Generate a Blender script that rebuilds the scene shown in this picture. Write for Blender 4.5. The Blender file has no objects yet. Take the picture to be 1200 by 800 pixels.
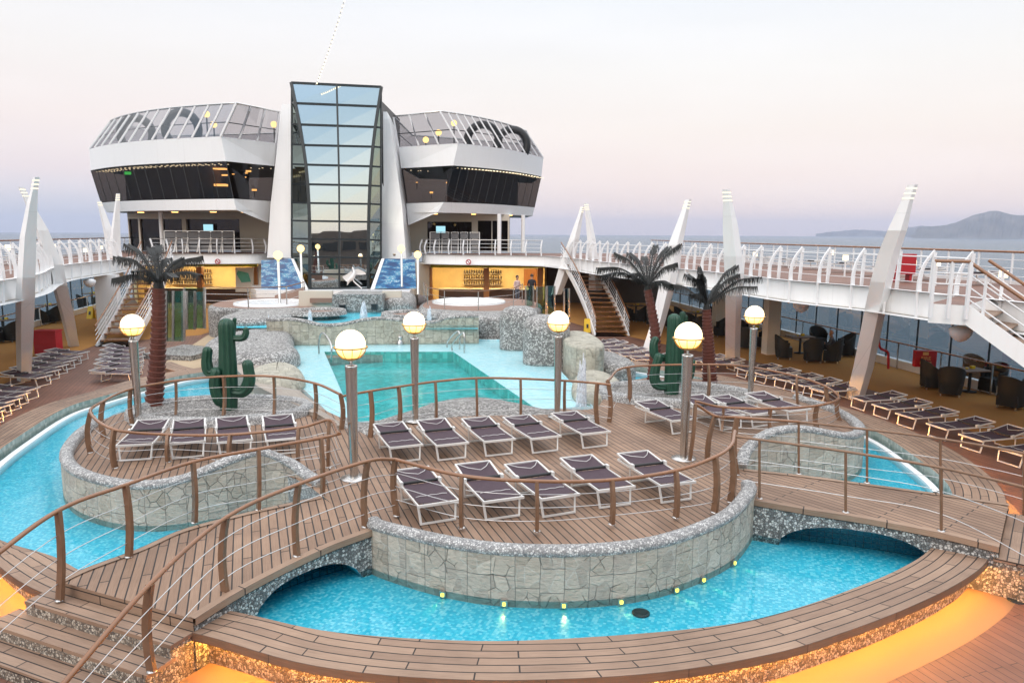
import bpy, bmesh, math, random
from mathutils import Vector, Matrix
random.seed(7)
SC = bpy.context.scene
COL = SC.collection
R = math.radians
V = Vector
# ---------------------------------------------------------------- survey of the place
# metres; z = 0 is the main pool deck, the viewer stands 5.6 m above it looking along +Y
F, H, CX, CY = 867.0, 5.6, 600.0, 400.0
PITCH = math.atan((400 - 272.8) / F)
ROLL = R(0.28)
_c, _s = math.cos(ROLL), math.sin(ROLL)
_cp, _sp = math.cos(PITCH), math.sin(PITCH)


def ray(px, py):
    x, y = (px - CX) / F, -(py - CY) / F
    x, y = _c * x - _s * y, _s * x + _c * y
    return V((x, _cp + y * _sp, -_sp + y * _cp))


def G(px, py, z=0.0):
    d = ray(px, py)
    t = (z - H) / d.z
    return V((d.x * t, d.y * t, z))


def D(px, py, y):
    d = ray(px, py)
    t = y / d.y
    return V((d.x * t, y, H + d.z * t))


AX = V((-0.335, 0.942, 0)).normalized()      # the ship's fore-and-aft line
AY = V((AX.y, -AX.x, 0))


# ---------------------------------------------------------------- curves
def spline(pts, n=8, closed=False):
    pts = [V(p) for p in pts]
    m = len(pts)
    out = []
    rng = range(m if closed else m - 1)
    for i in rng:
        if closed:
            a, b, c, d = pts[(i - 1) % m], pts[i], pts[(i + 1) % m], pts[(i + 2) % m]
        else:
            b, c = pts[i], pts[i + 1]
            a = pts[i - 1] if i else b * 2 - c
            d = pts[i + 2] if i + 2 < m else c * 2 - b
        for k in range(n):
            t = k / n
            out.append(0.5 * ((2 * b) + (c - a) * t + (2 * a - 5 * b + 4 * c - d) * t * t + (3 * b - a - 3 * c + d) * t ** 3))
    if not closed:
        out.append(pts[-1].copy())
    return out


def resample(pts, step, closed=False):
    P = [V(p) for p in pts]
    if closed:
        P = P + [P[0]]
    L = [0.0]
    for a, b in zip(P, P[1:]):
        L.append(L[-1] + (b - a).length)
    n = max(2, int(round(L[-1] / step)))
    out = []
    j = 0
    for i in range(n + (0 if closed else 1)):
        s = L[-1] * i / n
        while j < len(L) - 2 and L[j + 1] < s:
            j += 1
        d = L[j + 1] - L[j]
        out.append(P[j].lerp(P[j + 1], 0 if d < 1e-9 else (s - L[j]) / d))
    return out


def tang(P, i, closed=False):
    n = len(P)
    if closed:
        t = P[(i + 1) % n] - P[(i - 1) % n]
    else:
        t = P[min(i + 1, n - 1)] - P[max(i - 1, 0)]
    return t.normalized() if t.length > 1e-9 else V((1, 0, 0))


def offset(P, d, closed=False):
    out = []
    for i, p in enumerate(P):
        t = tang(P, i, closed)
        n = V((t.y, -t.x, 0))
        if n.length > 1e-9:
            n.normalize()
        out.append(p + n * d)
    return out


def lift(P, dz):
    return [V((p[0], p[1], (p[2] if len(p) > 2 else 0) + dz)) for p in P]


def atz(P, z):
    return [V((p[0], p[1], z)) for p in P]


# ---------------------------------------------------------------- mesh builder
class MB:
    def __init__(s):
        s.v, s.f, s.uv, s.sm = [], [], [], []

    def add(s, vs, fs, uvs=None, smooth=False):
        o = len(s.v)
        s.v += [V(p) for p in vs]
        for k, f in enumerate(fs):
            s.f.append([i + o for i in f])
            s.uv.append(uvs[k] if uvs else None)
            s.sm.append(smooth)

    def face(s, pts, uv=None):
        s.add(pts, [list(range(len(pts)))], [uv] if uv else None)

    def box(s, c, size, rot=0.0, tilt=None):
        x, y, z = [k / 2 for k in size]
        M = Matrix.Rotation(rot, 3, 'Z')
        if tilt:
            M = M @ Matrix.Rotation(tilt[1], 3, tilt[0])
        c = V(c)
        vs = [c + M @ V((sx * x, sy * y, sz * z)) for sz in (-1, 1) for sy in (-1, 1) for sx in (-1, 1)]
        s.add(vs, [(0, 2, 3, 1), (4, 5, 7, 6), (0, 1, 5, 4), (2, 6, 7, 3), (0, 4, 6, 2), (1, 3, 7, 5)])

    def beam(s, p, q, w, h, up=(0, 0, 1)):
        p, q = V(p), V(q)
        t = (q - p).normalized()
        u = V(up)
        a = t.cross(u)
        if a.length < 1e-5:
            a = t.cross(V((1, 0, 0)))
        a.normalize()
        b = a.cross(t).normalized()
        vs = []
        for c in (p, q):
            for i, j in ((-1, -1), (1, -1), (1, 1), (-1, 1)):
                vs.append(c + a * (i * w / 2) + b * (j * h / 2))
        s.add(vs, [(0, 1, 2, 3), (7, 6, 5, 4), (0, 4, 5, 1), (1, 5, 6, 2), (2, 6, 7, 3), (3, 7, 4, 0)])

    def grid(s, rows, cu=False, cv=False, smooth=True, uv=None):
        n, m = len(rows), len(rows[0])
        vs = [p for r in rows for p in r]
        fs, uvs = [], []
        for i in range(n if cu else n - 1):
            for j in range(m if cv else m - 1):
                i2, j2 = (i + 1) % n, (j + 1) % m
                fs.append((i * m + j, i2 * m + j, i2 * m + j2, i * m + j2))
                if uv:
                    uvs.append([uv(i, j), uv(i + 1, j), uv(i + 1, j + 1), uv(i, j + 1)])
        s.add(vs, fs, uvs if uv else None, smooth)

    def ribbon(s, A, B, closed=False, smooth=False, flip=False):
        """strip from polyline A to polyline B with uv = (arc length, distance across)"""
        n = len(A)
        L = [0.0]
        for i in range(n if closed else n - 1):
            a = (A[i] + B[i]) / 2
            b = (A[(i + 1) % n] + B[(i + 1) % n]) / 2
            L.append(L[-1] + (b - a).length)
        W = [(A[i] - B[i]).length for i in range(n)]
        vs = list(A) + list(B)
        fs, uvs = [], []
        for i in range(n if closed else n - 1):
            j = (i + 1) % n
            f = [i, j, n + j, n + i]
            u = [(L[i], 0), (L[i + 1], 0), (L[i + 1], W[j]), (L[i], W[i])]
            if flip:
                f.reverse(); u.reverse()
            fs.append(f); uvs.append(u)
        s.add(vs, fs, uvs, smooth)

    def tube(s, pts, r, n=8, closed=False, smooth=True, flat=None):
        P = [V(p) for p in pts]
        m = len(P)
        rad = r if isinstance(r, (list, tuple)) else [r] * m
        rows = []
        ref = None
        for i in range(m):
            t = tang(P, i, closed)
            if ref is None:
                ref = V((0, 0, 1)) if abs(t.z) < 0.9 else V((1, 0, 0))
            a = t.cross(ref)
            if a.length < 1e-4:
                a = t.cross(V((0, 1, 0)))
            a.normalize()
            b = a.cross(t).normalized()
            if abs(t.z) > 0.3:
                ref = b
            rows.append([P[i] + a * (math.cos(2 * math.pi * k / n) * rad[i]) + b * (math.sin(2 * math.pi * k / n) * rad[i] * (flat or 1)) for k in range(n)])
        s.grid(rows, cu=closed, cv=True, smooth=smooth)
        if not closed:
            s.face(list(reversed(rows[0]))); s.face(rows[-1])

    def lathe(s, prof, c=(0, 0, 0), n=20, smooth=True, cap=True):
        c = V(c)
        rows = [[c + V((r * math.cos(2 * math.pi * k / n), r * math.sin(2 * math.pi * k / n), z)) for k in range(n)] for r, z in prof]
        s.grid(rows, cv=True, smooth=smooth)
        if cap:
            if prof[0][0] > 1e-4:
                s.face(list(reversed(rows[0])))
            if prof[-1][0] > 1e-4:
                s.face(rows[-1])

    def prism(s, poly, z0, z1, side=True, bottom=False, uvdir=None):
        top = [V((p[0], p[1], z1)) for p in poly]
        bot = [V((p[0], p[1], z0)) for p in poly]
        area = sum(poly[i][0] * poly[(i + 1) % len(poly)][1] - poly[(i + 1) % len(poly)][0] * poly[i][1] for i in range(len(poly)))
        if area < 0:
            top.reverse(); bot.reverse()
        uv = [(p.dot(uvdir[0]), p.dot(uvdir[1])) for p in top] if uvdir else None
        s.face(top, uv)
        if bottom:
            s.face(list(reversed(bot)))
        if side:
            s.ribbon(bot, top, closed=True)

    def build(s, name, mat, parent=None):
        me = bpy.data.meshes.new(name)
        off = parent_origin(parent)
        me.from_pydata([tuple(p - off) for p in s.v], [], s.f)
        me.update()
        uvl = me.uv_layers.new(name='UVMap')
        for poly, uv, sm in zip(me.polygons, s.uv, s.sm):
            poly.use_smooth = sm
            n = poly.normal
            for k, li in enumerate(poly.loop_indices):
                if uv:
                    uvl.data[li].uv = uv[k]
                else:
                    p = s.v[me.loops[li].vertex_index]
                    if abs(n.z) > 0.7:
                        uvl.data[li].uv = (p.dot(AX), p.dot(AY))
                    elif abs(n.x) > abs(n.y):
                        uvl.data[li].uv = (p.y, p.z)
                    else:
                        uvl.data[li].uv = (p.x, p.z)
        me.materials.append(mat)
        o = bpy.data.objects.new(name, me)
        COL.objects.link(o)
        if parent:
            o.parent = parent
        return o


def parent_origin(o):
    t = V((0, 0, 0))
    while o is not None:
        t = t + o.location
        o = o.parent
    return t


def tag(o, label=None, cat=None, group=None, kind=None):
    if label: o['label'] = label
    if cat: o['category'] = cat
    if group: o['group'] = group
    if kind: o['kind'] = kind
    return o


def thing(name, label, cat, loc=(0, 0, 0), rz=0.0, group=None):
    o = bpy.data.objects.new(name, None)
    COL.objects.link(o)
    o.empty_display_size = 0.2
    o.location = loc
    o.rotation_euler = (0, 0, rz)
    return tag(o, label, cat, group)


def copy_tree(o, loc=None, rz=None, label=None, parent=None, scale=None):
    c = o.copy()
    COL.objects.link(c)
    if parent: c.parent = parent
    if loc is not None: c.location = loc
    if rz is not None: c.rotation_euler = (0, 0, rz)
    if label: c['label'] = label
    if scale: c.scale = (scale,) * 3
    for ch in list(o.children):
        copy_tree(ch, parent=c)
    return c


def struct(name, mb, mat):
    return tag(mb.build(name, mat), kind='structure')


ORD = ['first', 'second', 'third', 'fourth', 'fifth', 'sixth', 'seventh', 'eighth', 'ninth', 'tenth']
# ---------------------------------------------------------------- materials (all procedural)
class NT:
    def __init__(s, name):
        s.m = bpy.data.materials.new(name)
        s.m.use_nodes = True
        s.t = s.m.node_tree
        s.t.nodes.clear()
        s.out = s.t.nodes.new('ShaderNodeOutputMaterial')

    def n(s, typ, ins=None, **kw):
        x = s.t.nodes.new('ShaderNode' + typ)
        for k, v in kw.items():
            setattr(x, k, v)
        for k, v in (ins or {}).items():
            sk = x.inputs[k]
            if isinstance(v, bpy.types.NodeSocket):
                s.t.links.new(v, sk)
            elif isinstance(v, (tuple, list)) and len(v) == 3 and sk.type == 'RGBA':
                sk.default_value = (*v, 1)
            else:
                sk.default_value = v
        return x

    def uv(s): return s.n('TexCoord').outputs['UV']
    def obj(s): return s.n('TexCoord').outputs['Object']
    def geo(s): return s.n('NewGeometry').outputs['Position']

    def math(s, op, a, b=0.0, c=0.0):
        return s.n('Math', {0: a, 1: b, 2: c}, operation=op).outputs[0]

    def mix(s, fac, a, b, mode='MIX'):
        x = s.t.nodes.new('ShaderNodeMix')
        x.data_type = 'RGBA'; x.blend_type = mode
        for i, v in ((0, fac), (6, a), (7, b)):
            if isinstance(v, bpy.types.NodeSocket): s.t.links.new(v, x.inputs[i])
            elif isinstance(v, (tuple, list)): x.inputs[i].default_value = (*v[:3], 1)
            else: x.inputs[i].default_value = v
        return x.outputs[2]

    def noise(s, vec, scale, detail=3, rough=0.55, out='Fac'):
        return s.n('TexNoise', {'Vector': vec, 'Scale': scale, 'Detail': detail, 'Roughness': rough}).outputs[out]

    def mapping(s, vec, scale=(1, 1, 1), rot=(0, 0, 0), loc=(0, 0, 0)):
        return s.n('Mapping', {'Vector': vec, 'Scale': scale, 'Rotation': rot, 'Location': loc}).outputs[0]

    def ramp(s, fac, stops, interp='LINEAR'):
        x = s.n('ValToRGB', {'Fac': fac})
        x.color_ramp.interpolation = interp
        e = x.color_ramp.elements
        while len(e) < len(stops): e.new(0.5)
        for el, (p, c) in zip(e, stops):
            el.position = p
            el.color = (*c, 1) if len(c) == 3 else c
        return x.outputs[0]

    def bump(s, h, strength=0.3, dist=0.02):
        return s.n('Bump', {'Height': h, 'Strength': strength, 'Distance': dist}).outputs[0]

    def bsdf(s, col, rough=0.5, metal=0.0, normal=None, **kw):
        ins = {'Base Color': col, 'Roughness': rough, 'Metallic': metal}
        if normal is not None: ins['Normal'] = normal
        ins.update(kw)
        x = s.n('BsdfPrincipled', ins)
        s.t.links.new(x.outputs[0], s.out.inputs[0])
        return x

    def surf(s, sock):
        s.t.links.new(sock, s.out.inputs[0])
        return s.m


def plain(name, col, rough=0.5, metal=0.0, var=0.15, scale=3.0, bump=0.0, bscale=60.0, **kw):
    t = NT(name)
    p = t.obj()
    f = t.noise(p, scale, 4)
    c = t.mix(f, tuple(k * (1 - var) for k in col), tuple(min(1, k * (1 + var)) for k in col))
    nm = t.bump(t.noise(p, bscale, 2), bump, 0.01) if bump else None
    t.bsdf(c, t.math('MULTIPLY_ADD', f, 0.15, rough - 0.07), metal, nm, **kw)
    return t.m


def teak(name, c1, c2, width=0.12, length=1.9, gap=0.007, gapcol=(0.018, 0.012, 0.01), rough=0.6):
    t = NT(name)
    uv = t.uv()
    wob = t.mix(0.004, uv, t.noise(uv, 1.5, 2, out='Color'), 'ADD')
    b = t.n('TexBrick', {'Vector': wob, 'Color1': c1, 'Color2': c2, 'Mortar': c1, 'Scale': 1.0, 'Mortar Size': gap,
                         'Mortar Smooth': 0.2, 'Bias': 0.0, 'Brick Width': length, 'Row Height': width}, offset=0.37, offset_frequency=2)
    grain = t.noise(t.mapping(uv, (2.5, 60, 1)), 1.0, 5, 0.7)
    col = t.mix(t.ramp(grain, [(0.3, (0.72, 0.70, 0.68)), (0.7, (1.12, 1.1, 1.08))]), b.outputs['Color'], b.outputs['Color'], 'MIX')
    col = t.mix(1.0, b.outputs['Color'], t.ramp(grain, [(0.28, (0.66, 0.63, 0.6)), (0.72, (1.0, 1.0, 1.0))]), 'MULTIPLY')
    wear = t.noise(t.geo(), 0.7, 5, 0.6)
    col = t.mix(1.0, col, t.ramp(wear, [(0.3, (0.72, 0.70, 0.69)), (0.5, (0.95, 0.95, 0.95)), (0.7, (1.12, 1.12, 1.12))]), 'MULTIPLY')
    col = t.mix(b.outputs['Fac'], col, gapcol)
    h = t.math('SUBTRACT', t.math('MULTIPLY', grain, 0.25), b.outputs['Fac'])
    t.bsdf(col, rough, 0.0, t.bump(h, 0.5, 0.006))
    return t.m


def pebble(name, dark, mid, light, scale=24.0, gapc=(0.09, 0.085, 0.08)):
    t = NT(name)
    p = t.geo()
    v = t.n('TexVoronoi', {'Vector': p, 'Scale': scale, 'Randomness': 0.9})
    e = t.n('TexVoronoi', {'Vector': p, 'Scale': scale, 'Randomness': 0.9}, feature='DISTANCE_TO_EDGE')
    r = t.n('SeparateColor', {0: v.outputs['Color']}).outputs[0]
    c = t.ramp(r, [(0.0, dark), (0.3, tuple((a + b) / 2 for a, b in zip(dark, mid))), (0.5, mid), (0.72, light), (1.0, tuple(min(1, k * 1.15) for k in light))])
    g = t.ramp(e.outputs['Distance'], [(0.02, (0, 0, 0)), (0.13, (1, 1, 1))])
    c = t.mix(g, gapc, c)
    big = t.noise(p, 1.1, 3)
    c = t.mix(1.0, c, t.ramp(big, [(0.3, (0.82, 0.81, 0.8)), (0.7, (1, 1, 1))]), 'MULTIPLY')
    t.bsdf(c, 0.55, 0.0, t.bump(g, 0.7, 0.012))
    return t.m


def stone(name, cols, bw=0.50, bh=0.36):
    """split-stone cladding: upright columns of rough blocks, each block broken into a few facets"""
    t = NT(name)
    uv = t.uv()
    d = t.mix(0.05, uv, t.noise(uv, 2.4, 3, out='Color'), 'ADD')
    sp = t.n('SeparateXYZ', {0: d})
    sw = t.n('CombineXYZ', {0: sp.outputs[1], 1: sp.outputs[0]}).outputs[0]
    b = t.n('TexBrick', {'Vector': sw, 'Color1': (0, 0, 0), 'Color2': (1, 1, 1), 'Mortar': (0.5, 0.5, 0.5), 'Scale': 1.0, 'Mortar Size': 0.006, 'Mortar Smooth': 0.5, 'Brick Width': bw, 'Row Height': bh}, offset=0.37, offset_frequency=2, squash=0.75, squash_frequency=3)
    rb = t.n('SeparateColor', {0: b.outputs['Color']}).outputs[0]
    fv = t.mapping(d, (5.2, 4.3, 1), (0, 0, 0.7))
    f1 = t.n('TexVoronoi', {'Vector': fv, 'Scale': 1.0}, voronoi_dimensions='2D')
    fe = t.n('TexVoronoi', {'Vector': fv, 'Scale': 1.0}, voronoi_dimensions='2D', feature='DISTANCE_TO_EDGE')
    sep = t.n('SeparateColor', {0: f1.outputs['Color']})
    c = t.ramp(t.math('ADD', t.math('MULTIPLY', rb, 0.55), t.math('MULTIPLY', sep.outputs[0], 0.45)), [(i / (len(cols) - 1), k) for i, k in enumerate(cols)])
    n1 = t.noise(t.mapping(uv, (4, 9, 1), (0, 0, 0.6)), 2.0, 8, 0.72)
    n2 = t.noise(uv, 1.3, 4, 0.6)
    c = t.mix(1.0, c, t.ramp(sep.outputs[1], [(0.0, (0.86, 0.86, 0.85)), (1.0, (1.08, 1.08, 1.07))]), 'MULTIPLY')
    c = t.mix(1.0, c, t.ramp(n1, [(0.26, (0.68, 0.67, 0.65)), (0.5, (0.97, 0.97, 0.96)), (0.74, (1.14, 1.13, 1.11))]), 'MULTIPLY')
    crack = t.math('MULTIPLY', t.ramp(fe.outputs['Distance'], [(0.008, (1, 1, 1)), (0.04, (0, 0, 0))]), t.ramp(n2, [(0.50, (0, 0, 0)), (0.58, (1, 1, 1))]))
    pale = t.math('MULTIPLY', t.ramp(fe.outputs['Distance'], [(0.012, (1, 1, 1)), (0.07, (0, 0, 0))]), t.ramp(n2, [(0.42, (1, 1, 1)), (0.50, (0, 0, 0))]))
    c = t.mix(t.math('MULTIPLY', crack, 0.5), c, (0.24, 0.23, 0.20))
    c = t.mix(t.math('MULTIPLY', pale, 0.5), c, (0.66, 0.64, 0.59))
    c = t.mix(t.math('MULTIPLY', b.outputs['Fac'], 0.8), c, t.mix(n2, (0.10, 0.095, 0.08), (0.42, 0.40, 0.36)))
    h = t.math('SUBTRACT', t.math('ADD', t.math('ADD', t.math('MULTIPLY', n1, 0.9), t.math('MULTIPLY', rb, 0.5)), t.math('MULTIPLY', sep.outputs[2], 0.8)), t.math('ADD', b.outputs['Fac'], t.math('MULTIPLY', crack, 0.5)))
    t.bsdf(c, 0.8, 0.0, t.bump(h, 1.0, 0.05))
    return t.m


def mosaic(name, stops, scale=17.0, grout=(0.05, 0.35, 0.42), coord='geo'):
    t = NT(name)
    p = t.geo() if coord == 'geo' else t.uv()
    p = t.mapping(p, (scale, scale, scale), (0, 0, 0.33))
    fl = t.n('VectorMath', {0: p}, operation='FLOOR').outputs[0]
    w = t.n('TexWhiteNoise', {'Vector': fl}, noise_dimensions='3D').outputs['Value']
    big = t.noise(p, 0.12, 3)
    w = t.math('ADD', t.math('MULTIPLY', w, 0.9), t.math('MULTIPLY', big, 0.1))
    c = t.ramp(w, stops)
    b = t.n('TexBrick', {'Vector': p, 'Color1': (0, 0, 0), 'Color2': (0, 0, 0), 'Mortar': (1, 1, 1), 'Scale': 1.0, 'Mortar Size': 0.05, 'Brick Width': 1.0, 'Row Height': 1.0}, offset=0.0)
    c = t.mix(t.math('MULTIPLY', b.outputs['Fac'], 0.5), c, grout)
    t.bsdf(c, 0.35)
    return t.m


def water(name, tint, scale=2.5, strength=0.25, refl=0.9):
    t = NT(name)
    p = t.geo()
    h = t.math('ADD', t.noise(t.mapping(p, (1, 1.6, 1)), scale, 4, 0.6), t.math('MULTIPLY', t.noise(p, scale * 4.2, 2), 0.3))
    nm = t.bump(h, strength, 0.06)
    fr = t.math('MULTIPLY', t.n('Fresnel', {'IOR': 1.33, 'Normal': nm}).outputs[0], refl)
    tr = t.n('BsdfTransparent', {'Color': tint}).outputs[0]
    gl = t.n('BsdfGlossy', {'Color': (1, 1, 1), 'Roughness': 0.03, 'Normal': nm}).outputs[0]
    return t.surf(t.n('MixShader', {0: fr, 1: tr, 2: gl}).outputs[0])


def glass(name, tint, refl=1.0, rough=0.01):
    t = NT(name)
    fr = t.math('MULTIPLY', t.n('Fresnel', {'IOR': 1.5}).outputs[0], refl)
    tr = t.n('BsdfTransparent', {'Color': tint}).outputs[0]
    gl = t.n('BsdfGlossy', {'Color': (1, 1, 1), 'Roughness': rough}).outputs[0]
    return t.surf(t.n('MixShader', {0: fr, 1: tr, 2: gl}).outputs[0])


def mirror_glass(name, tint, body, fac):
    t = NT(name)
    p = t.geo()
    nm = t.bump(t.noise(p, 0.35, 1), 0.06, 0.1)
    tr = t.n('BsdfTransparent', {'Color': body}).outputs[0]
    gl = t.n('BsdfGlossy', {'Color': tint, 'Roughness': 0.015, 'Normal': nm}).outputs[0]
    return t.surf(t.n('MixShader', {0: fac, 1: tr, 2: gl}).outputs[0])


def emit(name, col, s):
    t = NT(name)
    return t.surf(t.n('Emission', {'Color': col, 'Strength': s}).outputs[0])


def metal(name, col, rough=0.3, streak=True):
    t = NT(name)
    p = t.obj()
    n = t.noise(t.mapping(p, (40, 40, 2)), 1.0, 3)
    c = t.mix(n, tuple(k * 0.85 for k in col), col)
    t.bsdf(c, t.math('MULTIPLY_ADD', n, 0.2, rough - 0.1), 1.0)
    return t.m


M = {}
M['teak'] = teak('teak_deck', (0.38, 0.245, 0.165), (0.285, 0.175, 0.115), 0.135, 2.4, 0.011)
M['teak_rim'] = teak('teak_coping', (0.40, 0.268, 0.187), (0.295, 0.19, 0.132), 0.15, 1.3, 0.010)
M['teak_main'] = teak('main_deck_planks', (0.25, 0.12, 0.08), (0.20, 0.095, 0.065), 0.14, 2.4, 0.005)
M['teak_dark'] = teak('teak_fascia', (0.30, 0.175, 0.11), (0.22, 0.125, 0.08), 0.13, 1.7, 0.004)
M['rail_wood'] = plain('varnished_rail', (0.24, 0.105, 0.045), 0.26, 0.0, 0.3, 2.0, 0.0, **{'Coat Weight': 0.4})
M['post_wood'] = plain('bronze_post', (0.22, 0.125, 0.075), 0.36, 0.15, 0.35, 6.0)
M['pebble'] = pebble('pebble_mosaic', (0.10, 0.09, 0.085), (0.33, 0.31, 0.29), (0.58, 0.56, 0.53))
M['pebble_rim'] = pebble('pebble_rim', (0.27, 0.27, 0.265), (0.46, 0.455, 0.445), (0.66, 0.655, 0.64), 30.0, (0.20, 0.20, 0.21))
M['pebble_warm'] = pebble('pebble_warm', (0.16, 0.12, 0.09), (0.42, 0.35, 0.28), (0.62, 0.55, 0.46), 26.0)
M['pebble_fine'] = pebble('pebble_far', (0.17, 0.165, 0.16), (0.38, 0.37, 0.355), (0.62, 0.61, 0.59), 17.0, (0.13, 0.125, 0.12))
M['pebble_grey'] = pebble('pebble_bridge', (0.12, 0.12, 0.12), (0.30, 0.305, 0.305), (0.62, 0.62, 0.60), 24.0)
M['stone'] = stone('stone_cladding', [(0.46, 0.385, 0.315), (0.57, 0.485, 0.405), (0.63, 0.545, 0.465), (0.52, 0.445, 0.385), (0.68, 0.595, 0.515)])
M['stone_far'] = stone('stone_cladding_warm', [(0.34, 0.315, 0.255), (0.46, 0.43, 0.355), (0.52, 0.49, 0.41), (0.41, 0.39, 0.33), (0.57, 0.535, 0.45)])
M['stone_tan'] = teak('tan_tiles', (0.46, 0.40, 0.34), (0.40, 0.34, 0.29), 0.3, 0.6, 0.008, (0.25, 0.22, 0.19))
M['tile_front'] = mosaic('lagoon_tiles', [(0.1, (0.025, 0.52, 0.70)), (0.4, (0.045, 0.60, 0.77)), (0.65, (0.11, 0.69, 0.83)), (0.88, (0.32, 0.80, 0.89))], 24.0, (0.05, 0.5, 0.62))
M['tile_ledge'] = mosaic('pale_ledge_tiles', [(0.2, (0.62, 0.84, 0.90)), (0.5, (0.72, 0.88, 0.92)), (0.8, (0.80, 0.91, 0.94))], 6.0, (0.5, 0.78, 0.86))
M['tile_teal'] = mosaic('basin_tiles', [(0.2, (0.006, 0.50, 0.45)), (0.5, (0.015, 0.62, 0.56)), (0.8, (0.10, 0.76, 0.70))], 5.0, (0.02, 0.4, 0.4))
M['water'] = water('lagoon_water', (0.80, 0.97, 1.0), 1.5, 0.12)
M['water_pool'] = water('pool_water', (0.84, 0.975, 0.985), 1.8, 0.5, 0.5)
def white_plate():
    t = NT('white_painted_plate')
    uv = t.uv()
    b = t.n('TexBrick', {'Vector': uv, 'Color1': (0.87, 0.87, 0.87), 'Color2': (0.85, 0.852, 0.855), 'Mortar': (0.68, 0.68, 0.68), 'Scale': 1.0, 'Mortar Size': 0.007, 'Mortar Smooth': 0.6, 'Brick Width': 2.3, 'Row Height': 3.1}, offset=0.0)
    st = t.noise(t.mapping(uv, (5.0, 0.35, 1)), 1.0, 5, 0.65)
    c = t.mix(1.0, b.outputs['Color'], t.ramp(st, [(0.30, (0.965, 0.96, 0.95)), (0.5, (1, 1, 1))]), 'MULTIPLY')
    t.bsdf(c, 0.34, 0.0, t.bump(t.noise(uv, 0.6, 2), 0.05, 0.05))
    return t.m


M['white'] = white_plate()
M['white_rib'] = plain('white_steel', (0.78, 0.78, 0.79), 0.4, 0.0, 0.04, 1.5)
M['cream'] = plain('cream_paint', (0.62, 0.56, 0.47), 0.5, 0.0, 0.06, 1.0)
M['alu'] = plain('white_aluminium', (0.78, 0.77, 0.75), 0.3, 0.3, 0.06, 5.0)
M['steel'] = metal('brushed_steel', (0.62, 0.60, 0.58), 0.28)
M['pole'] = plain('lamp_pole_steel', (0.60, 0.585, 0.56), 0.22, 1.0, 0.04, 2.0)
M['cable'] = metal('cable_steel', (0.72, 0.72, 0.72), 0.35)
M['brass'] = plain('gilded_bowl', (0.60, 0.36, 0.10), 0.35, 0.8, 0.1)
M['globe'] = None
M['globe_far'] = emit('lit_globe_far', (1.0, 0.66, 0.24), 2.2)
M['led'] = emit('amber_led', (1.0, 0.42, 0.055), 115.0)
M['spot'] = emit('pool_spot', (1.0, 0.74, 0.08), 2.6)
M['warm'] = emit('warm_ceiling_light', (1.0, 0.74, 0.36), 30.0)
M['cool'] = emit('white_lamp', (1.0, 0.84, 0.56), 1.6)
M['warm_dim'] = emit('warm_interior_light', (1.0, 0.52, 0.16), 3.0)
M['tip'] = emit('pylon_tip_light', (1.0, 0.90, 0.68), 0.95)
M['screen'] = emit('lit_screen', (0.35, 0.65, 0.75), 0.9)
M['exit'] = emit('green_sign', (0.1, 0.9, 0.15), 1.0)
M['carpet'] = plain('ochre_carpet', (0.40, 0.185, 0.04), 0.95, 0.0, 0.12, 1.2, 0.3, 220)
M['sand'] = plain('sand_floor', (0.50, 0.38, 0.25), 0.9, 0.0, 0.1, 1.0)
M['palmbark'] = plain('red_palm_bark', (0.125, 0.04, 0.028), 0.7, 0.0, 0.35, 7.0, 0.5, 30)
M['frond'] = plain('dark_frond', (0.013, 0.014, 0.013), 0.6, 0.0, 0.4, 9.0)
M['cactus'] = plain('painted_cactus', (0.016, 0.07, 0.042), 0.38, 0.0, 0.35, 6.0, 0.3, 40)
M['wicker'] = plain('black_wicker', (0.018, 0.018, 0.017), 0.6, 0.0, 0.4, 30.0, 0.8, 90)
M['table'] = plain('table_top', (0.12, 0.07, 0.045), 0.6, 0.0, 0.2, 6.0)
M['red'] = plain('red_cover', (0.40, 0.012, 0.02), 0.5, 0.0, 0.15, 8.0)
M['yellow'] = plain('yellow_plastic', (0.75, 0.50, 0.02), 0.45, 0.0, 0.08)
M['black'] = plain('black_paint', (0.015, 0.015, 0.016), 0.45, 0.0, 0.3)
M['darkframe'] = plain('dark_mullion', (0.025, 0.032, 0.036), 0.35, 0.3, 0.2)
M['orangewood'] = plain('orange_column', (0.42, 0.17, 0.05), 0.4, 0.0, 0.2, 3.0)
M['barwall'] = plain('bar_wall', (0.82, 0.64, 0.33), 0.7, 0.0, 0.2, 1.2)
M['shadewall'] = plain('cafe_back_wall', (0.10, 0.075, 0.06), 0.7, 0.0, 0.3, 1.5)
M['valance'] = plain('lime_valance', (0.50, 0.48, 0.04), 0.6, 0.0, 0.08)
M['greyfabric'] = plain('grey_mesh_fabric', (0.19, 0.19, 0.195), 0.8, 0.0, 0.15, 12.0)
M['spa'] = plain('spa_shell', (0.80, 0.82, 0.83), 0.25, 0.0, 0.03)
M['brownfloor'] = plain('brown_rubber_floor', (0.27, 0.17, 0.13), 0.85, 0.0, 0.12, 3.0)
M['skin'] = plain('skin', (0.42, 0.22, 0.15), 0.55, 0.0, 0.05)
M['hair'] = plain('dark_hair', (0.02, 0.015, 0.012), 0.6)
M['darkcloth'] = plain('dark_clothes', (0.02, 0.02, 0.024), 0.85, 0.0, 0.2, 12)
M['palecloth'] = plain('pale_clothes', (0.60, 0.45, 0.43), 0.85, 0.0, 0.1, 12)
M['greycloth'] = plain('grey_clothes', (0.10, 0.11, 0.13), 0.85, 0.0, 0.1, 12)
M['jet'] = None
M['glass_clear'] = glass('clear_glass', (0.90, 0.95, 0.94))
M['glass_green'] = glass('green_glass', (0.62, 0.80, 0.74))
M['glass_wind'] = glass('windbreak_glass', (0.44, 0.54, 0.60), 0.22)
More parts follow.
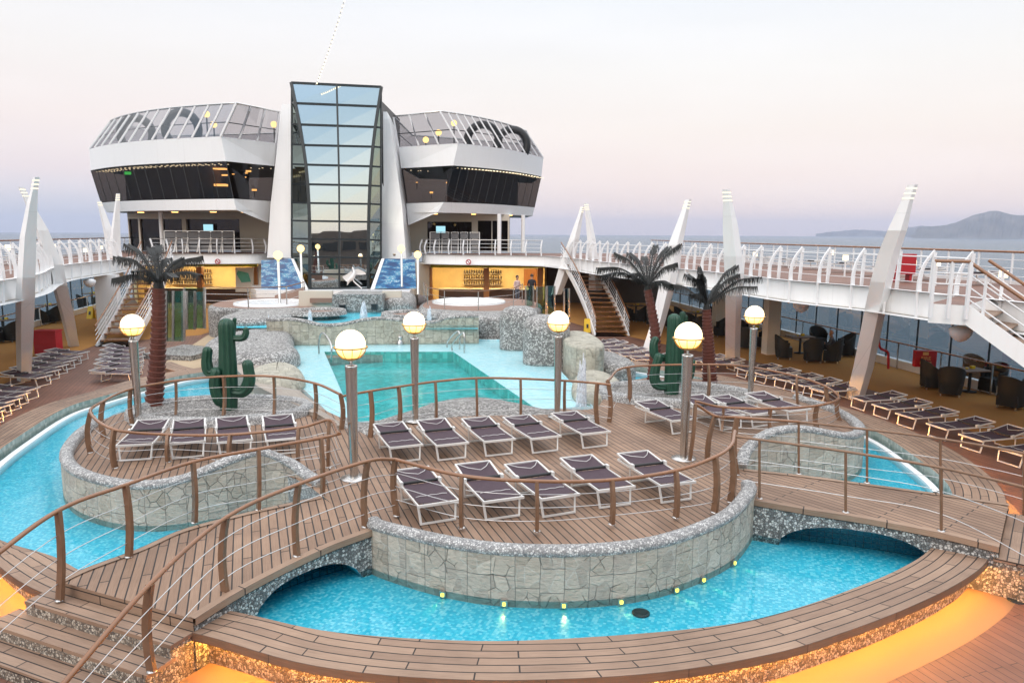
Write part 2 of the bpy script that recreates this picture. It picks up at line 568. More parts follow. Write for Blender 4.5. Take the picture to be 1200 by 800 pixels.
M['glass_screen'] = glass('smoked_screen', (0.55, 0.55, 0.57), 0.14)
M['tower_glass'] = mirror_glass('tower_front_glass', (0.88, 0.97, 1.0), (0.10, 0.13, 0.13), 0.80)
M['tower_side'] = mirror_glass('tower_side_glass', (0.40, 0.47, 0.43), (0.10, 0.13, 0.12), 0.8)
M['pod_glass'] = mirror_glass('lounge_window_glass', (0.30, 0.31, 0.34), (0.34, 0.31, 0.29), 0.12)


def globe():
    t = NT('lit_globe')
    z = t.n('SeparateXYZ', {0: t.n('TexCoord').outputs['Generated']}).outputs[2]
    c = t.ramp(z, [(0.0, (1.0, 0.42, 0.08)), (0.3, (1.0, 0.60, 0.22)), (0.6, (1.0, 0.80, 0.52)), (1.0, (1.0, 0.84, 0.60))])
    return t.surf(t.n('Emission', {'Color': c, 'Strength': 2.1}).outputs[0])


M['globe'] = globe()
M['lip_tile'] = mosaic('grey_green_lip_tiles', [(0.1, (0.20, 0.27, 0.24)), (0.5, (0.30, 0.36, 0.32)), (0.9, (0.42, 0.47, 0.43))], 9.0, (0.2, 0.25, 0.23))


def sling():
    t = NT('plum_sling_fabric')
    p = t.obj()
    w = t.n('TexWave', {'Vector': p, 'Scale': 70.0, 'Distortion': 0.4}, bands_direction='X').outputs[0]
    n = t.noise(p, 8, 3)
    c = t.mix(n, (0.036, 0.018, 0.027), (0.060, 0.033, 0.046))
    c = t.mix(t.math('MULTIPLY', w, 0.35), c, (0.10, 0.062, 0.08))
    t.bsdf(c, 0.75, 0.0, t.bump(w, 0.2, 0.003))
    return t.m


M['sling'] = sling()


def jet():
    t = NT('white_water_jet')
    p = t.obj()
    n = t.noise(t.mapping(p, (8, 8, 3)), 2.0, 4)
    a = t.n('BsdfTransparent', {'Color': (1, 1, 1)}).outputs[0]
    b = t.n('BsdfPrincipled', {'Base Color': (0.82, 0.86, 0.92), 'Roughness': 0.3}).outputs[0]
    return t.surf(t.n('MixShader', {0: t.ramp(n, [(0.35, (0.1, 0.1, 0.1)), (0.6, (0.75, 0.75, 0.75))]), 1: a, 2: b}).outputs[0])


M['jet'] = jet()


def wave_mosaic():
    t = NT('wave_mosaic')
    uv = t.uv()
    d = t.mix(0.35, uv, t.noise(uv, 0.9, 2, out='Color'), 'ADD')
    n = t.noise(t.mapping(d, (1.1, 4.2, 1)), 1.0, 5, 0.62)
    c = t.ramp(n, [(0.0, (0.01, 0.05, 0.16)), (0.40, (0.01, 0.08, 0.22)), (0.48, (0.02, 0.16, 0.34)), (0.55, (0.55, 0.64, 0.68)), (0.565, (0.05, 0.26, 0.42)), (0.64, (0.45, 0.57, 0.63)), (0.67, (0.015, 0.09, 0.24))], 'CONSTANT')
    t.bsdf(c, 0.3)
    return t.m


M['wave'] = wave_mosaic()


def sea_mat():
    t = NT('sea_water')
    p = t.geo()
    h = t.math('ADD', t.noise(t.mapping(p, (0.22, 0.5, 1), (0, 0, 0.3)), 1.0, 6, 0.65), t.math('MULTIPLY', t.noise(t.mapping(p, (0.9, 1.9, 1)), 1.0, 2), 0.2))
    big = t.noise(t.mapping(p, (0.0008, 0.004, 1)), 1.0, 3)
    c = t.mix(big, (0.014, 0.048, 0.078), (0.02, 0.062, 0.092))
    t.bsdf(c, 0.25, 0.0, t.bump(h, 0.8, 0.8), **{'Specular IOR Level': 0.28})
    return t.m


M['sea'] = sea_mat()
t_ = NT('island_rock')
n_ = t_.noise(t_.geo(), 0.006, 8, 0.65)
t_.bsdf(t_.ramp(n_, [(0.3, (0.06, 0.062, 0.05)), (0.55, (0.13, 0.12, 0.10)), (0.75, (0.24, 0.21, 0.18))]), 0.95)
M['rock'] = t_.m
# ---------------------------------------------------------------- world, sun, camera
def make_world():
    w = bpy.data.worlds.new('World')
    SC.world = w
    w.use_nodes = True
    t = w.node_tree
    t.nodes.clear()
    N = t.nodes.new
    out = N('ShaderNodeOutputWorld')
    bg = N('ShaderNodeBackground')
    sky = N('ShaderNodeTexSky')
    sky.sky_type = 'NISHITA'
    sky.sun_disc = False
    sky.sun_elevation = R(SUN_EL)
    sky.sun_rotation = R(SUN_ROT)
    sky.altitude = 30
    sc = N('ShaderNodeMix'); sc.data_type = 'RGBA'; sc.blend_type = 'MULTIPLY'
    sc.inputs[0].default_value = 1.0
    sc.inputs[7].default_value = (0.10, 0.10, 0.10, 1)      # nishita at strength 0.1
    t.links.new(sky.outputs[0], sc.inputs[6])
    tc = N('ShaderNodeTexCoord')
    sep = N('ShaderNodeSeparateXYZ')
    t.links.new(tc.outputs['Generated'], sep.inputs[0])

    def ramp(stops):
        r = N('ShaderNodeValToRGB')
        e = r.color_ramp.elements
        while len(e) < len(stops): e.new(0.5)
        for el, (p, c) in zip(e, stops):
            el.position = p; el.color = (*c, 1)
        t.links.new(sep.outputs['Z'], r.inputs[0])
        return r
    # twilight sky: the side away from the sunset (+Y) has the pink belt over the grey-blue earth shadow
    top = [(0.42, (0.98, 1.0, 1.03)), (0.62, (1.35, 1.38, 1.42)), (1.0, (1.45, 1.5, 1.58))]
    anti_r = ramp([(0.0, (0.64, 0.53, 0.52)), (0.03, (0.71, 0.575, 0.545)), (0.07, (0.72, 0.59, 0.545)), (0.13, (0.73, 0.645, 0.585)), (0.20, (0.715, 0.68, 0.64)), (0.30, (0.665, 0.685, 0.71))] + top)
    anti_l = ramp([(0.0, (0.45, 0.46, 0.53)), (0.03, (0.52, 0.51, 0.57)), (0.07, (0.66, 0.565, 0.57)), (0.13, (0.72, 0.63, 0.595)), (0.20, (0.71, 0.67, 0.64)), (0.30, (0.665, 0.68, 0.70))] + top)
    sunset = ramp([(0.0, (0.95, 0.60, 0.36)), (0.05, (0.90, 0.70, 0.47)), (0.11, (0.72, 0.70, 0.60)), (0.18, (0.54, 0.60, 0.61)), (0.28, (0.36, 0.47, 0.55)), (0.40, (0.42, 0.54, 0.68))] + top[1:])

    def mixn(f, a, b):
        m = N('ShaderNodeMix'); m.data_type = 'RGBA'
        t.links.new(f, m.inputs[0]); t.links.new(a, m.inputs[6]); t.links.new(b, m.inputs[7])
        return m.outputs[2]

    def maprange(sock, a, b):
        m = N('ShaderNodeMapRange'); m.interpolation_type = 'SMOOTHSTEP'
        m.inputs['From Min'].default_value = a; m.inputs['From Max'].default_value = b
        t.links.new(sock, m.inputs['Value'])
        return m.outputs[0]
    lr = mixn(maprange(sep.outputs['X'], -0.55, 0.25), anti_l.outputs[0], anti_r.outputs[0])
    allc = mixn(maprange(sep.outputs['Y'], -0.55, 0.35), sunset.outputs[0], lr)
    # thin high cloud streaks
    mp = N('ShaderNodeMapping'); mp.inputs['Scale'].default_value = (1.2, 1.2, 7.0)
    t.links.new(tc.outputs['Generated'], mp.inputs[0])
    nz = N('ShaderNodeTexNoise'); nz.inputs['Scale'].default_value = 1.6; nz.inputs['Detail'].default_value = 4
    t.links.new(mp.outputs[0], nz.inputs['Vector'])
    cl = N('ShaderNodeMix'); cl.data_type = 'RGBA'
    f = N('ShaderNodeMapRange'); f.inputs['From Min'].default_value = 0.45; f.inputs['From Max'].default_value = 0.8; f.inputs['To Max'].default_value = 0.25
    t.links.new(nz.outputs['Fac'], f.inputs['Value'])
    t.links.new(f.outputs[0], cl.inputs[0]); t.links.new(allc, cl.inputs[6]); cl.inputs[7].default_value = (0.90, 0.87, 0.86, 1)
    ad = N('ShaderNodeMix'); ad.data_type = 'RGBA'
    ad.inputs[0].default_value = 0.90
    t.links.new(sc.outputs[2], ad.inputs[6]); t.links.new(cl.outputs[2], ad.inputs[7])
    t.links.new(ad.outputs[2], bg.inputs[0])
    bg.inputs[1].default_value = 1.0
    t.links.new(bg.outputs[0], out.inputs[0])


SUN_EL, SUN_ROT = 28.0, 205.0
make_world()
sl = bpy.data.lights.new('sun', 'SUN')
sl.energy = 0.9
sl.angle = R(40)
sl.color = (1.0, 0.86, 0.74)
so = bpy.data.objects.new('sun', sl)
COL.objects.link(so)
sd = V((math.sin(R(SUN_ROT)) * math.cos(R(SUN_EL)), math.cos(R(SUN_ROT)) * math.cos(R(SUN_EL)), math.sin(R(SUN_EL))))
so.rotation_euler = sd.to_track_quat('Z', 'Y').to_euler()

cam = bpy.data.cameras.new('camera')
cam.sensor_width = 36.0
cam.lens = F / 1200 * 36
cam.clip_start = 0.05
cam.clip_end = 60000
co = bpy.data.objects.new('camera', cam)
COL.objects.link(co)
R0, U0, F0 = V((1, 0, 0)), V((0, _sp, _cp)), V((0, _cp, -_sp))
cr, cu = R0 * _c + U0 * _s, U0 * _c - R0 * _s
co.matrix_world = Matrix(((cr.x, cu.x, -F0.x, 0), (cr.y, cu.y, -F0.y, 0), (cr.z, cu.z, -F0.z, H), (0, 0, 0, 1)))
SC.camera = co
SC.view_settings.view_transform = 'Standard'
SC.view_settings.look = 'None'
SC.view_settings.gamma = 1.0
SC.view_settings.exposure = 0.58
SC.render.engine = 'CYCLES'
SC.cycles.use_denoising = True
SC.cycles.max_bounces = 8
SC.cycles.diffuse_bounces = 3
SC.cycles.glossy_bounces = 4
SC.cycles.transparent_max_bounces = 14
SC.cycles.caustics_reflective = False
SC.cycles.caustics_refractive = False
SC.cycles.sample_clamp_indirect = 4.0

# ---------------------------------------------------------------- sea and far islands
SEA = -17.0
mb = MB()
rings = [0.0, 60, 250, 900, 3000, 6000, 9400]
rows = [[V((r * math.cos(2 * math.pi * k / 48), r * math.sin(2 * math.pi * k / 48), SEA)) for k in range(48)] for r in rings[1:]]
mb.grid(rows, cv=True, smooth=False)
mb.face(rows[0])
struct('sea', mb, M['sea'])


def island(name, prof, y, depth, seed):
    """ridge seen at distance y: prof = [(px, py)] skyline in the survey"""
    rnd = random.Random(seed)
    sk = []
    for (a, b), (c, d) in zip(prof, prof[1:]):
        k = max(2, int(abs(c - a) / 2.2))
        for i in range(k):
            sk.append((a + (c - a) * i / k, b + (d - b) * i / k + rnd.uniform(-0.35, 0.35)))
    sk.append(prof[-1])
    cols = []
    for px, py in sk:
        p = D(px, py, y)
        hgt = max(p.z - SEA, 2.0)
        col = []
        for k, (u, v) in enumerate([(-1, -0.02), (-0.72, 0.2), (-0.45, 0.52), (-0.2, 0.82), (0, 1), (0.5, 0.6), (1, -0.02)]):
            j = rnd.uniform(-0.05, 0.05) if 0 < k < 4 else 0
            dd = u * depth * (0.35 + 0.65 * min(1, hgt / 150))
            col.append(V((p.x * (1 + dd / y), y + dd, SEA + hgt * (v + j))))
        cols.append(col)
    m = MB()
    m.grid(cols, smooth=False)
    struct(name, m, M['rock'])


island('hill', [(1068, 275.5), (1078, 266.0), (1100, 264.8), (1112, 263), (1122, 260), (1140, 252.5), (1152, 249.5), (1162, 246.8), (1172, 247.6), (1186, 251.5), (1200, 252.5), (1216, 250), (1240, 256), (1275, 268), (1300, 276.5)], 5200, 500, 1)
island('hill', [(1034, 275.5), (1048, 269), (1062, 266.2), (1080, 264.8), (1100, 266), (1125, 268), (1140, 275)], 6800, 400, 2)
island('hill', [(956, 274), (975, 271.5), (1000, 269.2), (1020, 269.6), (1045, 271.0), (1068, 275)], 8200, 300, 3)

# the evening air between the ship and the far islands
mb = MB()
mb.box((0, 0, (SEA - 1 + 176) / 2), (19000, 19000, 176 - (SEA - 1)))
t_ = NT('haze_air')
pv = t_.n('VolumePrincipled', {'Color': (0.60, 0.69, 0.92), 'Density': 0.00012, 'Anisotropy': 0.0})
t_.t.links.new(pv.outputs[0], t_.out.inputs['Volume'])
t_.m.cycles.homogeneous_volume = True
tag(mb.build('haze', t_.m), kind='stuff')

# ---------------------------------------------------------------- the ring around the lagoon
PAIRS = [((-3.9, 8.72), (-3.45, 9.22)), ((-2.3, 8.06), (-2.2, 8.8)), ((-0.5, 7.8), (-0.4, 8.62)), ((1.5, 7.92), (1.15, 8.74)), ((3.13, 8.34), (2.75, 9.02)),
         ((4.3, 8.87), (3.75, 9.4)), ((5.51, 9.54), (4.85, 10.0)), ((6.68, 10.31), (5.95, 10.7)), ((7.59, 11.11), (6.88, 11.49)), ((8.9, 12.7), (8.1, 13.0)),
         ((9.95, 14.5), (8.95, 14.6)), ((10.45, 16.7), (9.3, 16.5)), ((10.4, 19.0), (9.45, 18.6)), ((9.8, 21.5), (9.0, 20.9)), ((8.3, 25.0), (7.6, 24.2)),
         ((6.6, 27.5), (6.1, 26.6)), ((4.7, 29.4), (4.3, 28.5)), ((3.2, 30.4), (2.9, 29.5)), ((0.5, 31.4), (0.4, 30.5)), ((-4.0, 31.6), (-4.0, 30.7)), ((-8.8, 29.9), (-8.4, 29.0)),
         ((-11.8, 27.2), (-11.3, 26.3)), ((-12.95, 25.2), (-12.1, 24.5)), ((-13.4, 22.9), (-12.65, 22.3)), ((-13.7, 21.1), (-12.85, 20.8)), ((-13.3, 18.5), (-12.35, 18.3)),
         ((-12.3, 16.2), (-11.5, 15.45)), ((-10.6, 13.6), (-10.15, 13.2)), ((-9.2, 11.9), (-8.65, 11.75)), ((-7.75, 10.6), (-7.2, 11.0)), ((-6.6, 9.8), (-6.3, 10.4)), ((-5.2, 9.15), (-4.9, 9.75))]
ZC = 0.55
OUT = spline([(a[0], a[1], ZC) for a, b in PAIRS], 6, True)
INN = spline([(b[0], b[1], ZC) for a, b in PAIRS], 6, True)
NR = len(OUT)

# ship outline at deck level
XR = lambda y: 17.5 - 0.14 * (y - 24.7)
XL = lambda y: -24.6 - 0.20 * (y - 25)
SHIP = [V((XL(2), 2, 0)), V((XR(2), 2, 0)), V((XR(68), 68, 0)), V((XL(68), 68, 0))]


def ship_hit(c, d):
    best = None
    for i in range(4):
        a, b = SHIP[i], SHIP[(i + 1) % 4]
        e = b - a
        den = d.x * e.y - d.y * e.x
        if abs(den) < 1e-9: continue
        w = a - c
        t = (w.x * e.y - w.y * e.x) / den
        u = (w.x * d.y - w.y * d.x) / den
        if t > 0 and -1e-6 <= u <= 1 + 1e-6 and (best is None or t < best): best = t
    return c + d * best


mb = MB()
C0 = V((-1.5, 19, 0))
dense = resample(offset(atz(OUT, 0), -0.45, True), 0.25, True)
hull = [ship_hit(C0, (p - C0).normalized()) for p in dense]
n = len(dense)
for i in range(n):
    j = (i + 1) % n
    q = [dense[i], hull[i], hull[j], dense[j]]
    mb.face(q, [(p.dot(AX), p.dot(AY)) for p in q])
struct('main_deck', mb, M['teak_main'])

# water and floors of the lazy river
WZ = 0.30
mb = MB(); mb.prism(atz(INN, 0), 0, WZ, side=False); struct('water', mb, M['water'])
mb = MB(); mb.prism(offset(atz(INN, 0), 0.0, True), -2, 0.19, side=False); struct('pool_floor', mb, M['tile_front'])

# coping: thing with boards, fascia, pebble base, inner wall, white ledge and the lamp strip
cop = thing('pool_coping', 'curved teak coping ring around the turquoise lagoon, lit amber underneath', 'pool edge', (0, 9, 0))
mb = MB(); mb.ribbon(OUT, INN, True); mb.build('coping_boards', M['teak_rim'], cop)
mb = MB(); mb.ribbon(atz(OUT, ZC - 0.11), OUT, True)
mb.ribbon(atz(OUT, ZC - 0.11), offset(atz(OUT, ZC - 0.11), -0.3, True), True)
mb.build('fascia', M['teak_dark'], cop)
base = offset(atz(OUT, 0), -0.24, True)
mb = MB(); mb.ribbon(base, atz(base, ZC - 0.108), True); mb.build('pebble_base', M['pebble_warm'], cop)
mb = MB(); mb.ribbon(INN, atz(INN, 0.0), True); mb.build('tiled_inner_wall', M['lip_tile'], cop)
# amber strip tucked under the lip
strip = offset(atz(OUT, ZC - 0.135), -0.20, True)
mb = MB(); mb.tube(strip, 0.013, 5, True); mb.build('led_strip', M['led'], cop)
# white ledge and low glass lip on the far sides of the river
for name, a, b in (('right_side', 10 * 6, 17 * 6), ('left_side', 20 * 6 + 3, 26 * 6 + 5)):
    A = [INN[i % NR] for i in range(a, b)]
    mb = MB()
    mb.ribbon(atz(offset(A, -0.10), 0.36), atz(offset(A, -0.25), 0.36), flip=False)
    mb.ribbon(atz(offset(A, -0.25), 0.36), atz(offset(A, -0.25), 0.1))
    mb.ribbon(atz(offset(A, -0.10), 0.36), atz(offset(A, -0.10), 0.1))
    mb.build('overflow_ledge', M['white'], cop)

# main deck rubber band next to the base (plain smooth strip)
mb = MB(); mb.ribbon(atz(offset(OUT, 0.42, True), 0.004), atz(offset(OUT, -0.24, True), 0.004), True)
struct('deck_border', mb, plain('border_rubber', (0.30, 0.175, 0.09), 0.8, 0, 0.05))

# carpets on both promenades
def carpet(name, pts):
    m = MB(); m.prism([V((p[0], p[1], 0)) for p in pts], 0, 0.006, side=False)
    struct(name, m, M['carpet'])


rc = [G(1260, 565), G(1200, 535), G(1120, 497), G(1040, 462), G(975, 445), G(920, 431), G(860, 419), G(800, 408), G(745, 396), G(715, 389), G(690, 384)]
carpet('promenade_carpet', [(XR(9) - 0.3, 9)] + [(p.x, p.y) for p in rc] + [(2.0, 52), (2.0, 60), (XR(60) - 0.3, 60)])
lc = [G(-60, 470), G(0, 452), G(30, 438), G(60, 424), G(100, 409), G(120, 402)]
carpet('promenade_carpet', [(XL(10) + 0.3, 10), (-18.2, 18)] + [(p.x, p.y) for p in lc] + [(-17, 40), (-17, 60), (XL(60) + 0.3, 60)])
mb = MB(); mb.prism([V(p) for p in [(-16.6, 40, 0), (-14.6, 29.5, 0), (-12.5, 28.5, 0), (-10, 31.5, 0), (-9, 38, 0), (-9, 50, 0), (-16.6, 50, 0)]], 0, 0.005, side=False)
struct('sand_coloured_floor', mb, M['sand'])

# ---------------------------------------------------------------- the islands
ISL = [(-2.17, 11.2), (-1.0, 10.5), (0.02, 10.2), (1.27, 10.22), (2.35, 10.6), (3.52, 11.5), (4.35, 12.7), (4.75, 14.4), (5.5, 15.15), (6.5, 15.45), (7.4, 15.8), (8.1, 16.6), (8.6, 17.8),
       (8.7, 19.2), (8.3, 20.8), (7.4, 22.4), (6.1, 23.7), (4.6, 23.9), (3.4, 22.8), (2.7, 20.9), (2.2, 19.5), (1.3, 19.4), (0.2, 19.35), (-0.9, 19.25), (-1.9, 18.95), (-2.7, 18.4), (-3.3, 17.3),
       (-4.2, 18.2), (-5.1, 19.3), (-6.1, 20.0), (-7.5, 20.5), (-8.8, 20.5), (-9.9, 19.7), (-10.25, 18.0), (-9.95, 16.3), (-9.3, 14.8), (-8.4, 13.7), (-7.4, 13.05), (-6.6, 12.88), (-5.7, 13.1),
       (-5.0, 13.6), (-4.5, 13.85), (-4.0, 13.5), (-3.3, 12.6), (-2.75, 11.8)]
ZI = 0.92
isl = spline([(x, y, 0) for x, y in ISL], 5, True)
mb = MB(); mb.prism(isl, -0.3, ZI, side=False, uvdir=(AX, AY))
struct('raised_sun_deck', mb, M['teak'])
mb = MB(); mb.ribbon(atz(offset(isl, -0.02, True), -0.3), atz(offset(isl, -0.02, True), ZI - 0.01), True)
struct('island_footing', mb, M['pebble_rim'])


def stone_wall(label, path, cop_w=0.22, closed=False, mat='stone', cop_mat='pebble_rim', z0=-0.3, step=0.16, name='stone_wall'):
    """clad wall whose outer face follows path [(x, y, ztop)], with a rounded pebble coping"""
    P = spline([V(p) for p in path], 10, closed)
    t = thing(name, label, 'wall', (P[len(P) // 2].x, P[len(P) // 2].y, max(z0, 0)))
    m = MB()
    m.ribbon(atz(P, z0), lift(P, -0.06), closed)
    bk = offset(P, -cop_w, closed)
    m.ribbon(lift(bk, -0.06), atz(bk, z0), closed)
    if not closed:
        for k in (0, -1):
            m.face([atz([P[k]], z0)[0], P[k], bk[k], atz([bk[k]], z0)[0]])
    m.build('cladding', M[mat], t)
    prof = [(0.008, -0.07), (0.02, -0.03), (0.01, 0.015), (-0.04, 0.045), (-cop_w * 0.5, 0.06), (-cop_w + 0.03, 0.045), (-cop_w - 0.015, 0.0), (-cop_w - 0.01, -0.12)]
    rows = []
    for o, dz in prof:
        rows.append(lift(offset(P, o, closed), dz))
    m = MB()
    m.grid(rows, cv=closed, smooth=True)
    if not closed:
        m.face([r[0] for r in rows]); m.face([r[-1] for r in reversed(rows)])
    m.build('coping', M[cop_mat], t)
    return t


stone_wall('long curved grey stone wall topped with pebbles, nearest the viewer above the front lagoon', [(-2.35, 11.45, 0.97), (-2.12, 11.08, 1.02), (-1.0, 10.42, 1.05), (0.02, 10.14, 1.05), (1.27, 10.16, 1.05), (2.38, 10.53, 1.05), (3.55, 11.43, 1.07), (4.30, 12.55, 1.10), (4.42, 12.95, 1.12)])
stone_wall('stone wall with a wavy pebble top beside the left footbridge', [(-10.3, 17.6, 1.0), (-9.98, 16.3, 1.02), (-9.33, 14.78, 1.03), (-8.43, 13.65, 1.05), (-7.4, 13.0, 1.05), (-6.6, 12.82, 1.06), (-6.0, 12.95, 1.13), (-5.5, 13.2, 1.28), (-5.05, 13.55, 1.41), (-4.75, 13.75, 1.40), (-4.35, 13.82, 1.18), (-4.0, 13.6, 1.02), (-3.6, 13.15, 1.0)])
stone_wall('stone wall with a humped pebble top beside the right footbridge', [(4.70, 14.3, 1.02), (5.0, 14.8, 1.25), (5.5, 15.1, 1.47), (6.2, 15.32, 1.5), (7.0, 15.55, 1.33), (7.5, 15.8, 1.22), (8.12, 16.55, 1.12), (8.63, 17.8, 1.02), (8.73, 19.2, 1.0), (8.3, 20.9, 1.0)])

# inner pebble banks behind the humped walls
def bank(name, label, pts, z0, z1, mat, inset=0.35, cat='pebble mound', steps=5, seg=6):
    """rounded mound: closed plan outline rising from z0 to z1 with a shoulder"""
    P = spline([(p[0], p[1], 0) for p in pts], seg, True)
    a = sum(P[i].x * P[(i + 1) % len(P)].y - P[(i + 1) % len(P)].x * P[i].y for i in range(len(P)))
    if a < 0: P.reverse()
    c = sum(P, V((0, 0, 0))) / len(P)
    rows = [atz(P, z0), atz(P, z1 - inset)]
    for k in range(1, steps + 1):
        ang = math.pi / 2 * k / steps
        o = -inset * (1 - math.cos(ang)); dz = inset * math.sin(ang)
        rows.append(atz(offset(P, o, True), z1 - inset + dz))
    rows.append([c.lerp(p, 0.5) + V((0, 0, z1 + 0.015 - c.lerp(p, 0.5).z)) for p in rows[-1]])
    rows.append([V((c.x + (p.x - c.x) * 0.02, c.y + (p.y - c.y) * 0.02, z1 + 0.02)) for p in P])
    m = MB(); m.grid(rows, cv=True, smooth=True)
    o = m.build(name, M[mat])
    return tag(o, label, cat)


# rear pebble slopes between the sun deck and the big pool
rail_line = [G(400, 502, ZI), G(418, 506, ZI), G(434, 513, ZI), G(450, 506, ZI), G(468, 498, ZI), G(511, 493, ZI), G(559, 490, ZI), G(610, 489, ZI), G(662, 487, ZI), G(700, 498, ZI)]
pool_line = [G(404, 488, 0.80), G(420, 495, 0.80), G(436, 494, 0.80), G(452, 490, 0.80), G(480, 482, 0.80), G(511, 471, 0.80), G(552, 465, 0.80), G(590, 469, 0.80), G(640, 482, 0.80), G(700, 487, 0.80)]
A, B = spline(rail_line, 6), spline(pool_line, 6)
mb = MB()
rows = [lift(A, -0.02), lift([a.lerp(b, 0.35) for a, b in zip(A, B)], 0.10), lift([a.lerp(b, 0.8) for a, b in zip(A, B)], 0.07), B, atz(B, 0.2)]
mb.grid(rows, smooth=True)
tag(mb.build('pebble_bank', M['pebble']), 'sloping pebble bank between the centre loungers and the big pool', 'pebble bank')


def planter(label, c, rx, ry, z, rot=0.0):
    t = thing('planter', label, 'planter', (c[0], c[1], 0.9))
    ring = [V((c[0] + rx * math.cos(a) * math.cos(rot) - ry * math.sin(a) * math.sin(rot), c[1] + rx * math.cos(a) * math.sin(rot) + ry * math.sin(a) * math.cos(rot), z)) for a in [2 * math.pi * k / 48 for k in range(48)]]
    ring.reverse()
    prof = [(0.0, -0.3), (0.03, -0.05), (-0.02, 0.03), (-0.12, 0.06), (-0.24, 0.03), (-0.28, -0.03), (-0.30, -0.22)]
    m = MB(); m.grid([lift(offset(ring, o, True), dz) for o, dz in prof], cv=True, smooth=True)
    m.build('rim', M['pebble_rim'], t)
    m = MB(); m.prism(atz(offset(ring, -0.25, True), 0), 0, z - 0.06, side=False)
    m.build('pebble_bed', M['pebble'], t)
    return t


planter('oval pebble planter behind the left loungers with the cactus in it', (-7.55, 18.75), 2.05, 1.15, 1.10, 0.1)
planter('oval pebble planter behind the right loungers with the cactus in it', (4.75, 21.0), 2.0, 1.15, 1.10, -0.15)

# ---------------------------------------------------------------- big pool
PZ = 0.75
TQ = [G(380, 412, 0.69), G(531, 412, 0.69), G(648, 492, 0.69), G(417, 497, 0.69)]
OQ = [V((-12.5, 34, 0.69)), V((1.8, 34, 0.69)), V((3.0, 19.2, 0.69)), V((-6.2, 17.6, 0.69))]
OQ = [V((-12.0, 33.5, 0.69)), V((0.9, 33.5, 0.69)), V((2.3, 20.4, 0.69)), V((-4.4, 18.4, 0.69))]
mb = MB()
for i in range(4):
    j = (i + 1) % 4
    mb.face([OQ[i], OQ[j], TQ[j], TQ[i]])
struct('shallow_ledge_floor', mb, M['tile_ledge'])
mb = MB()
for i in range(4):
    j = (i + 1) % 4
    mb.face([TQ[i], TQ[j], TQ[j] + V((0, 0, -0.45)), TQ[i] + V((0, 0, -0.45))])
mb.face([p + V((0, 0, -0.45)) for p in TQ])
struct('basin_floor', mb, M['tile_teal'])
mb = MB(); mb.prism(OQ, 0.5, PZ, side=False); struct('water', mb, M['water_pool'])
mb = MB(); mb.ribbon(atz(OQ, -0.3), atz(OQ, PZ + 0.03), True); struct('pool_shell', mb, M['tile_ledge'])

# upper pool and its wavy stone weir
weir = []
for px, py in [(312, 374), (318, 375), (338, 374), (355, 376), (369, 379.5), (384, 381), (403, 379.5), (424, 375), (445, 373), (470, 375), (490, 377.5), (509, 377), (523, 372.5), (540, 370.5), (561, 370)]:
    yy = 32.2 + (px - 430) * 0.004
    weir.append(D(px, py, yy))
weir.reverse()
stone_wall('wavy tan stone weir wall between the big pool and the upper pool', [tuple(p) for p in weir[::-1]], 0.4, False, 'stone_far', 'pebble_fine', 0.5, 0.3)
UZ = 1.52
mb = MB(); mb.prism([V(p) for p in [(-12.5, 32.4, 0), (-1.6, 32.4, 0), (-2.2, 40, 0), (-12.5, 40, 0)]], UZ - 0.5, UZ, side=False); struct('water', mb, M['water_pool'])
mb = MB(); mb.prism([V(p) for p in [(-12.6, 32.4, 0), (-1.5, 32.4, 0), (-2.1, 40.1, 0), (-12.6, 40.1, 0)]], 0.4, UZ - 0.12, side=False); struct('pool_floor', mb, M['tile_front'])
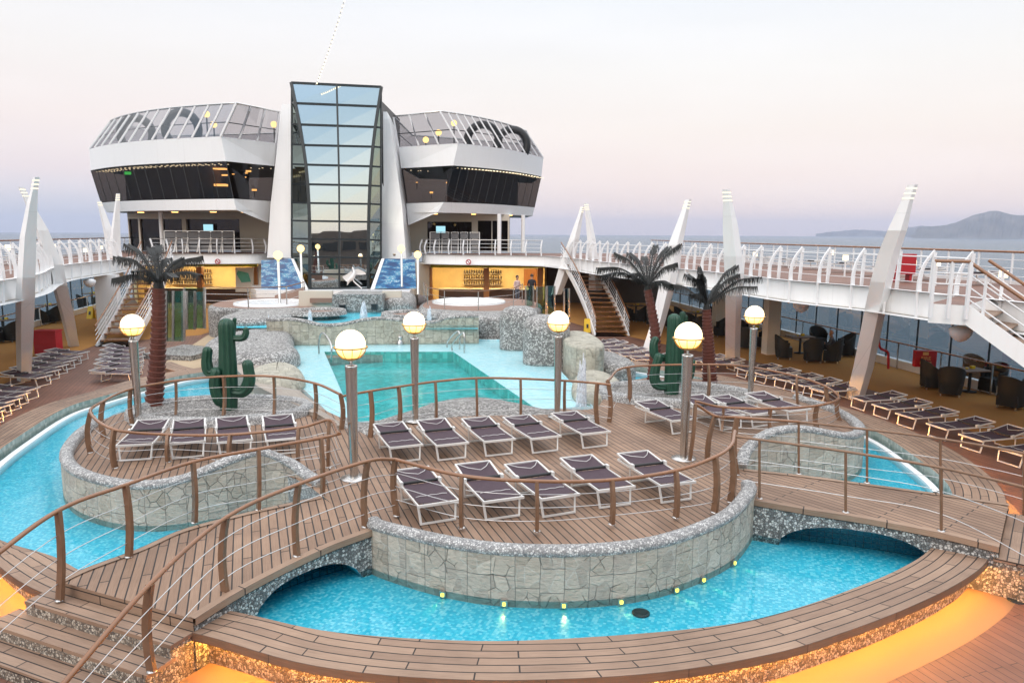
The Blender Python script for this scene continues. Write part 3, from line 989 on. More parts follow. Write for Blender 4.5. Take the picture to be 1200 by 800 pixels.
# ---------------------------------------------------------------- footbridges and steps
def bridge(label, near, far, arch, planks, end_w=0.0):
    """near/far: edge polylines (deck height in z); arch: (s0, s1, rise) of the opening below"""
    N_ = spline(near, 8); F_ = spline(far, 8)
    N_ = resample(N_, N_ and 0.12); k = len(N_)
    F_ = resample(F_, (sum((a - b).length for a, b in zip(F_, F_[1:]))) / (k - 1))[:k]
    while len(F_) < k: F_.append(F_[-1].copy())
    t = thing('footbridge', label, 'footbridge', (N_[k // 2].x, N_[k // 2].y, 0))
    u, v = planks
    m = MB()
    for i in range(k - 1):
        q = [N_[i], N_[i + 1], F_[i + 1], F_[i]]
        m.face(q, [(p.dot(u), p.dot(v)) for p in q])
    o = m.build('deck_boards', M['teak'], t)
    # edge boards
    for E, sgn in ((N_, 1), (F_, -1)):
        m = MB()
        o1 = offset(E, 0.03 * sgn)
        m.ribbon(lift(o1, -0.09), lift(o1, 0.012))
        m.ribbon(lift(o1, 0.012), lift(offset(E, -0.10 * sgn), 0.014))
        m.ribbon(lift(o1, -0.09), lift(offset(E, -0.06 * sgn), -0.09))
        m.build('edge_board', M['teak_rim'], t)
    # pebble face with the arched opening
    def under(i):
        s = i / (k - 1)
        a0, a1, rise = arch
        if s <= a0 or s >= a1: return -0.3
        x = (s - a0) / (a1 - a0) * 2 - 1
        return WZ - 0.25 + (rise + 0.25) * (1 - abs(x) ** 2.6) ** 0.5
    m = MB()
    for E in (N_, F_):
        lo = [V((p.x, p.y, min(under(i), p.z - 0.1))) for i, p in enumerate(E)]
        m.ribbon(lo, lift(E, -0.085))
    m.build('pebble_face', M['pebble_grey'], t)
    m = MB()
    m.ribbon([V((p.x, p.y, min(under(i), p.z - 0.1))) for i, p in enumerate(N_)], [V((p.x, p.y, min(under(i), p.z - 0.1))) for i, p in enumerate(F_)])
    m.build('vault', M['tile_front'], t)
    # safety net hanging across the opening
    a0, a1, rise = arch
    i0, i1 = int(a0 * (k - 1)) + 1, int(a1 * (k - 1))
    m = MB()
    line = [N_[i].lerp(F_[i], 0.22) for i in range(i0, i1)]
    for j in range(0, len(line), 1):
        top = under(i0 + j) - 0.01
        if top > WZ - 0.2:
            m.tube([V((line[j].x, line[j].y, top)), V((line[j].x + 0.02, line[j].y, WZ - 0.22))], 0.004, 4)
    for q in range(4):
        zz = WZ - 0.1 + q * 0.1
        seg = [V((p.x, p.y, min(zz, under(i0 + j) - 0.02))) for j, p in enumerate(line)]
        if len(seg) > 2: m.tube(seg, 0.004, 4)
    m.build('safety_net', M['netblue'], t)
    return t, N_, F_


M['netblue'] = plain('blue_net', (0.02, 0.10, 0.16), 0.8)
EL = R(0)
LBn = [G(227, 725, 0.72), G(270, 698, 0.755), G(312, 675, 0.79), G(352, 655, 0.83), G(390, 638, 0.87), G(420, 627, 0.905), G(440, 620, 0.925)]
LBf = [G(70, 681, 0.72), G(100, 667, 0.75), G(165, 643, 0.79), G(215, 621, 0.83), G(290, 601, 0.88), G(340, 590, 0.905), G(376, 582, 0.925)]
bl, LBN, LBF = bridge('left footbridge of teak boards over a dark arch, reached by the steps', LBn, LBf, (0.30, 0.93, 0.30), (AX, AY))
PD = V((-0.665, 0.747, 0)); PE = V((PD.y, -PD.x, 0))
RBn = [G(884, 586, 0.93), G(947, 597, 0.915), G(1000, 605, 0.89), G(1050, 614, 0.86), G(1110, 626, 0.82), G(1171, 641, 0.78)]
RBf = [G(872, 550, 0.93), G(936, 557, 0.915), G(975, 562, 0.89), G(1016, 567.5, 0.86), G(1100, 579, 0.82), G(1182, 591, 0.78)]
br, RBN, RBF = bridge('right footbridge of teak boards above a dark arched opening with a net', RBn, RBf, (0.10, 0.80, 0.36), (PD, PE))


def steps(label, a, b, n_out, levels, run, grow0, grow1):
    """a-b is the top nosing; treads follow outward, one per level"""
    a, b = V(a), V(b)
    d = (b - a).normalized()
    nrm = V(n_out).normalized()
    t = thing('steps', label, 'steps', (a.x, a.y, 0))
    z_prev = a.z
    m = MB(); m.ribbon([V((p.x, p.y, levels[0] - 0.03)) + nrm * 0.012 for p in (a, b)], [p + nrm * 0.012 - V((0, 0, 0.004)) for p in (a, b)]); m.build('top_riser', M['teak_rim'], t)
    for k, z in enumerate(levels):
        i0, i1 = run * k, run * (k + 1)
        A0 = a - d * grow0 * (k + 1); B0 = b + d * grow1 * (k + 1)
        q = [A0 + nrm * (i0 - 0.06), B0 + nrm * (i0 - 0.06), B0 + nrm * i1, A0 + nrm * i1]
        if k == len(levels) - 1 and z <= 0.01: break
        q = [V((p.x, p.y, z)) for p in q]
        m = MB()
        m.face(q, [(p.dot(d), p.dot(nrm)) for p in q])
        lo = [V((p.x, p.y, z - 0.05)) for p in q]
        for i in range(4):
            j = (i + 1) % 4
            m.face([lo[i], lo[j], q[j], q[i]])
        m.build('tread', M['teak_rim'], t)
        m = MB()
        c = (q[0] + q[1] + q[2] + q[3]) / 4
        s = [V((c.x + (p.x - c.x) * 0.985, c.y + (p.y - c.y) * 0.985, z - 0.05)) for p in q]
        m.ribbon([V((p.x, p.y, -0.01)) for p in s], s, True)
        m.build('riser', M['pebble_warm'], t)
    return t


sa, sb = LBF[0], LBN[0]
sd_ = (sb - sa).normalized()
sn = V((-(-sd_.y), -sd_.x, 0)); sn = V((sd_.y, -sd_.x, 0))
if sn.y > 0: sn = -sn
steps('teak-boarded steps rising from the bottom left corner to the left footbridge', sa + V((0, 0, 0.012)), sb + V((0, 0, 0.012)), sn, [0.558, 0.372, 0.19], 0.37, 0.22, 0.0)
# riser boards under the top nosing
ra, rb = RBF[-1], RBN[-1]
rd = (rb - ra).normalized(); rn = V((rd.y, -rd.x, 0))
if rn.x < 0: rn = -rn
steps('teak steps going down from the right footbridge at the right edge', ra, rb, rn, [0.61, 0.44, 0.27, 0.12], 0.36, 0.05, 0.05)


# ---------------------------------------------------------------- railings
def railing(label, bases, tops=None, height=0.93, cables=3, style='wood', ext0=None, ext1=None, sub=7, bow=0.05, side=1, group=None, post_at=None, closed=False, pw=0.115, out=0.0):
    """bases: 3D foot points of the posts in order; the handrail runs smoothly through their tops"""
    B = [V(b) for b in bases]
    T = [V(t) for t in tops] if tops else [b + V((0, 0, height)) for b in B]
    t = thing('railing', label, 'railing', tuple(B[0]), 0, group)
    topline = ([V(ext0)] if ext0 is not None else []) + T + ([V(ext1)] if ext1 is not None else [])
    hl = spline(topline, sub, closed)
    m = MB()
    if style == 'wood':
        m.tube(hl, 0.036, 8, closed, True, 0.85)
    else:
        m.tube(hl, 0.024, 8, closed)
    m.build('handrail', M['rail_wood'] if style == 'wood' else M['post_wood'], t)
    for i, (b, p) in enumerate(zip(B, T)):
        tg = tang(T, i)
        tg = V((tg.x, tg.y, 0)).normalized()
        nn = V((tg.y, -tg.x, 0)) * side
        m = MB()
        if style == 'wood':
            st = []
            for k in range(7):
                s = k / 6
                c = b.lerp(p, s) + nn * (bow * math.sin(math.pi * s) + out * s)
                w, d = pw * (1.0 - 0.18 * s), 0.055
                st.append([c + nn * (w / 2) + tg * (d / 2), c - nn * (w / 2) + tg * (d / 2), c - nn * (w / 2) - tg * (d / 2), c + nn * (w / 2) - tg * (d / 2)])
            m.grid(st, cv=True, smooth=False)
            m.face(st[-1]); m.face(st[0][::-1])
        else:
            m.tube([b, p], 0.024, 8)
        po = m.build('post', M['post_wood'], t)
        if cables and b.y < 15.5:
            m = MB(); m.lathe([(0.062, 0), (0.062, 0.01), (0.03, 0.016)], b + V((0, 0, 0.002)), 12)
            m.build('foot_plate', M['steel'], po)
    lines = []
    for c in range(cables):
        f = (c + 0.75) / (cables + 0.75) if cables > 1 else 0.5
        L = [b.lerp(p, f) + V((0, 0, 0)) for b, p in zip(B, T)]
        pre, post = [], []
        if ext0 is not None:
            pre = [V(ext0) + (L[0] - T[0]) * 1.0]
        if ext1 is not None:
            post = [V(ext1) + (L[-1] - T[-1]) * 1.0]
        m = MB(); m.tube(spline(pre + L + post, sub, closed), 0.0065, 5, closed)
        m.build('cable', M['cable'], t)
    return t


# near side of the left bridge, running on round the front of the sun deck
zb = lambda P_, s: P_[min(len(P_) - 1, max(0, int(s * (len(P_) - 1))))]
def on(px, py, z): return G(px, py, z)


b1 = [on(60, 905, 0.0), on(178, 786, 0.37), on(264, 694, 0.74), on(348, 651, 0.84), on(428, 617, 0.92), on(465, 604, 0.95)]
t1 = [D(62, 815, b1[0].y), D(176, 684, b1[1].y), D(265, 606, b1[2].y), D(350, 567, b1[3].y), D(431, 540, b1[4].y), D(463, 538, b1[5].y)]
railing('varnished handrail on curved posts along the near side of the steps and left footbridge', b1, t1, ext0=D(-10, 890, b1[0].y - 0.4), bow=0.07, side=-1)
b2 = [on(541, 618, 0.97), on(629, 622, 0.98), on(717, 614, 0.98), on(792, 606, 0.97), on(837, 600, 0.97), on(856, 588, 0.96)]
t2 = [D(541, 557, b2[0].y), D(629, 563.5, b2[1].y), D(717, 562, b2[2].y), D(792, 551, b2[3].y), D(838, 535, b2[4].y), D(857, 521, b2[5].y)]
railing('long bowed varnished railing along the front of the sun deck above the stone wall', b2, t2, ext0=D(463, 538, b1[5].y), ext1=D(861, 505, b2[5].y + 0.7), bow=0.05, side=1)
b3 = [on(70, 703, 0.58), on(151, 652, 0.78), on(228, 612, 0.84), on(303, 597, 0.89), on(378, 580, 0.92)]
t3 = [D(68, 598, b3[0].y), D(147, 568, b3[1].y), D(226, 541, b3[2].y), D(303, 526, b3[3].y), D(376, 513, b3[4].y)]
railing('handrail along the far side of the left footbridge, in front of the wavy stone wall', b3, t3, ext0=D(-25, 665, b3[0].y - 1.2), ext1=D(398, 508, b3[4].y + 0.5), bow=0.05, side=1)
b4 = [on(385, 548, 0.92), on(350, 548, 0.92), on(270, 547, 0.92), on(197, 541, 0.92), on(135, 548, 0.92), on(106, 530, 0.92), on(122, 512, 0.92), on(155, 497, 0.92), on(206, 490, 0.94), on(262, 488, 1.0), on(321, 491, 1.0), on(369, 491, 0.95), on(400, 503, 0.92)]
t4 = [D(386, 492, b4[0].y), D(350, 501, b4[1].y), D(270, 509, b4[2].y), D(197, 509, b4[3].y), D(134, 503, b4[4].y), D(106, 483, b4[5].y), D(121, 470, b4[6].y), D(153, 456, b4[7].y), D(206, 446, b4[8].y), D(262, 441, b4[9].y), D(321, 441, b4[10].y), D(369, 449, b4[11].y), D(399, 462, b4[12].y)]
railing('looping varnished railing all round the left lounger terrace', b4, t4, ext0=D(397, 508, b3[4].y + 0.4), bow=0.06, side=-1)
b5 = [on(434, 512, 0.92), on(468, 498, 0.92), on(511, 493, 0.92), on(559, 490, 0.92), on(610, 489, 0.92), on(662, 487, 0.92), on(700, 497, 0.92)]
t5 = [D(434, 458, b5[0].y), D(467, 453, b5[1].y), D(510, 447, b5[2].y), D(558, 443, b5[3].y), D(610, 443.5, b5[4].y), D(662, 446, b5[5].y), D(700, 449, b5[6].y)]
railing('bowed railing behind the centre loungers overlooking the big pool', b5, t5, ext0=D(402, 464, b5[0].y + 0.6), ext1=D(716, 451, b5[6].y - 0.1), bow=0.05, side=1)
b6 = [on(714, 494, 0.92), on(737, 473, 0.92), on(830, 465, 1.0), on(880, 466, 0.95), on(935, 474, 0.92), on(975, 478, 0.92), on(984, 492, 0.92), on(958, 505, 0.92), on(903, 508, 1.0), on(846, 505, 0.95)]
t6 = [D(712, 446, b6[0].y), D(736, 430, b6[1].y), D(830, 427, b6[2].y), D(880, 430, b6[3].y), D(934, 441, b6[4].y), D(968, 453, b6[5].y), D(983, 466, b6[6].y), D(958, 475, b6[7].y), D(903, 478.5, b6[8].y), D(848, 477, b6[9].y)]
railing('looping varnished railing all round the right lounger terrace', b6, t6, ext1=D(815, 470, b6[9].y - 0.3), bow=0.06, side=1)
b7 = [on(808, 540, 0.92), on(829, 540, 0.92), on(863, 556, 0.93), on(936, 555, 0.91), on(1016, 565.5, 0.87), on(1102, 577, 0.82), on(1200, 605, 0.55)]
t7 = [D(815, 473, b7[0].y), D(838, 487, b7[1].y), D(864, 489, b7[2].y), D(936, 494, b7[3].y), D(1016, 503, b7[4].y), D(1102, 514, b7[5].y), D(1200, 531, b7[6].y)]
railing('handrail along the far side of the right footbridge, in front of the humped stone wall', b7[:3], t7[:3], ext1=t7[3], bow=0.07, side=1)
railing('thin steel-posted handrail along the far side of the right footbridge', b7[3:], t7[3:], ext1=D(1240, 545, b7[6].y - 0.5), style='steel', cables=2)
b8 = [on(890, 584, 0.93), on(991, 600, 0.90), on(1103, 622, 0.83), on(1215, 690, 0.4)]
t8 = [D(890, 515, b8[0].y), D(991, 529, b8[1].y), D(1103, 548, b8[2].y), D(1215, 575, b8[3].y)]
railing('thin steel-posted handrail along the near side of the right footbridge', b8, t8, ext0=D(861, 511, b8[0].y + 0.2), ext1=D(1250, 592, b8[3].y - 0.3), style='steel', cables=2)
# ---------------------------------------------------------------- globe lamps
def make_lamp():
    t = thing('globe_lamp', 'x', 'lamp')
    m = MB(); m.lathe([(0.24, 0), (0.24, 0.012), (0.10, 0.03)], (0, 0, 0.002), 24); m.build('base_plate', M['steel'], t)
    m = MB(); m.lathe([(0.072, 0.02), (0.085, 0.8), (0.10, 1.6), (0.108, 2.02), (0.112, 2.05), (0.10, 2.07), (0.03, 2.075)], (0, 0, 0), 20); m.build('pole', M['pole'], t)
    m = MB(); m.lathe([(0.03, 2.06), (0.028, 2.15), (0.06, 2.165)], (0, 0, 0), 12); m.build('neck', M['steel'], t)
    gc = 2.15 + 0.285
    m = MB()
    m.lathe([(0.262 * math.cos(a), gc + 0.262 * math.sin(a)) for a in [R(-88 + 176 * k / 16) for k in range(17)]], (0, 0, 0), 24, True, True)
    m.build('globe', M['globe'], t)
    m = MB()
    ring = [V((0.29 * math.cos(2 * math.pi * k / 28), 0.29 * math.sin(2 * math.pi * k / 28), gc - 0.05)) for k in range(28)]
    m.tube(ring, 0.014, 6, True)
    for k in range(10):
        a = 2 * math.pi * k / 10
        m.tube([V((0.283 * math.cos(e) * math.cos(a), 0.283 * math.cos(e) * math.sin(a), gc + 0.283 * math.sin(e))) for e in [R(-10 - 72 * q / 6) for q in range(7)]], 0.007, 5)
    m.lathe([(0.06, gc - 0.285), (0.14, gc - 0.255), (0.18, gc - 0.225), (0.175, gc - 0.222), (0.10, gc - 0.262)], (0, 0, 0), 20)
    m.build('bowl_cage', M['brass'], t)
    return t


lamp0 = make_lamp()
LAMPS = [((415, 560), 0.92, (412, 386), 'lit globe lamp standing nearest, at the head of the left footbridge'),
         ((163, 496), 0.92, (163, 368), 'lit globe lamp beside the red-barked palm on the left terrace'),
         ((487, 493), 0.95, (485, 365), 'lit globe lamp behind the far lounger row, in front of the teal pool'),
         ((653, 488), 0.95, (655, 364), 'lit globe lamp in front of the pebble boulders, right end of the far lounger row'),
         ((801, 537), 0.92, (804, 377), 'lit globe lamp before the dark green cactus of the right terrace'),
         ((879, 468), 0.95, (883, 358), 'lit globe lamp at the back of the right lounger terrace, rightmost of the big lamps')]
for i, (b, z, top, lab) in enumerate(LAMPS):
    p = G(b[0], b[1], z)
    h = D(top[0], top[1], p.y).z - z
    l = lamp0 if i == 0 else copy_tree(lamp0)
    l.location = p; l.scale = (h / 2.70,) * 3
    tag(l, lab, 'lamp', 'globe lamps on steel poles')
far_lamp = thing('globe_lamp', 'x', 'lamp')
m = MB(); m.lathe([(0.12, 0), (0.12, 0.05), (0.09, 0.1), (0.10, 3.0), (0.03, 3.02)], (0, 0, 0), 10); m.build('pole', M['pole'], far_lamp)
m = MB(); m.lathe([(0.30 * math.cos(a), 3.3 + 0.30 * math.sin(a)) for a in [R(-88 + 176 * k / 10) for k in range(11)]], (0, 0, 0), 14); m.build('globe', M['globe_far'], far_lamp)
for i, (px, top, bot, y, lab) in enumerate([(354, 287, 338, 44, 'small far globe lamp left of the glass tower, nearer the tower of the two'), (328, 294, 356, 41, 'small far globe lamp above the left white hot tub'),
                                            (471, 287, 336, 46, 'small far globe lamp right of the glass tower, by the wave mosaic'), (490, 294, 345, 42, 'small far globe lamp at the left corner of the right bar')]):
    a, b = D(px, top, y), D(px, bot, y)
    l = far_lamp if i == 0 else copy_tree(far_lamp)
    l.location = b; l.scale = ((a.z - b.z) / 3.6,) * 3
    tag(l, lab, 'lamp', 'small globe lamps by the upper pool')


# ---------------------------------------------------------------- sun loungers
def make_lounger():
    """foot end at the origin, head along +Y"""
    t = thing('sun_lounger', 'x', 'sun lounger')
    W, L, h = 0.68, 1.60, 0.35
    m = MB()
    for s in (-1, 1):
        x = s * W / 2
        m.beam((x, 0, h), (x, 1.03, h), 0.022, 0.036)
        m.beam((x, 1.03, h), (x, L, h), 0.024, 0.034)
    m.beam((-W / 2 - 0.02, 0.0, h), (W / 2 + 0.02, 0.0, h), 0.03, 0.042)
    m.beam((-W / 2, L, h), (W / 2, L, h), 0.03, 0.04)
    m.build('frame', M['alu'], t)
    for y, sp in ((0.10, -0.06), (1.15, 0.05)):
        m = MB()
        for s in (-1, 1):
            m.beam((s * (W / 2 - 0.02), y, h - 0.02), (s * (W / 2 - 0.05), y + sp, 0.02), 0.03, 0.03)
        m.beam((-W / 2 + 0.05, y + sp, 0.035), (W / 2 - 0.05, y + sp, 0.035), 0.025, 0.03)
        m.build('leg', M['alu'], t)
    m = MB()
    rows = []
    for k in range(9):
        y = 0.05 + 0.96 * k / 8
        sag = -0.022 * math.sin(math.pi * k / 8)
        rows.append([V((x, y, h + 0.028 + sag - 0.012 * (1 - (x / 0.3) ** 2))) for x in (-0.312, -0.15, 0, 0.15, 0.312)])
    m.grid(rows, smooth=True)
    m.build('sling', M['sling'], t)
    br = 0.055
    m = MB()
    rows = [[V((x, 1.04 + 0.58 * k / 5, h + 0.045 + br * k / 5 - 0.012 * (1 - (x / 0.3) ** 2))) for x in (-0.30, -0.15, 0, 0.15, 0.30)] for k in range(6)]
    m.grid(rows, smooth=True)
    m.build('backrest_sling', M['sling'], t)
    m = MB()
    for s in (-1, 1):
        m.beam((s * 0.328, 1.01, h + 0.03), (s * 0.328, 1.65, h + 0.04 + br), 0.03, 0.035)
        m.beam((s * 0.345, 0.98, h + 0.05), (s * 0.345, 1.08, h + 0.05), 0.05, 0.07)
    m.beam((-0.33, 1.64, h + 0.04 + br), (0.33, 1.64, h + 0.04 + br), 0.03, 0.035)
    m.build('backrest_frame', M['alu'], t)
    m = MB()
    m.tube([V((-0.32, 1.61, h + br + 0.07)), V((-0.16, 1.42, h + br + 0.05)), V((0.02, 1.23, h + 0.12)), V((0.18, 1.40, h + br + 0.05)), V((0.32, 1.61, h + br + 0.07))], 0.006, 5)
    m.build('sunshade_wire', M['alu'], t)
    m = MB(); m.tube([V((-0.31, 1.035, h + 0.045)), V((0.31, 1.035, h + 0.045))], 0.028, 8); m.build('fabric_roll', M['black'], t)
    m = MB()
    m.tube([V((-0.27 + 0.09 * k, 0.40, h + 0.012 + (0.010 if k % 2 else 0))) for k in range(7)], 0.005, 4)
    m.build('seam_thread', M['alu'], t)
    return t


lg0 = make_lounger()
_first = [True]


def lounger(foot, rz, label, group):
    if _first[0]:
        l = lg0; _first[0] = False
    else:
        l = copy_tree(lg0)
    l.location = foot + V((random.uniform(-0.04, 0.04), random.uniform(-0.04, 0.04), 0)); l.rotation_euler = (0, 0, rz + R(random.uniform(-2.2, 2.2)))
    a = R(random.choice([-0.5, 0.5, 1.5, 2.5, 4.0, 7.0]))
    pv = V((0, 1.03, 0.385))
    for ch in l.children:
        if ch.name.split('.')[0] in ('backrest_sling', 'backrest_frame', 'sunshade_wire'):
            ch.rotation_euler = (a, 0, 0)
            ch.location = pv - Matrix.Rotation(a, 3, 'X') @ pv
    return tag(l, label, 'sun lounger', group)


HD = math.atan2(-AX.x, AX.y)      # heading of +Y onto the ship axis
grp = 'plum loungers on the raised sun deck'
cnt = ['first', 'second', 'third', 'fourth', 'fifth']
for i, px in enumerate([(477, 520), (529, 517.5), (587, 513), (642, 510), (697, 505)]):
    lounger(G(px[0], px[1] + 2, ZI + 0.36) - V((0, 0, 0.36)), HD + R(2), ['plum lounger at the left end of the far row of five, beside the pool lamp', 'second plum lounger from the left in the far row of five', 'middle plum lounger of the far row of five before the pool rail', 'fourth plum lounger from the left in the far row of five', 'plum lounger at the right end of the far row of five'][i], grp)
for i, px in enumerate([(514, 587), (590, 582), (659, 579), (725, 570), (794, 563.5)]):
    lounger(G(px[0], px[1] + 2, ZI + 0.36) - V((0, 0, 0.36)), HD + R(2), ['plum lounger at the left end of the near row of five, behind the front railing', 'second plum lounger from the left in the near row of five', 'middle plum lounger of the near row of five, behind the front railing', 'fourth plum lounger from the left in the near row of five', 'plum lounger at the right end of the near row of five'][i], grp)
for i, (px, a) in enumerate([((157, 521), -8), ((219, 518), 3), ((275, 516), 3), ((332, 514), 2)]):
    lounger(G(px[0], px[1], ZI + 0.36) - V((0, 0, 0.36)), HD + R(a), ['leftmost of four plum loungers on the left terrace', 'second plum lounger from the left on the left terrace', 'third plum lounger from the left on the left terrace, under the cactus', 'rightmost of four plum loungers on the left terrace'][i], 'plum loungers on the left terrace')
for i, px in enumerate([(800, 491), (860, 487), (897, 484), (938, 480)]):
    lounger(G(px[0], px[1], ZI + 0.36) - V((0, 0, 0.36)), HD + R(4), ['leftmost of four plum loungers on the right terrace', 'second plum lounger from the left on the right terrace', 'third plum lounger from the left on the right terrace', 'rightmost of four plum loungers on the right terrace'][i], 'plum loungers on the right terrace')


def row(feet, rz, fmt, group, ends):
    k = len(feet)
    for i, px in enumerate(feet):
        p = G(px[0], px[1], 0.36); p.z = 0.0
        lab = fmt.format(ends[0] if i == 0 else ends[1] if i == k - 1 else ORD[i] + ' nearest')
        lounger(p, rz, lab, group)


HX = R(-74)
row([(1232, 546), (1180, 528), (1137, 512.5), (1098, 499.5), (1061, 487), (1030, 476), (1003, 467)], HX, 'dark lounger by the right coping, {} of the row below the outer staircase', 'loungers along the right coping, near row', ('nearest', 'farthest'))
row([(957, 457), (934, 450), (911, 443.5), (889, 437.5), (868, 432)], HX, 'dark lounger behind the rightmost globe lamp, {} of its row of five', 'loungers along the right coping, middle row', ('nearest', 'farthest'))
row([(826, 425), (808, 421)], HX, 'dark lounger on the carpet between the two right palms, {} of the pair', 'pair of loungers between the palms', ('nearer', 'farther'))
row([(741, 420), (728, 415.5), (716, 411.5), (705, 407.5), (695, 404), (686, 401)], R(-80), 'dark lounger at the right staircase foot, {} of its row', 'loungers below the right staircase', ('nearest', 'farthest'))
row([(-6, 484), (6, 476), (16.5, 468.5), (27, 462), (39, 455.5)], R(85), 'dark lounger before the left edge pylon, {} of its row', 'loungers at the left edge', ('nearest', 'farthest'))
row([(53, 441), (63, 434.5), (72, 428.5), (81, 423), (89, 418), (97, 413)], R(80), 'dark lounger behind the left edge pylon, {} of its row', 'loungers behind the left pylon leg', ('nearest', 'farthest'))
row([(160, 436), (161, 429.5), (162, 423.5), (163, 418), (164, 413), (165, 408.5)], R(84), 'dark lounger below the left staircase, {} of its row', 'loungers below the left staircase', ('nearest', 'farthest'))


# ---------------------------------------------------------------- palms
def palm(label, base, top, fronds, w0, w1, seed, bend=0.0):
    rnd = random.Random(seed)
    t = thing('artificial_palm', label, 'palm', tuple(base))
    base, top = V(base), V(top)
    n = 22
    m = MB()
    prof = []
    path = spline([base, base.lerp(top, 0.5) + V((bend, 0, 0)), top], n // 2)
    pts, rad = [], []
    for i in range(len(path) - 1):
        f = i / (len(path) - 1)
        r = w0 + (w1 - w0) * f
        a, b = path[i], path[i + 1]
        pts += [a, a.lerp(b, 0.9)]
        rad += [r * 0.86, r * 1.07]
    m.tube(pts, rad, 14, smooth=False)
    m.build('trunk', M['palmbark'], t)
    m = MB()
    m.lathe([(w1 * 0.9, -0.1), (w1 * 0.8, 0.05), (w1 * 0.45, 0.22), (0.02, 0.3)], top, 10)
    m.build('crown_shaft', M['frond'], t)
    for tip, dy in fronds:
        e = D(tip[0], tip[1], top.y + dy)
        s = top + V((0, 0, 0.12))
        mid = s.lerp(e, 0.55) + V((0, 0, 0.13 * (e - s).length))
        sp = spline([s, mid, e], 9)
        m = MB()
        m.tube(sp, [0.034 * (1 - 0.7 * i / (len(sp) - 1)) for i in range(len(sp))], 5)
        for i in range(2, len(sp)):
            for sub in (0, 0.5):
                if i == len(sp) - 1 and sub: break
                p = sp[i].lerp(sp[min(i + 1, len(sp) - 1)], sub)
                tg = tang(sp, i)
                sd = tg.cross(V((0, 0, 1)))
                if sd.length < 1e-3: sd = V((1, 0, 0))
                sd.normalize()
                up = sd.cross(tg)
                f = i / len(sp)
                ln = 0.34 * (1 - 0.5 * abs(f - 0.6)) * rnd.uniform(0.8, 1.15)
                for sg in (-1, 1):
                    q1 = p + sd * sg * ln * 0.30 + tg * 0.05 + V((0, 0, 0.015))
                    q2 = p + sd * sg * ln * rnd.uniform(0.36, 0.5) + tg * 0.09 - V((0, 0, ln * rnd.uniform(0.6, 0.85)))
                    wd = tg * 0.019
                    m.face([p - wd * 0.7, p + wd * 0.7, q1 + wd, q1 - wd])
                    m.face([q1 - wd, q1 + wd, q2 + wd * 0.15, q2 - wd * 0.15])
        m.build('frond', M['frond'], t)
    return t


pb = G(180, 478, 0.95); palm('artificial palm with red ringed trunk and dark fronds on the left, beside a globe lamp', pb, D(186, 337, pb.y), [((135, 326), -0.3), ((138, 301), 0.1), ((150, 287), 0.3), ((176, 291), 0.6), ((186, 288), 0.9), ((197, 303), 0.8), ((212, 303), 0.4), ((234, 301), 0.2), ((233, 322), -0.3), ((160, 318), -0.9), ((205, 325), -0.9)], 0.235, 0.16, 3, 0.05)
pb = G(765, 447, 0.95); palm('leaning artificial palm with red ringed trunk behind the right cactus', pb, D(759, 339, pb.y + 0.2), [((702, 314), -0.2), ((706, 323), -0.7), ((722, 297), 0.3), ((738, 297), 0.8), ((755, 301), 1.0), ((768, 288), 0.9), ((783, 290), 0.6), ((796, 287), 0.2), ((791, 309), -0.4), ((785, 333), -0.7), ((738, 322), -1.0)], 0.20, 0.125, 4, 0.16)
pb = G(832, 449, 0.95); palm('upright artificial palm with red ringed trunk, rightmost palm', pb, D(828, 362, pb.y), [((820, 314), 0.2), ((816, 327), -0.6), ((821, 322), -0.9), ((862, 312), 0.4), ((864, 322), 0.0), ((889, 325), 0.2), ((885, 336), -0.4), ((846, 334), 0.9), ((783, 333), 0.5), ((806, 322), 0.8), ((812, 345), -0.7)], 0.235, 0.13, 5, 0.0)


# ---------------------------------------------------------------- cacti
def cactus(label, base, trunk, arms, seed):
    t = thing('saguaro_cactus', label, 'cactus', tuple(base))

    def limb(path, r, nrib):
        P = spline(path, 7)
        k = len(P)
        m = MB()
        rows = []
        ref = V((1, 0, 0))
        for i, p in enumerate(P):
            tg = tang(P, i)
            a = tg.cross(V((0, 1, 0)))
            if a.length < 1e-3: a = V((1, 0, 0))
            a.normalize(); b = a.cross(tg).normalized()
            s = i / (k - 1)
            rr = r * (0.86 + 0.14 * math.sin(math.pi * min(1, s * 1.2)))
            row = []
            for j in range(nrib * 4):
                an = 2 * math.pi * j / (nrib * 4)
                q = rr * (1 + 0.20 * math.cos(nrib * an))
                row.append(p + a * (q * math.cos(an)) + b * (q * math.sin(an)))
            rows.append(row)
        tg = tang(P, k - 1)
        for e in (0.35, 0.7, 0.92, 1.0):
            c = P[-1] + tg * (r * 0.9 * e)
            f = math.sqrt(max(0.001, 1 - e * e))
            rows.append([c + (p - P[-1]) * f for p in rows[k - 1]])
        m.grid(rows, cv=True, smooth=True)
        m.face(rows[0][::-1])
        return m
    limb(trunk[0], trunk[1], 9).build('stem', M['cactus'], t)
    for path, r in arms:
        limb(path, r, 7).build('arm', M['cactus'], t)
    return t


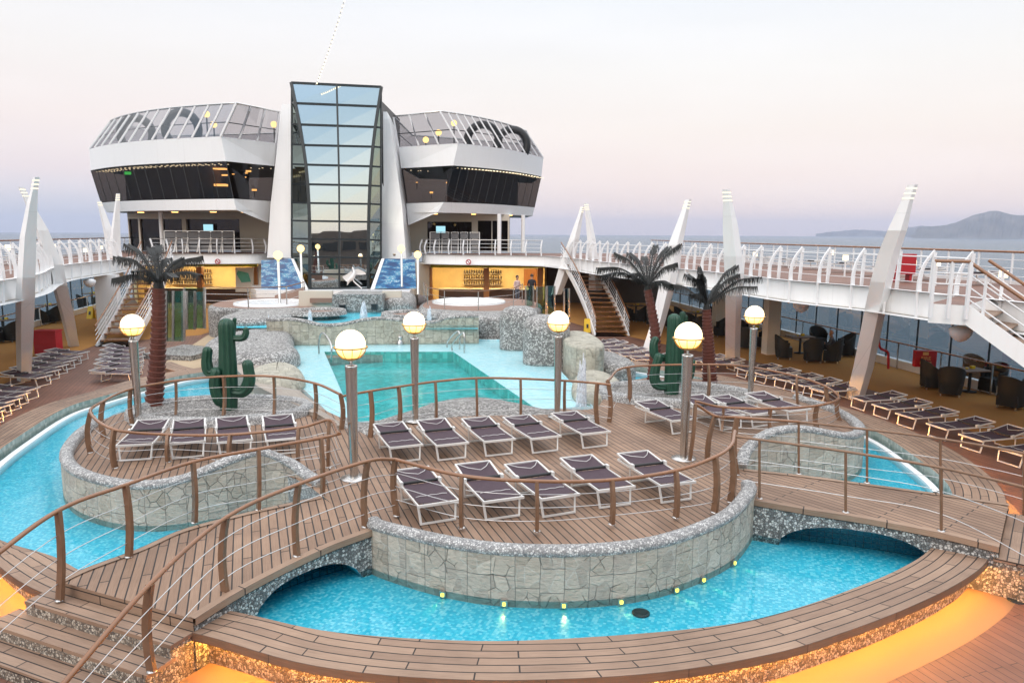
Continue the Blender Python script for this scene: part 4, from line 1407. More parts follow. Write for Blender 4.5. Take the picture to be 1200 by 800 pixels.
y0 = 18.75
q = lambda px, py, dy=0.0: D(px, py, y0 + dy)
cactus('dark green cactus with four curved arms in the left planter', q(268, 488), ([q(268, 492), q(267, 440), q(265, 381)], 0.20),
       [([q(262, 434), q(246, 436), q(242, 425), q(243, 411)], 0.125), ([q(262, 470, -0.1), q(256, 468, -0.25), q(251, 450, -0.28), q(253, 436, -0.25)], 0.125),
        ([q(272, 458), q(286, 458), q(292, 445), q(290, 427)], 0.14), ([q(271, 396), q(284, 396), q(288, 391), q(288, 386)], 0.075), ([q(272, 400, 0.2), q(274, 385, 0.25), q(275, 374, 0.25)], 0.05)], 1)
y0 = 20.9
cactus('dark green cactus with arms in the right planter behind a globe lamp', q(787, 470), ([q(786, 474), q(788, 430), q(790, 374)], 0.185),
       [([q(782, 452), q(770, 450), q(767, 438), q(772, 418)], 0.13), ([q(780, 420, 0.2), q(768, 416, 0.2), q(766, 404, 0.2), q(768, 398, 0.2)], 0.11), ([q(790, 446), q(806, 443), q(810, 432), q(811, 424)], 0.10)], 2)
y0 = 23.4
cactus('slim pale green cactus showing behind the right terrace cactus', q(797, 440), ([q(797, 450), q(797, 410), q(800, 368)], 0.10), [([q(799, 385), q(803, 380), q(804, 371)], 0.06)], 3)


# ---------------------------------------------------------------- wicker chairs and tables
def make_chair():
    t = thing('wicker_armchair', 'x', 'armchair')
    m = MB()
    rows = []
    for z, r, top in ((0.08, 0.27, 0), (0.40, 0.31, 0), (0.62, 0.335, 0), (0.64, 0.335, 1)):
        row = []
        for k in range(13):
            a = R(-30 + 240 * k / 12)
            back = max(0.0, math.sin(a)) if True else 0
            zz = z if z < 0.6 else z + 0.26 * (max(0, math.sin(a)) ** 0.7)
            row.append(V((r * math.cos(a) * 1.02, r * math.sin(a), zz)))
        rows.append(row)
    inner = [[p * 1.0 for p in r] for r in rows]
    m.grid(rows, smooth=True)
    rows2 = [[V((p.x * 0.88, p.y * 0.88, p.z)) for p in r] for r in rows]
    m.grid(rows2[::-1], smooth=True)
    m.ribbon(rows[-1], rows2[-1])
    m.box((0, -0.02, 0.22), (0.50, 0.50, 0.30))
    m.build('shell', M['wicker'], t)
    m = MB(); m.box((0, -0.03, 0.41), (0.46, 0.47, 0.07)); m.build('cushion', M['black'], t)
    m = MB()
    for sx in (-0.22, 0.22):
        for sy in (-0.2, 0.2):
            m.box((sx, sy, 0.04), (0.04, 0.04, 0.08))
    m.build('feet', M['steel'], t)
    return t


def make_table():
    t = thing('cafe_table', 'x', 'table')
    m = MB(); m.box((0, 0, 0.735), (1.0, 0.8, 0.04)); m.build('table_top', M['table'], t)
    m = MB(); m.lathe([(0.24, 0.01), (0.24, 0.04), (0.05, 0.06), (0.05, 0.71)], (0, 0, 0), 12); m.build('pedestal', M['black'], t)
    m = MB(); m.box((0.15, 0.1, 0.80), (0.14, 0.09, 0.09)); m.lathe([(0.04, 0.757), (0.05, 0.80)], (-0.1, 0.05, 0), 10); m.build('menu_holder', M['yellow'], t)
    return t


ch0, tb0 = make_chair(), make_table()
_ch, _tb = [True], [True]


def chair(px, py, rz, label, group):
    c = ch0 if _ch[0] else copy_tree(ch0)
    _ch[0] = False
    c.location = G(px, py, 0.007); c.rotation_euler = (0, 0, R(rz)); c.scale = (1.28, 1.28, 1.22)
    tag(c, label, 'armchair', group)


def table(px, py, rz, label):
    c = tb0 if _tb[0] else copy_tree(tb0)
    _tb[0] = False
    c.location = G(px, py, 0.007); c.rotation_euler = (0, 0, R(rz)); c.scale = (1.1,) * 3
    tag(c, label, 'table', 'cafe tables on the promenades')


g = 'wicker armchairs round the near right table'
table(1135, 459, 10, 'cafe table with a yellow holder below the right outer staircase, nearest table')
chair(1091, 455, 80, 'black wicker armchair beside the red fire hose cover, left end of the near table', g)
chair(1113, 463, 150, 'black wicker armchair in front of the near right table', g)
chair(1141, 449, 0, 'black wicker armchair behind the near right table against the glass', g)
chair(1163, 460, -70, 'black wicker armchair at the right end of the near right table', g)
chair(1184, 478, 120, 'black wicker armchair at the right picture edge under the staircase', g)
chair(1212, 476, -60, 'black wicker armchair half cut off by the right picture edge', g)
g = 'wicker armchairs round the occupied table'
table(937, 414, 10, 'cafe table with a yellow holder where the man sits')
chair(918, 420, 75, 'black wicker armchair left of the occupied table', g)
chair(952, 424, 170, 'black wicker armchair with its back to the pool at the occupied table', g)
chair(975, 424, -120, 'black wicker armchair the seated man is in', g)
chair(958, 408, 0, 'black wicker armchair behind the occupied table by the glass', g)
chair(990, 417, -90, 'empty black wicker armchair behind the seated man', g)
g = 'wicker armchairs farther along the right promenade'
table(884, 403, 10, 'cafe table half hidden by the rightmost globe lamp')
chair(897, 408, -80, 'black wicker armchair right of the rightmost globe lamp', g)
chair(905, 396, -30, 'black wicker armchair by the cream column on the right promenade', g)
chair(873, 408, 150, 'black wicker armchair left of the rightmost globe lamp', g)
table(815, 382, 10, 'cafe table between the two right palms')
chair(806, 388, 150, 'black wicker armchair just right of the leaning palm', g)
chair(845, 394, -90, 'black wicker armchair between the rightmost palm and the white pylon', g)
chair(797, 380, 60, 'black wicker armchair behind the leaning palm', g)
table(745, 372, 10, 'cafe table beside the right staircase')
chair(737, 376, 90, 'black wicker armchair beside the right staircase rail', g)
chair(752, 377, -120, 'black wicker armchair left of the leaning palm trunk', g)
for i, (px, py, rz) in enumerate([(868, 396, 40), (858, 402, 170), (820, 391, 200), (788, 384, 120), (778, 377, 30), (765, 381, 150), (762, 372, -60), (728, 370, 60), (830, 380, -30), (850, 384, 20)]):
    chair(px, py, rz, ['black wicker armchair behind the upright pylon, by the glass', 'black wicker armchair just right of the upright pylon', 'black wicker armchair touching the rightmost palm trunk on its left', 'black wicker armchair behind the slim pale cactus', 'black wicker armchair beside the pylon behind the leaning palm', 'black wicker armchair behind the leaning palm trunk, nearer one', 'black wicker armchair behind the leaning palm trunk, farther one', 'black wicker armchair under the right staircase rail', 'black wicker armchair by the glass right of the rightmost palm', 'black wicker armchair by the glass behind the upright pylon, left one'][i], g)
g = 'wicker armchairs on the left promenade'
table(4, 392, 0, 'cafe table at the left picture edge')
chair(15, 400, -100, 'black wicker armchair at the left picture edge', g)
chair(-6, 402, 100, 'black wicker armchair cut off by the left picture edge', g)
table(56, 372, 0, 'cafe table in the shade between the left pylon legs')
chair(48, 380, 150, 'black wicker armchair beside the red box between the left pylon legs', g)
chair(64, 378, -90, 'black wicker armchair just left of the slanting pylon leg', g)
table(108, 356, 0, 'cafe table in the shade behind the yellow wet floor sign')
chair(98, 362, 120, 'black wicker armchair left of the yellow wet floor sign', g)
chair(116, 360, -90, 'black wicker armchair behind the yellow wet floor sign', g)


# ---------------------------------------------------------------- people
def person(label, base, joints, radii, clothes, head, hair, face, skirt=None):
    """one skinned body; joints: dict of points; head a lathe-like ellipsoid joined on the neck"""
    t = thing('person', label, 'person', tuple(base))
    base = V(base)
    names = list(joints)
    me = bpy.data.meshes.new('body')
    edges = [('pelvis', 'chest'), ('chest', 'neck'), ('neck', 'headc'), ('headc', 'headt'), ('chest', 'shl'), ('shl', 'ell'), ('ell', 'hal'), ('chest', 'shr'), ('shr', 'elr'), ('elr', 'har'),
             ('pelvis', 'hil'), ('hil', 'knl'), ('knl', 'anl'), ('anl', 'tol'), ('pelvis', 'hir'), ('hir', 'knr'), ('knr', 'anr'), ('anr', 'tor')]
    me.from_pydata([tuple(V(joints[k])) for k in names], [(names.index(a), names.index(b)) for a, b in edges], [])
    ob = bpy.data.objects.new('body', me)
    COL.objects.link(ob)
    md = ob.modifiers.new('skin', 'SKIN')
    for i, k in enumerate(names):
        r = radii[k]
        me.skin_vertices[0].data[i].radius = r if isinstance(r, tuple) else (r, r)
        me.skin_vertices[0].data[i].use_root = (k == 'pelvis')
    sb = ob.modifiers.new('sub', 'SUBSURF'); sb.levels = 2; sb.render_levels = 2
    dg = bpy.context.evaluated_depsgraph_get()
    dg.update()
    nm = bpy.data.meshes.new_from_object(ob.evaluated_get(dg))
    ob.modifiers.clear()
    ob.data = nm
    nm.name = 'body'
    for p in nm.polygons: p.use_smooth = True
    # clothes and skin as material slots of the one mesh
    nm.materials.clear()
    for mm in (M['skin'], clothes[0], clothes[1]): nm.materials.append(mm)
    zc, zp = V(joints['neck']).z - 0.03, V(joints['pelvis']).z - 0.02
    hands = [V(joints['hal']), V(joints['har'])]
    feet = [V(joints['tol']), V(joints['tor'])]
    legs = [(V(joints[a]), V(joints[b])) for a, b in (('hil', 'knl'), ('knl', 'anl'), ('hir', 'knr'), ('knr', 'anr'))]
    for p in nm.polygons:
        c = p.center
        if c.z > zc: p.material_index = 0
        elif min((c - h).length for h in hands) < 0.11: p.material_index = 0
        elif c.z < zp or min(((c - a) - (b - a) * max(0, min(1, (c - a).dot(b - a) / (b - a).length_squared))).length for a, b in legs) < 0.085: p.material_index = 2
        else: p.material_index = 1
    ob.parent = t
    hc = V(joints['headc'])
    m = MB()
    fd = V(face).normalized()
    rows = []
    for k in range(8):
        e = R(-20 + 110 * k / 7)
        rows.append([hc + V((0, 0, 0.05)) - fd * 0.018 + V((0.105 * math.cos(e) * math.cos(a), 0.105 * math.cos(e) * math.sin(a), 0.125 * math.sin(e))) for a in [2 * math.pi * j / 14 for j in range(14)]])
    for k in (0, 1, 2):
        rows[k] = [p if (p - hc).dot(fd) < 0.03 else p - fd * 0.06 for p in rows[k]]
    m.grid(rows, cv=True, smooth=True)
    ho = m.build('hair', hair); ho.parent = t
    m = MB()
    sdv = V((fd.y, -fd.x, 0))
    for s in (-1, 1):
        m.lathe([(0.001, -0.012), (0.012, 0), (0.001, 0.012)], hc + fd * 0.092 + sdv * (0.035 * s) + V((0, 0, 0.02)), 6)
    m.face([hc + fd * 0.09 + V((0, 0, 0.02)), hc + fd * 0.085 + sdv * 0.016 - V((0, 0, 0.03)), hc + fd * 0.118 - V((0, 0, 0.025))])
    m.face([hc + fd * 0.09 + V((0, 0, 0.02)), hc + fd * 0.118 - V((0, 0, 0.025)), hc + fd * 0.085 - sdv * 0.016 - V((0, 0, 0.03))])
    fo = m.build('face_features', M['hair']); fo.parent = t
    return t


def standing(turn, arm=0.0):
    J = {'pelvis': (0, 0, 0.95), 'chest': (0, 0.01, 1.30), 'neck': (0, 0.0, 1.50), 'headc': (0, -0.02, 1.62), 'headt': (0, -0.01, 1.73), 'shl': (0.17, 0, 1.42), 'ell': (0.25, 0.02, 1.14), 'hal': (0.22, -0.12 - arm, 0.94 + arm),
         'shr': (-0.17, 0, 1.42), 'elr': (-0.25, 0.03, 1.14), 'har': (-0.20, -0.16 - arm, 0.98 + arm), 'hil': (0.09, 0, 0.88), 'knl': (0.10, -0.02, 0.49), 'anl': (0.10, 0.03, 0.08), 'tol': (0.11, -0.13, 0.035),
         'hir': (-0.09, 0, 0.88), 'knr': (-0.10, -0.03, 0.49), 'anr': (-0.10, 0.02, 0.08), 'tor': (-0.11, -0.14, 0.035)}
    return J


def seated():
    J = {'pelvis': (0, 0, 0.55), 'chest': (0, 0.0, 0.90), 'neck': (0, -0.05, 1.10), 'headc': (0, -0.09, 1.22), 'headt': (0, -0.09, 1.32), 'shl': (0.18, -0.02, 1.02), 'ell': (0.24, -0.16, 0.78), 'hal': (0.12, -0.38, 0.80),
         'shr': (-0.18, -0.02, 1.02), 'elr': (-0.24, -0.16, 0.78), 'har': (-0.12, -0.38, 0.80), 'hil': (0.10, -0.08, 0.55), 'knl': (0.12, -0.46, 0.54), 'anl': (0.11, -0.44, 0.08), 'tol': (0.12, -0.60, 0.035),
         'hir': (-0.10, -0.08, 0.55), 'knr': (-0.12, -0.46, 0.54), 'anr': (-0.11, -0.42, 0.08), 'tor': (-0.12, -0.58, 0.035)}
    return J


RAD = {'pelvis': (0.15, 0.11), 'chest': (0.17, 0.115), 'neck': 0.055, 'headc': 0.088, 'headt': 0.06, 'shl': 0.065, 'ell': 0.042, 'hal': 0.034, 'shr': 0.065, 'elr': 0.042, 'har': 0.034,
       'hil': 0.09, 'knl': 0.06, 'anl': 0.042, 'tol': 0.036, 'hir': 0.09, 'knr': 0.06, 'anr': 0.042, 'tor': 0.036}


def rotated(J, rz, base):
    Mx = Matrix.Rotation(R(rz), 3, 'Z')
    return {k: tuple(Mx @ V(p)) for k, p in J.items()}


def put_person(label, base, J, rz, clothes, hair):
    J = rotated(J, rz, base)
    fd = Matrix.Rotation(R(rz), 3, 'Z') @ V((0, -1, 0))
    t = person(label, (0, 0, 0), J, RAD, clothes, None, hair, fd)
    t.location = base
    return t


put_person('man in a dark jacket seated in a wicker armchair by the glass', G(974, 423, 0.0), seated(), -110, (M['greycloth'], M['darkcloth']), M['skin'])
put_person('person in black standing by the glass screens in front of the right bar', D(623, 356, 44), standing(0), 160, (M['darkcloth'], M['darkcloth']), M['hair'])
put_person('person in a pale top standing at the right end of the bar', D(606, 356, 46), standing(0), 40, (M['palecloth'], M['greycloth']), M['hair'])
# ---------------------------------------------------------------- upper walkways
ZU, ZUB = 3.97, 3.25
RIN = [(13.6, 13.5), (12.5, 18.0), (11.75, 21.2), (11.25, 23.2), (10.2, 25.4), (9.7, 27.0), (8.75, 31.4), (7.6, 35.3), (5.2, 42.6), (4.3, 47.0), (3.2, 51.0), (2.2, 53.2), (-0.2, 54.3), (-3.6, 55.0), (-6.3, 56.2), (-7.1, 58.0), (-7.2, 60.0)]
LIN = [(-14.2, 14.0), (-15.6, 18.5), (-16.75, 24.1), (-17.9, 27.8), (-20.0, 32.0), (-21.6, 36.0), (-22.8, 42.4), (-24.6, 48.5), (-25.4, 52.0), (-24.3, 54.0), (-20.6, 54.6), (-18.9, 55.4), (-18.3, 57.5), (-18.3, 60.0)]
RO = [V((XR(y) - 0.6, y, 0)) for y in (13, 25, 40, 55, 62)]
LO = [V((XL(y) + 0.6, y, 0)) for y in (13, 25, 40, 55, 62)]


def walkway(name, label, inner, outer, side):
    I = spline([(x, y, ZU) for x, y in inner], 6)
    t = thing(name, label, 'walkway', (I[0].x, I[0].y, 0))
    poly = [V((p.x, p.y, 0)) for p in I] + [p for p in reversed(outer)]
    m = MB(); m.prism(poly, ZUB, ZU - 0.01, side=False); m.build('deck_planks', M['teak_main'], t)
    m = MB(); m.prism(poly, 0, ZUB + 0.02, side=False); 
    m.f = [f[::-1] for f in m.f]
    m.build('soffit', M['cream'], t)
    m = MB()
    o1 = offset(I, -0.06 * side)
    m.ribbon(atz(o1, ZUB), atz(o1, ZU + 0.02))
    m.ribbon(atz(o1, ZU + 0.02), atz(offset(I, 0.15 * side), ZU + 0.02))
    m.ribbon(atz(o1, ZUB), atz(offset(I, 0.4 * side), ZUB))
    m.build('fascia', M['white'], t)
    O2 = [V((p.x, p.y, 0)) for p in outer]
    m = MB(); m.ribbon(atz(O2, ZUB - 0.05), atz(O2, ZU + 0.12)); m.build('outer_edge_beam', M['white'], t)
    return t, I


wr, IR = walkway('upper_walkway', 'white edged upper deck walkway curving along the right side to the right pod', RIN, RO, -1)
wl, IL = walkway('upper_walkway', 'white edged upper deck walkway curving along the left side to the left pod', LIN, LO, 1)


def balustrade(label, I, side, step, y_range, skip=()):
    P = [p for p in resample(I, step)]
    P = [p for p in P if y_range[0] < p.y < y_range[1]]
    t = thing('balustrade', label, 'balustrade', tuple(P[0]))
    for i, p in enumerate(P):
        if any(a < p.y < b for a, b in skip): continue
        tg = tang(P, i)
        nn = V((tg.y, -tg.x, 0)).normalized() * side     # towards the pool
        m = MB()
        # straight post and curved outer blade meeting at the tip
        m.beam(p - nn * 0.33 + V((0, 0, 0.0)), p - nn * 0.38 + V((0, 0, 1.14)), 0.05, 0.11, up=nn)
        pts = [p + nn * 0.06 + V((0, 0, 0.0)), p + nn * 0.05 + V((0, 0, 0.4)), p - nn * 0.07 + V((0, 0, 0.8)), p - nn * 0.36 + V((0, 0, 1.18))]
        sp = spline(pts, 5)
        for k_, (a, b) in enumerate(zip(sp, sp[1:])):
            m.beam(a, b + (b - a) * 0.12, 0.045, 0.15 * (1 - 0.045 * k_), up=nn)
        m.beam(p + nn * 0.10 + V((0, 0, 0.0)), p + nn * 0.075 + V((0, 0, -0.80)), 0.03, 0.08, up=nn)
        m.build('fin', M['white_rib'], t)
    for z in (0.25, 0.5, 0.75, 1.0):
        m = MB(); m.tube(lift(offset(P, -0.36 * side), z), 0.011 if z < 1 else 0.02, 5); m.build('rail', M['white_rib'], t)
    return t


balustrade('white curved-fin balustrade along the inner edge of the right walkway', IR, -1, 1.32, (19.5, 50.0))
balustrade('white curved-fin balustrade along the front of the balcony under the right pod', IR, -1, 1.9, (52.8, 58.2)) if False else None
balustrade('white curved-fin balustrade along the inner edge of the left walkway', IL, 1, 1.32, (15.0, 45.0))


def pole_rail(label, P, height, step, posts, rails, hand, hr=0.03):
    P = resample(P, step)
    t = thing('deck_railing', label, 'railing', tuple(P[0]))
    for p in P:
        m = MB(); m.beam(p, p + V((0, 0, height)), 0.05, 0.05); m.build('post', posts, t)
    for k in range(rails):
        z = height * (k + 1) / (rails + 1)
        m = MB(); m.tube([p + V((0, 0, z)) for p in P], 0.012, 5); m.build('rail', posts, t)
    m = MB(); m.tube([p + V((0, 0, height)) for p in P], hr, 6); m.build('handrail', hand, t)
    return t


pole_rail('outer white post railing with a brown handrail on the right walkway, sea side', [V((XR(y) - 0.75, y, ZU)) for y in (13, 62)], 1.08, 1.5, M['white_rib'], 3, M['rail_wood'], 0.045)
pole_rail('outer white post railing with a brown handrail on the left walkway, sea side', [V((XL(y) + 0.75, y, ZU)) for y in (13, 62)], 1.10, 1.6, M['white_rib'], 3, M['rail_wood'], 0.045)


def fin_rail(label, pts, side):
    P = resample([V((x, y, ZU)) for x, y in pts], 1.15)
    t = thing('balcony_railing', label, 'railing', tuple(P[0]))
    for i, p in enumerate(P):
        nn = V((tang(P, i).y, -tang(P, i).x, 0)) * side
        m = MB()
        sp = spline([p + nn * 0.05 - V((0, 0, 0.02)), p + nn * 0.16 + V((0, 0, 0.5)), p - nn * 0.06 + V((0, 0, 1.12))], 4)
        for a, b in zip(sp, sp[1:]): m.beam(a, b, 0.07, 0.10, up=nn)
        m.build('fin', M['white_rib'], t)
    for z in (0.28, 0.55, 0.82):
        m = MB(); m.tube([p + V((0, 0, z)) for p in P], 0.014, 5); m.build('rail', M['white_rib'], t)
    m = MB(); m.tube([p + V((0, 0, 1.1)) for p in P], 0.03, 6); m.build('handrail', M['steel'], t)
    return t


fin_rail('white railing along the rounded balcony below the left pod', [(-25.3, 52.2), (-24.2, 54.1), (-20.6, 54.7), (-18.95, 55.5), (-18.35, 57.4)], 1)
fin_rail('white railing along the rounded balcony below the right pod', [(2.1, 53.3), (-0.2, 54.4), (-3.6, 55.1), (-6.3, 56.3), (-7.05, 58.0)], -1)

# fascia fittings: ceiling bowls and little spotlights
for p, lab in ((D(1126, 388, 20.2), 'white half-round lamp bowl under the right walkway by the outer staircase'), (D(939, 357, 27.5), 'white boxy lamp under the right walkway near the cream column'), (D(105, 330, 38), 'white half-round lamp bowl under the left walkway')):
    m = MB(); m.lathe([(0.02, -0.30), (0.16, -0.24), (0.27, -0.10), (0.30, 0.05), (0.2, 0.12), (0.05, 0.16)], p, 16)
    tag(m.build('lamp_bowl', M['white_rib']), lab, 'lamp bowl')

# small lit deck lights along the outer rails
for i, (px, py, y) in enumerate([(1070, 308, 26), (1176, 321, 21), (1098, 308, 24), (885, 298, 35), (974, 296, 31), (991, 302, 29), (62, 289, 33), (10, 290, 28), (100, 293, 42), (118, 290, 46)]):
    p = D(px, py, y)
    m = MB(); m.box(p, (0.16, 0.16, 0.20))
    lt = thing('deck_light', ['small lit deck light behind the big right pylon', 'small lit deck light at the top of the outer staircase', 'small lit deck light right of the big right pylon', 'small lit deck light right of the upright pylon', 'small lit deck light in the middle of the right walkway', 'small lit deck light left of the big right pylon', 'small lit deck light left of the near left pylon', 'small lit deck light at the left picture edge', 'small lit deck light near the far left pylon', 'small lit deck light beside the far left pylon'][i], 'light', (p.x, p.y, ZU))
    m.build('lit_lens', M['cool'], lt)
    m = MB(); m.beam((p.x, p.y, ZU), (p.x, p.y, p.z - 0.1), 0.05, 0.05); m.build('stem', M['white_rib'], lt)

# ---------------------------------------------------------------- windbreaks at deck level
def windbreak(label, xf, off, y0, y1, step):
    t = thing('windbreak', label, 'windbreak', (xf(y0) + off, y0, 0))
    n = int((y1 - y0) / step)
    for i in range(n):
        a, b = y0 + i * step, y0 + (i + 1) * step
        m = MB()
        p, q_ = V((xf(a) + off, a, 0)), V((xf(b) + off, b, 0))
        g_ = (q_ - p) * 0.012
        m.face([p + g_ + V((0, 0, 0.34)), q_ - g_ + V((0, 0, 0.34)), q_ - g_ + V((0, 0, ZUB)), p + g_ + V((0, 0, ZUB))])
        m.build('glass_pane', M['glass_wind'], t)
        m = MB(); m.beam(p + V((0, 0, 0.3)), p + V((0, 0, ZUB)), 0.035, 0.06); m.build('mullion', M['darkframe'], t)
    m = MB(); m.beam((xf(y0) + off, y0, 0.16), (xf(y1) + off, y1, 0.16), 0.25, 0.36); m.build('sill', M['white'], t)
    s = -1 if off < 0 or xf is XR else 1
    P = [V((xf(y) + off + s * 0.35, y, 0)) for y in (y0, y1)]
    m = MB(); m.tube([p + V((0, 0, 1.12)) for p in P], 0.035, 6); m.build('handrail', M['rail_wood'], t)
    for p in resample(P, 2.6):
        m = MB(); m.beam(p, p + V((0, 0, 1.1)), 0.045, 0.045); m.build('rail_post', M['steel'], t)
    return t


windbreak('tall glass windbreak along the right promenade with the sea behind it', XR, -0.1, 13, 61, 1.9)
windbreak('tall glass windbreak along the left promenade behind the cafe tables', XL, 0.1, 13, 61, 1.9)
# columns carrying the walkways
for i, (px, y) in enumerate([(904, 34.5), (842, 42.0)]):
    p = D(px, 380, y)
    m = MB(); m.box((p.x, p.y, ZUB / 2), (0.62, 0.5, ZUB - 0.01), 0.2)
    tag(m.build('column', M['cream']), ['cream square column under the right walkway beside the rightmost globe lamp', 'cream square column under the right walkway beside the right palm'][i], 'column')
for i, (px, y, w) in enumerate([(127, 40.5, 1.1)]):
    p = D(px, 350, y)
    m = MB(); m.box((p.x, p.y, ZUB / 2), (w, 0.6, ZUB - 0.01), 0.15)
    tag(m.build('column', M['white']), 'broad white column under the left walkway beside the left staircase', 'column')


# ---------------------------------------------------------------- pylons: tapered faceted fins
def pylon(label, st, cap=3, thick=0.7, ridge=0.5):
    """st: list of (py, pxl, pxr, Y) from the foot upwards"""
    rows = []
    for py, a, b, y in st:
        l, r = D(a, py, y), D(b, py, y)
        w = (r - l).length
        mid = l.lerp(r, ridge)
        d = min(thick, w * 0.9) * 0.5
        rows.append([l, mid - V((0, d, 0)), r, mid + V((0, d, 0))])
    t = thing('pylon', label, 'pylon', tuple(sum(rows[0], V()) / 4))
    c0, c1 = sum(rows[-2], V()) / 4, sum(rows[-1], V()) / 4
    d = (c1 - c0).normalized()
    tipl = 0.14 * cap + 0.05
    rows.append([c1 + d * tipl + (p - c1) * 0.86 for p in rows[-1]])
    m = MB(); m.grid(rows, cv=True, smooth=False)
    m.face(rows[-1]); m.face(rows[0][::-1])
    m.build('fin', M['white'], t)
    # lit louvres at the tip
    A_, B_ = rows[-2], rows[-1]
    for k in range(cap):
        f0 = (0.06 + 0.14 * k) / tipl
        f1 = f0 + 0.045 / tipl
        ring0 = [a.lerp(b, f0) for a, b in zip(A_, B_)]
        ring1 = [a.lerp(b, f1) for a, b in zip(A_, B_)]
        cc = sum(ring0, V()) / 4
        ex = lambda p: cc + (p - cc) * 1.04
        m = MB(); m.grid([[ex(p) for p in ring0], [ex(p) for p in ring1]], cv=True, smooth=False); m.face([ex(p) for p in ring1]); m.face([ex(p) for p in ring0][::-1])
        m.build('lit_louvre', M['tip'], t)
    return t


pylon('large white pylon leaning right in front of the right walkway, nearest on the right', [(466, 991, 1013, 25.3), (430, 1000, 1024, 24.4), (364, 1013, 1038, 22.9), (330, 1020, 1046, 22.2), (297, 1029, 1054, 21.8), (270, 1040, 1063, 21.4), (236, 1056, 1070, 21.2)], 3, 0.6, 0.45)
pylon('upright white pylon beside the rightmost palm', [(428, 850, 867, 31.4), (385, 850, 868, 29.2), (346, 850, 870, 27.2), (320, 849, 872, 26.6), (300, 848, 870, 26.4), (265, 847, 865, 26.2), (238, 847.5, 858.5, 26.0)], 3, 0.6, 0.5)
pylon('white pylon leaning right behind the leaning palm', [(412, 752, 769, 35), (372, 765, 781, 34.9), (332, 773, 792, 34.7), (300, 780, 798, 34.4), (287, 783, 800, 34.2), (246, 799, 807.5, 34)], 3, 0.6, 0.5)
pylon('slim white pylon behind the right staircase, left one of the pair, leaning right', [(345, 646, 658, 50.5), (310, 656, 672, 50), (280, 667, 679, 49.6), (250, 678, 683.5, 49.4)], 3, 0.5)
pylon('slim white pylon behind the right staircase, right one of the pair, upright', [(340, 690, 706, 47.5), (310, 690, 702, 47.2), (280, 688, 698, 47), (247, 685.5, 691, 46.8)], 3, 0.5)
pylon('large white pylon standing upright at the left edge, nearest on the left', [(447, 20, 36, 27.4), (400, 18.5, 39, 26.4), (350, 18, 41, 25.3), (325, 19.5, 41.5, 24.8), (278, 23, 42.7, 24.4), (239, 31, 44, 24.1), (224, 35.5, 44.5, 24.0)], 3, 0.8, 0.6)
pylon('white pylon slanting down to the right behind the large left one', [(406, 80, 93, 35.9), (370, 71, 87, 34.7), (335, 61, 79, 33.5), (310, 52, 74, 33.0), (270, 41, 57, 32.5), (232, 27, 35, 32.1)], 3, 0.7)
pylon('far left white pylon of the V shaped pair, leaning left', [(330, 126, 142, 46.2), (300, 126, 140, 46), (270, 121, 132, 45.8), (242, 115, 121, 45.6)], 2, 0.5)
pylon('far left white pylon of the V shaped pair, upright one beside the pod', [(330, 128, 146, 45.4), (300, 127, 142, 45.2), (270, 130, 141, 45), (236, 135, 140.5, 44.8)], 3, 0.5)


# ---------------------------------------------------------------- staircases
def stair(label, top_l, top_r, bot_l, bot_r, n, curve=0.0, tread='rail_wood', rail_side=(1, 1), rails=4, rail_h=1.0, posts=5, stringer=0.34):
    TL, TR, BL, BR = [V(p) for p in (top_l, top_r, bot_l, bot_r)]
    t = thing('staircase', label, 'staircase', tuple((BL + BR) / 2))
    perp = ((TR - TL)).normalized()

    def at(A, B, s):
        p = A.lerp(B, s)
        return p + perp * (curve * 4 * s * (1 - s))
    for k in range(n):
        s0, s1 = (k + 0.0) / n, (k + 1.15) / n
        z = TL.z - (TL.z - BL.z) * (k + 1) / (n + 0.0) + 0.0
        q = [at(TL, BL, s0), at(TR, BR, s0), at(TR, BR, min(1.02, s1)), at(TL, BL, min(1.02, s1))]
        m = MB()
        m.prism([V((p.x, p.y, 0)) for p in q], z - 0.05, z, bottom=True)
        m.build('tread', M[tread], t)
    for A, B in ((TL, BL), (TR, BR)):
        pts = [at(A, B, k / 10) for k in range(11)]
        m = MB()
        m.ribbon(lift(pts, -stringer), lift(pts, 0.06))
        off_ = [p + perp * (0.06 if A is TR else -0.06) for p in pts]
        m.ribbon(lift(off_, -stringer), lift(off_, 0.06))
        m.ribbon(lift(pts, 0.06), lift(off_, 0.06)); m.ribbon(lift(pts, -stringer), lift(off_, -stringer))
        m.build('stringer', M['white'], t)
    for (A, B, on_) in ((TL, BL, rail_side[0]), (TR, BR, rail_side[1])):
        if not on_: continue
        pts = [at(A, B, k / 12) for k in range(13)]
        m = MB(); m.tube([p + V((0, 0, rail_h)) for p in pts], 0.045, 6); m.build('handrail', M['rail_wood'], t)
        for r_ in range(rails):
            m = MB(); m.tube([p + V((0, 0, rail_h * (r_ + 0.6) / (rails + 0.6))) for p in pts], 0.018, 5); m.build('rail', M['white_rib'], t)
        for k in range(posts):
            p = at(A, B, (k + 0.3) / posts)
            m = MB(); m.beam(p - V((0, 0, 0.1)), p + V((0, 0, rail_h)), 0.05, 0.05); m.build('post', M['white_rib'], t)
    return t


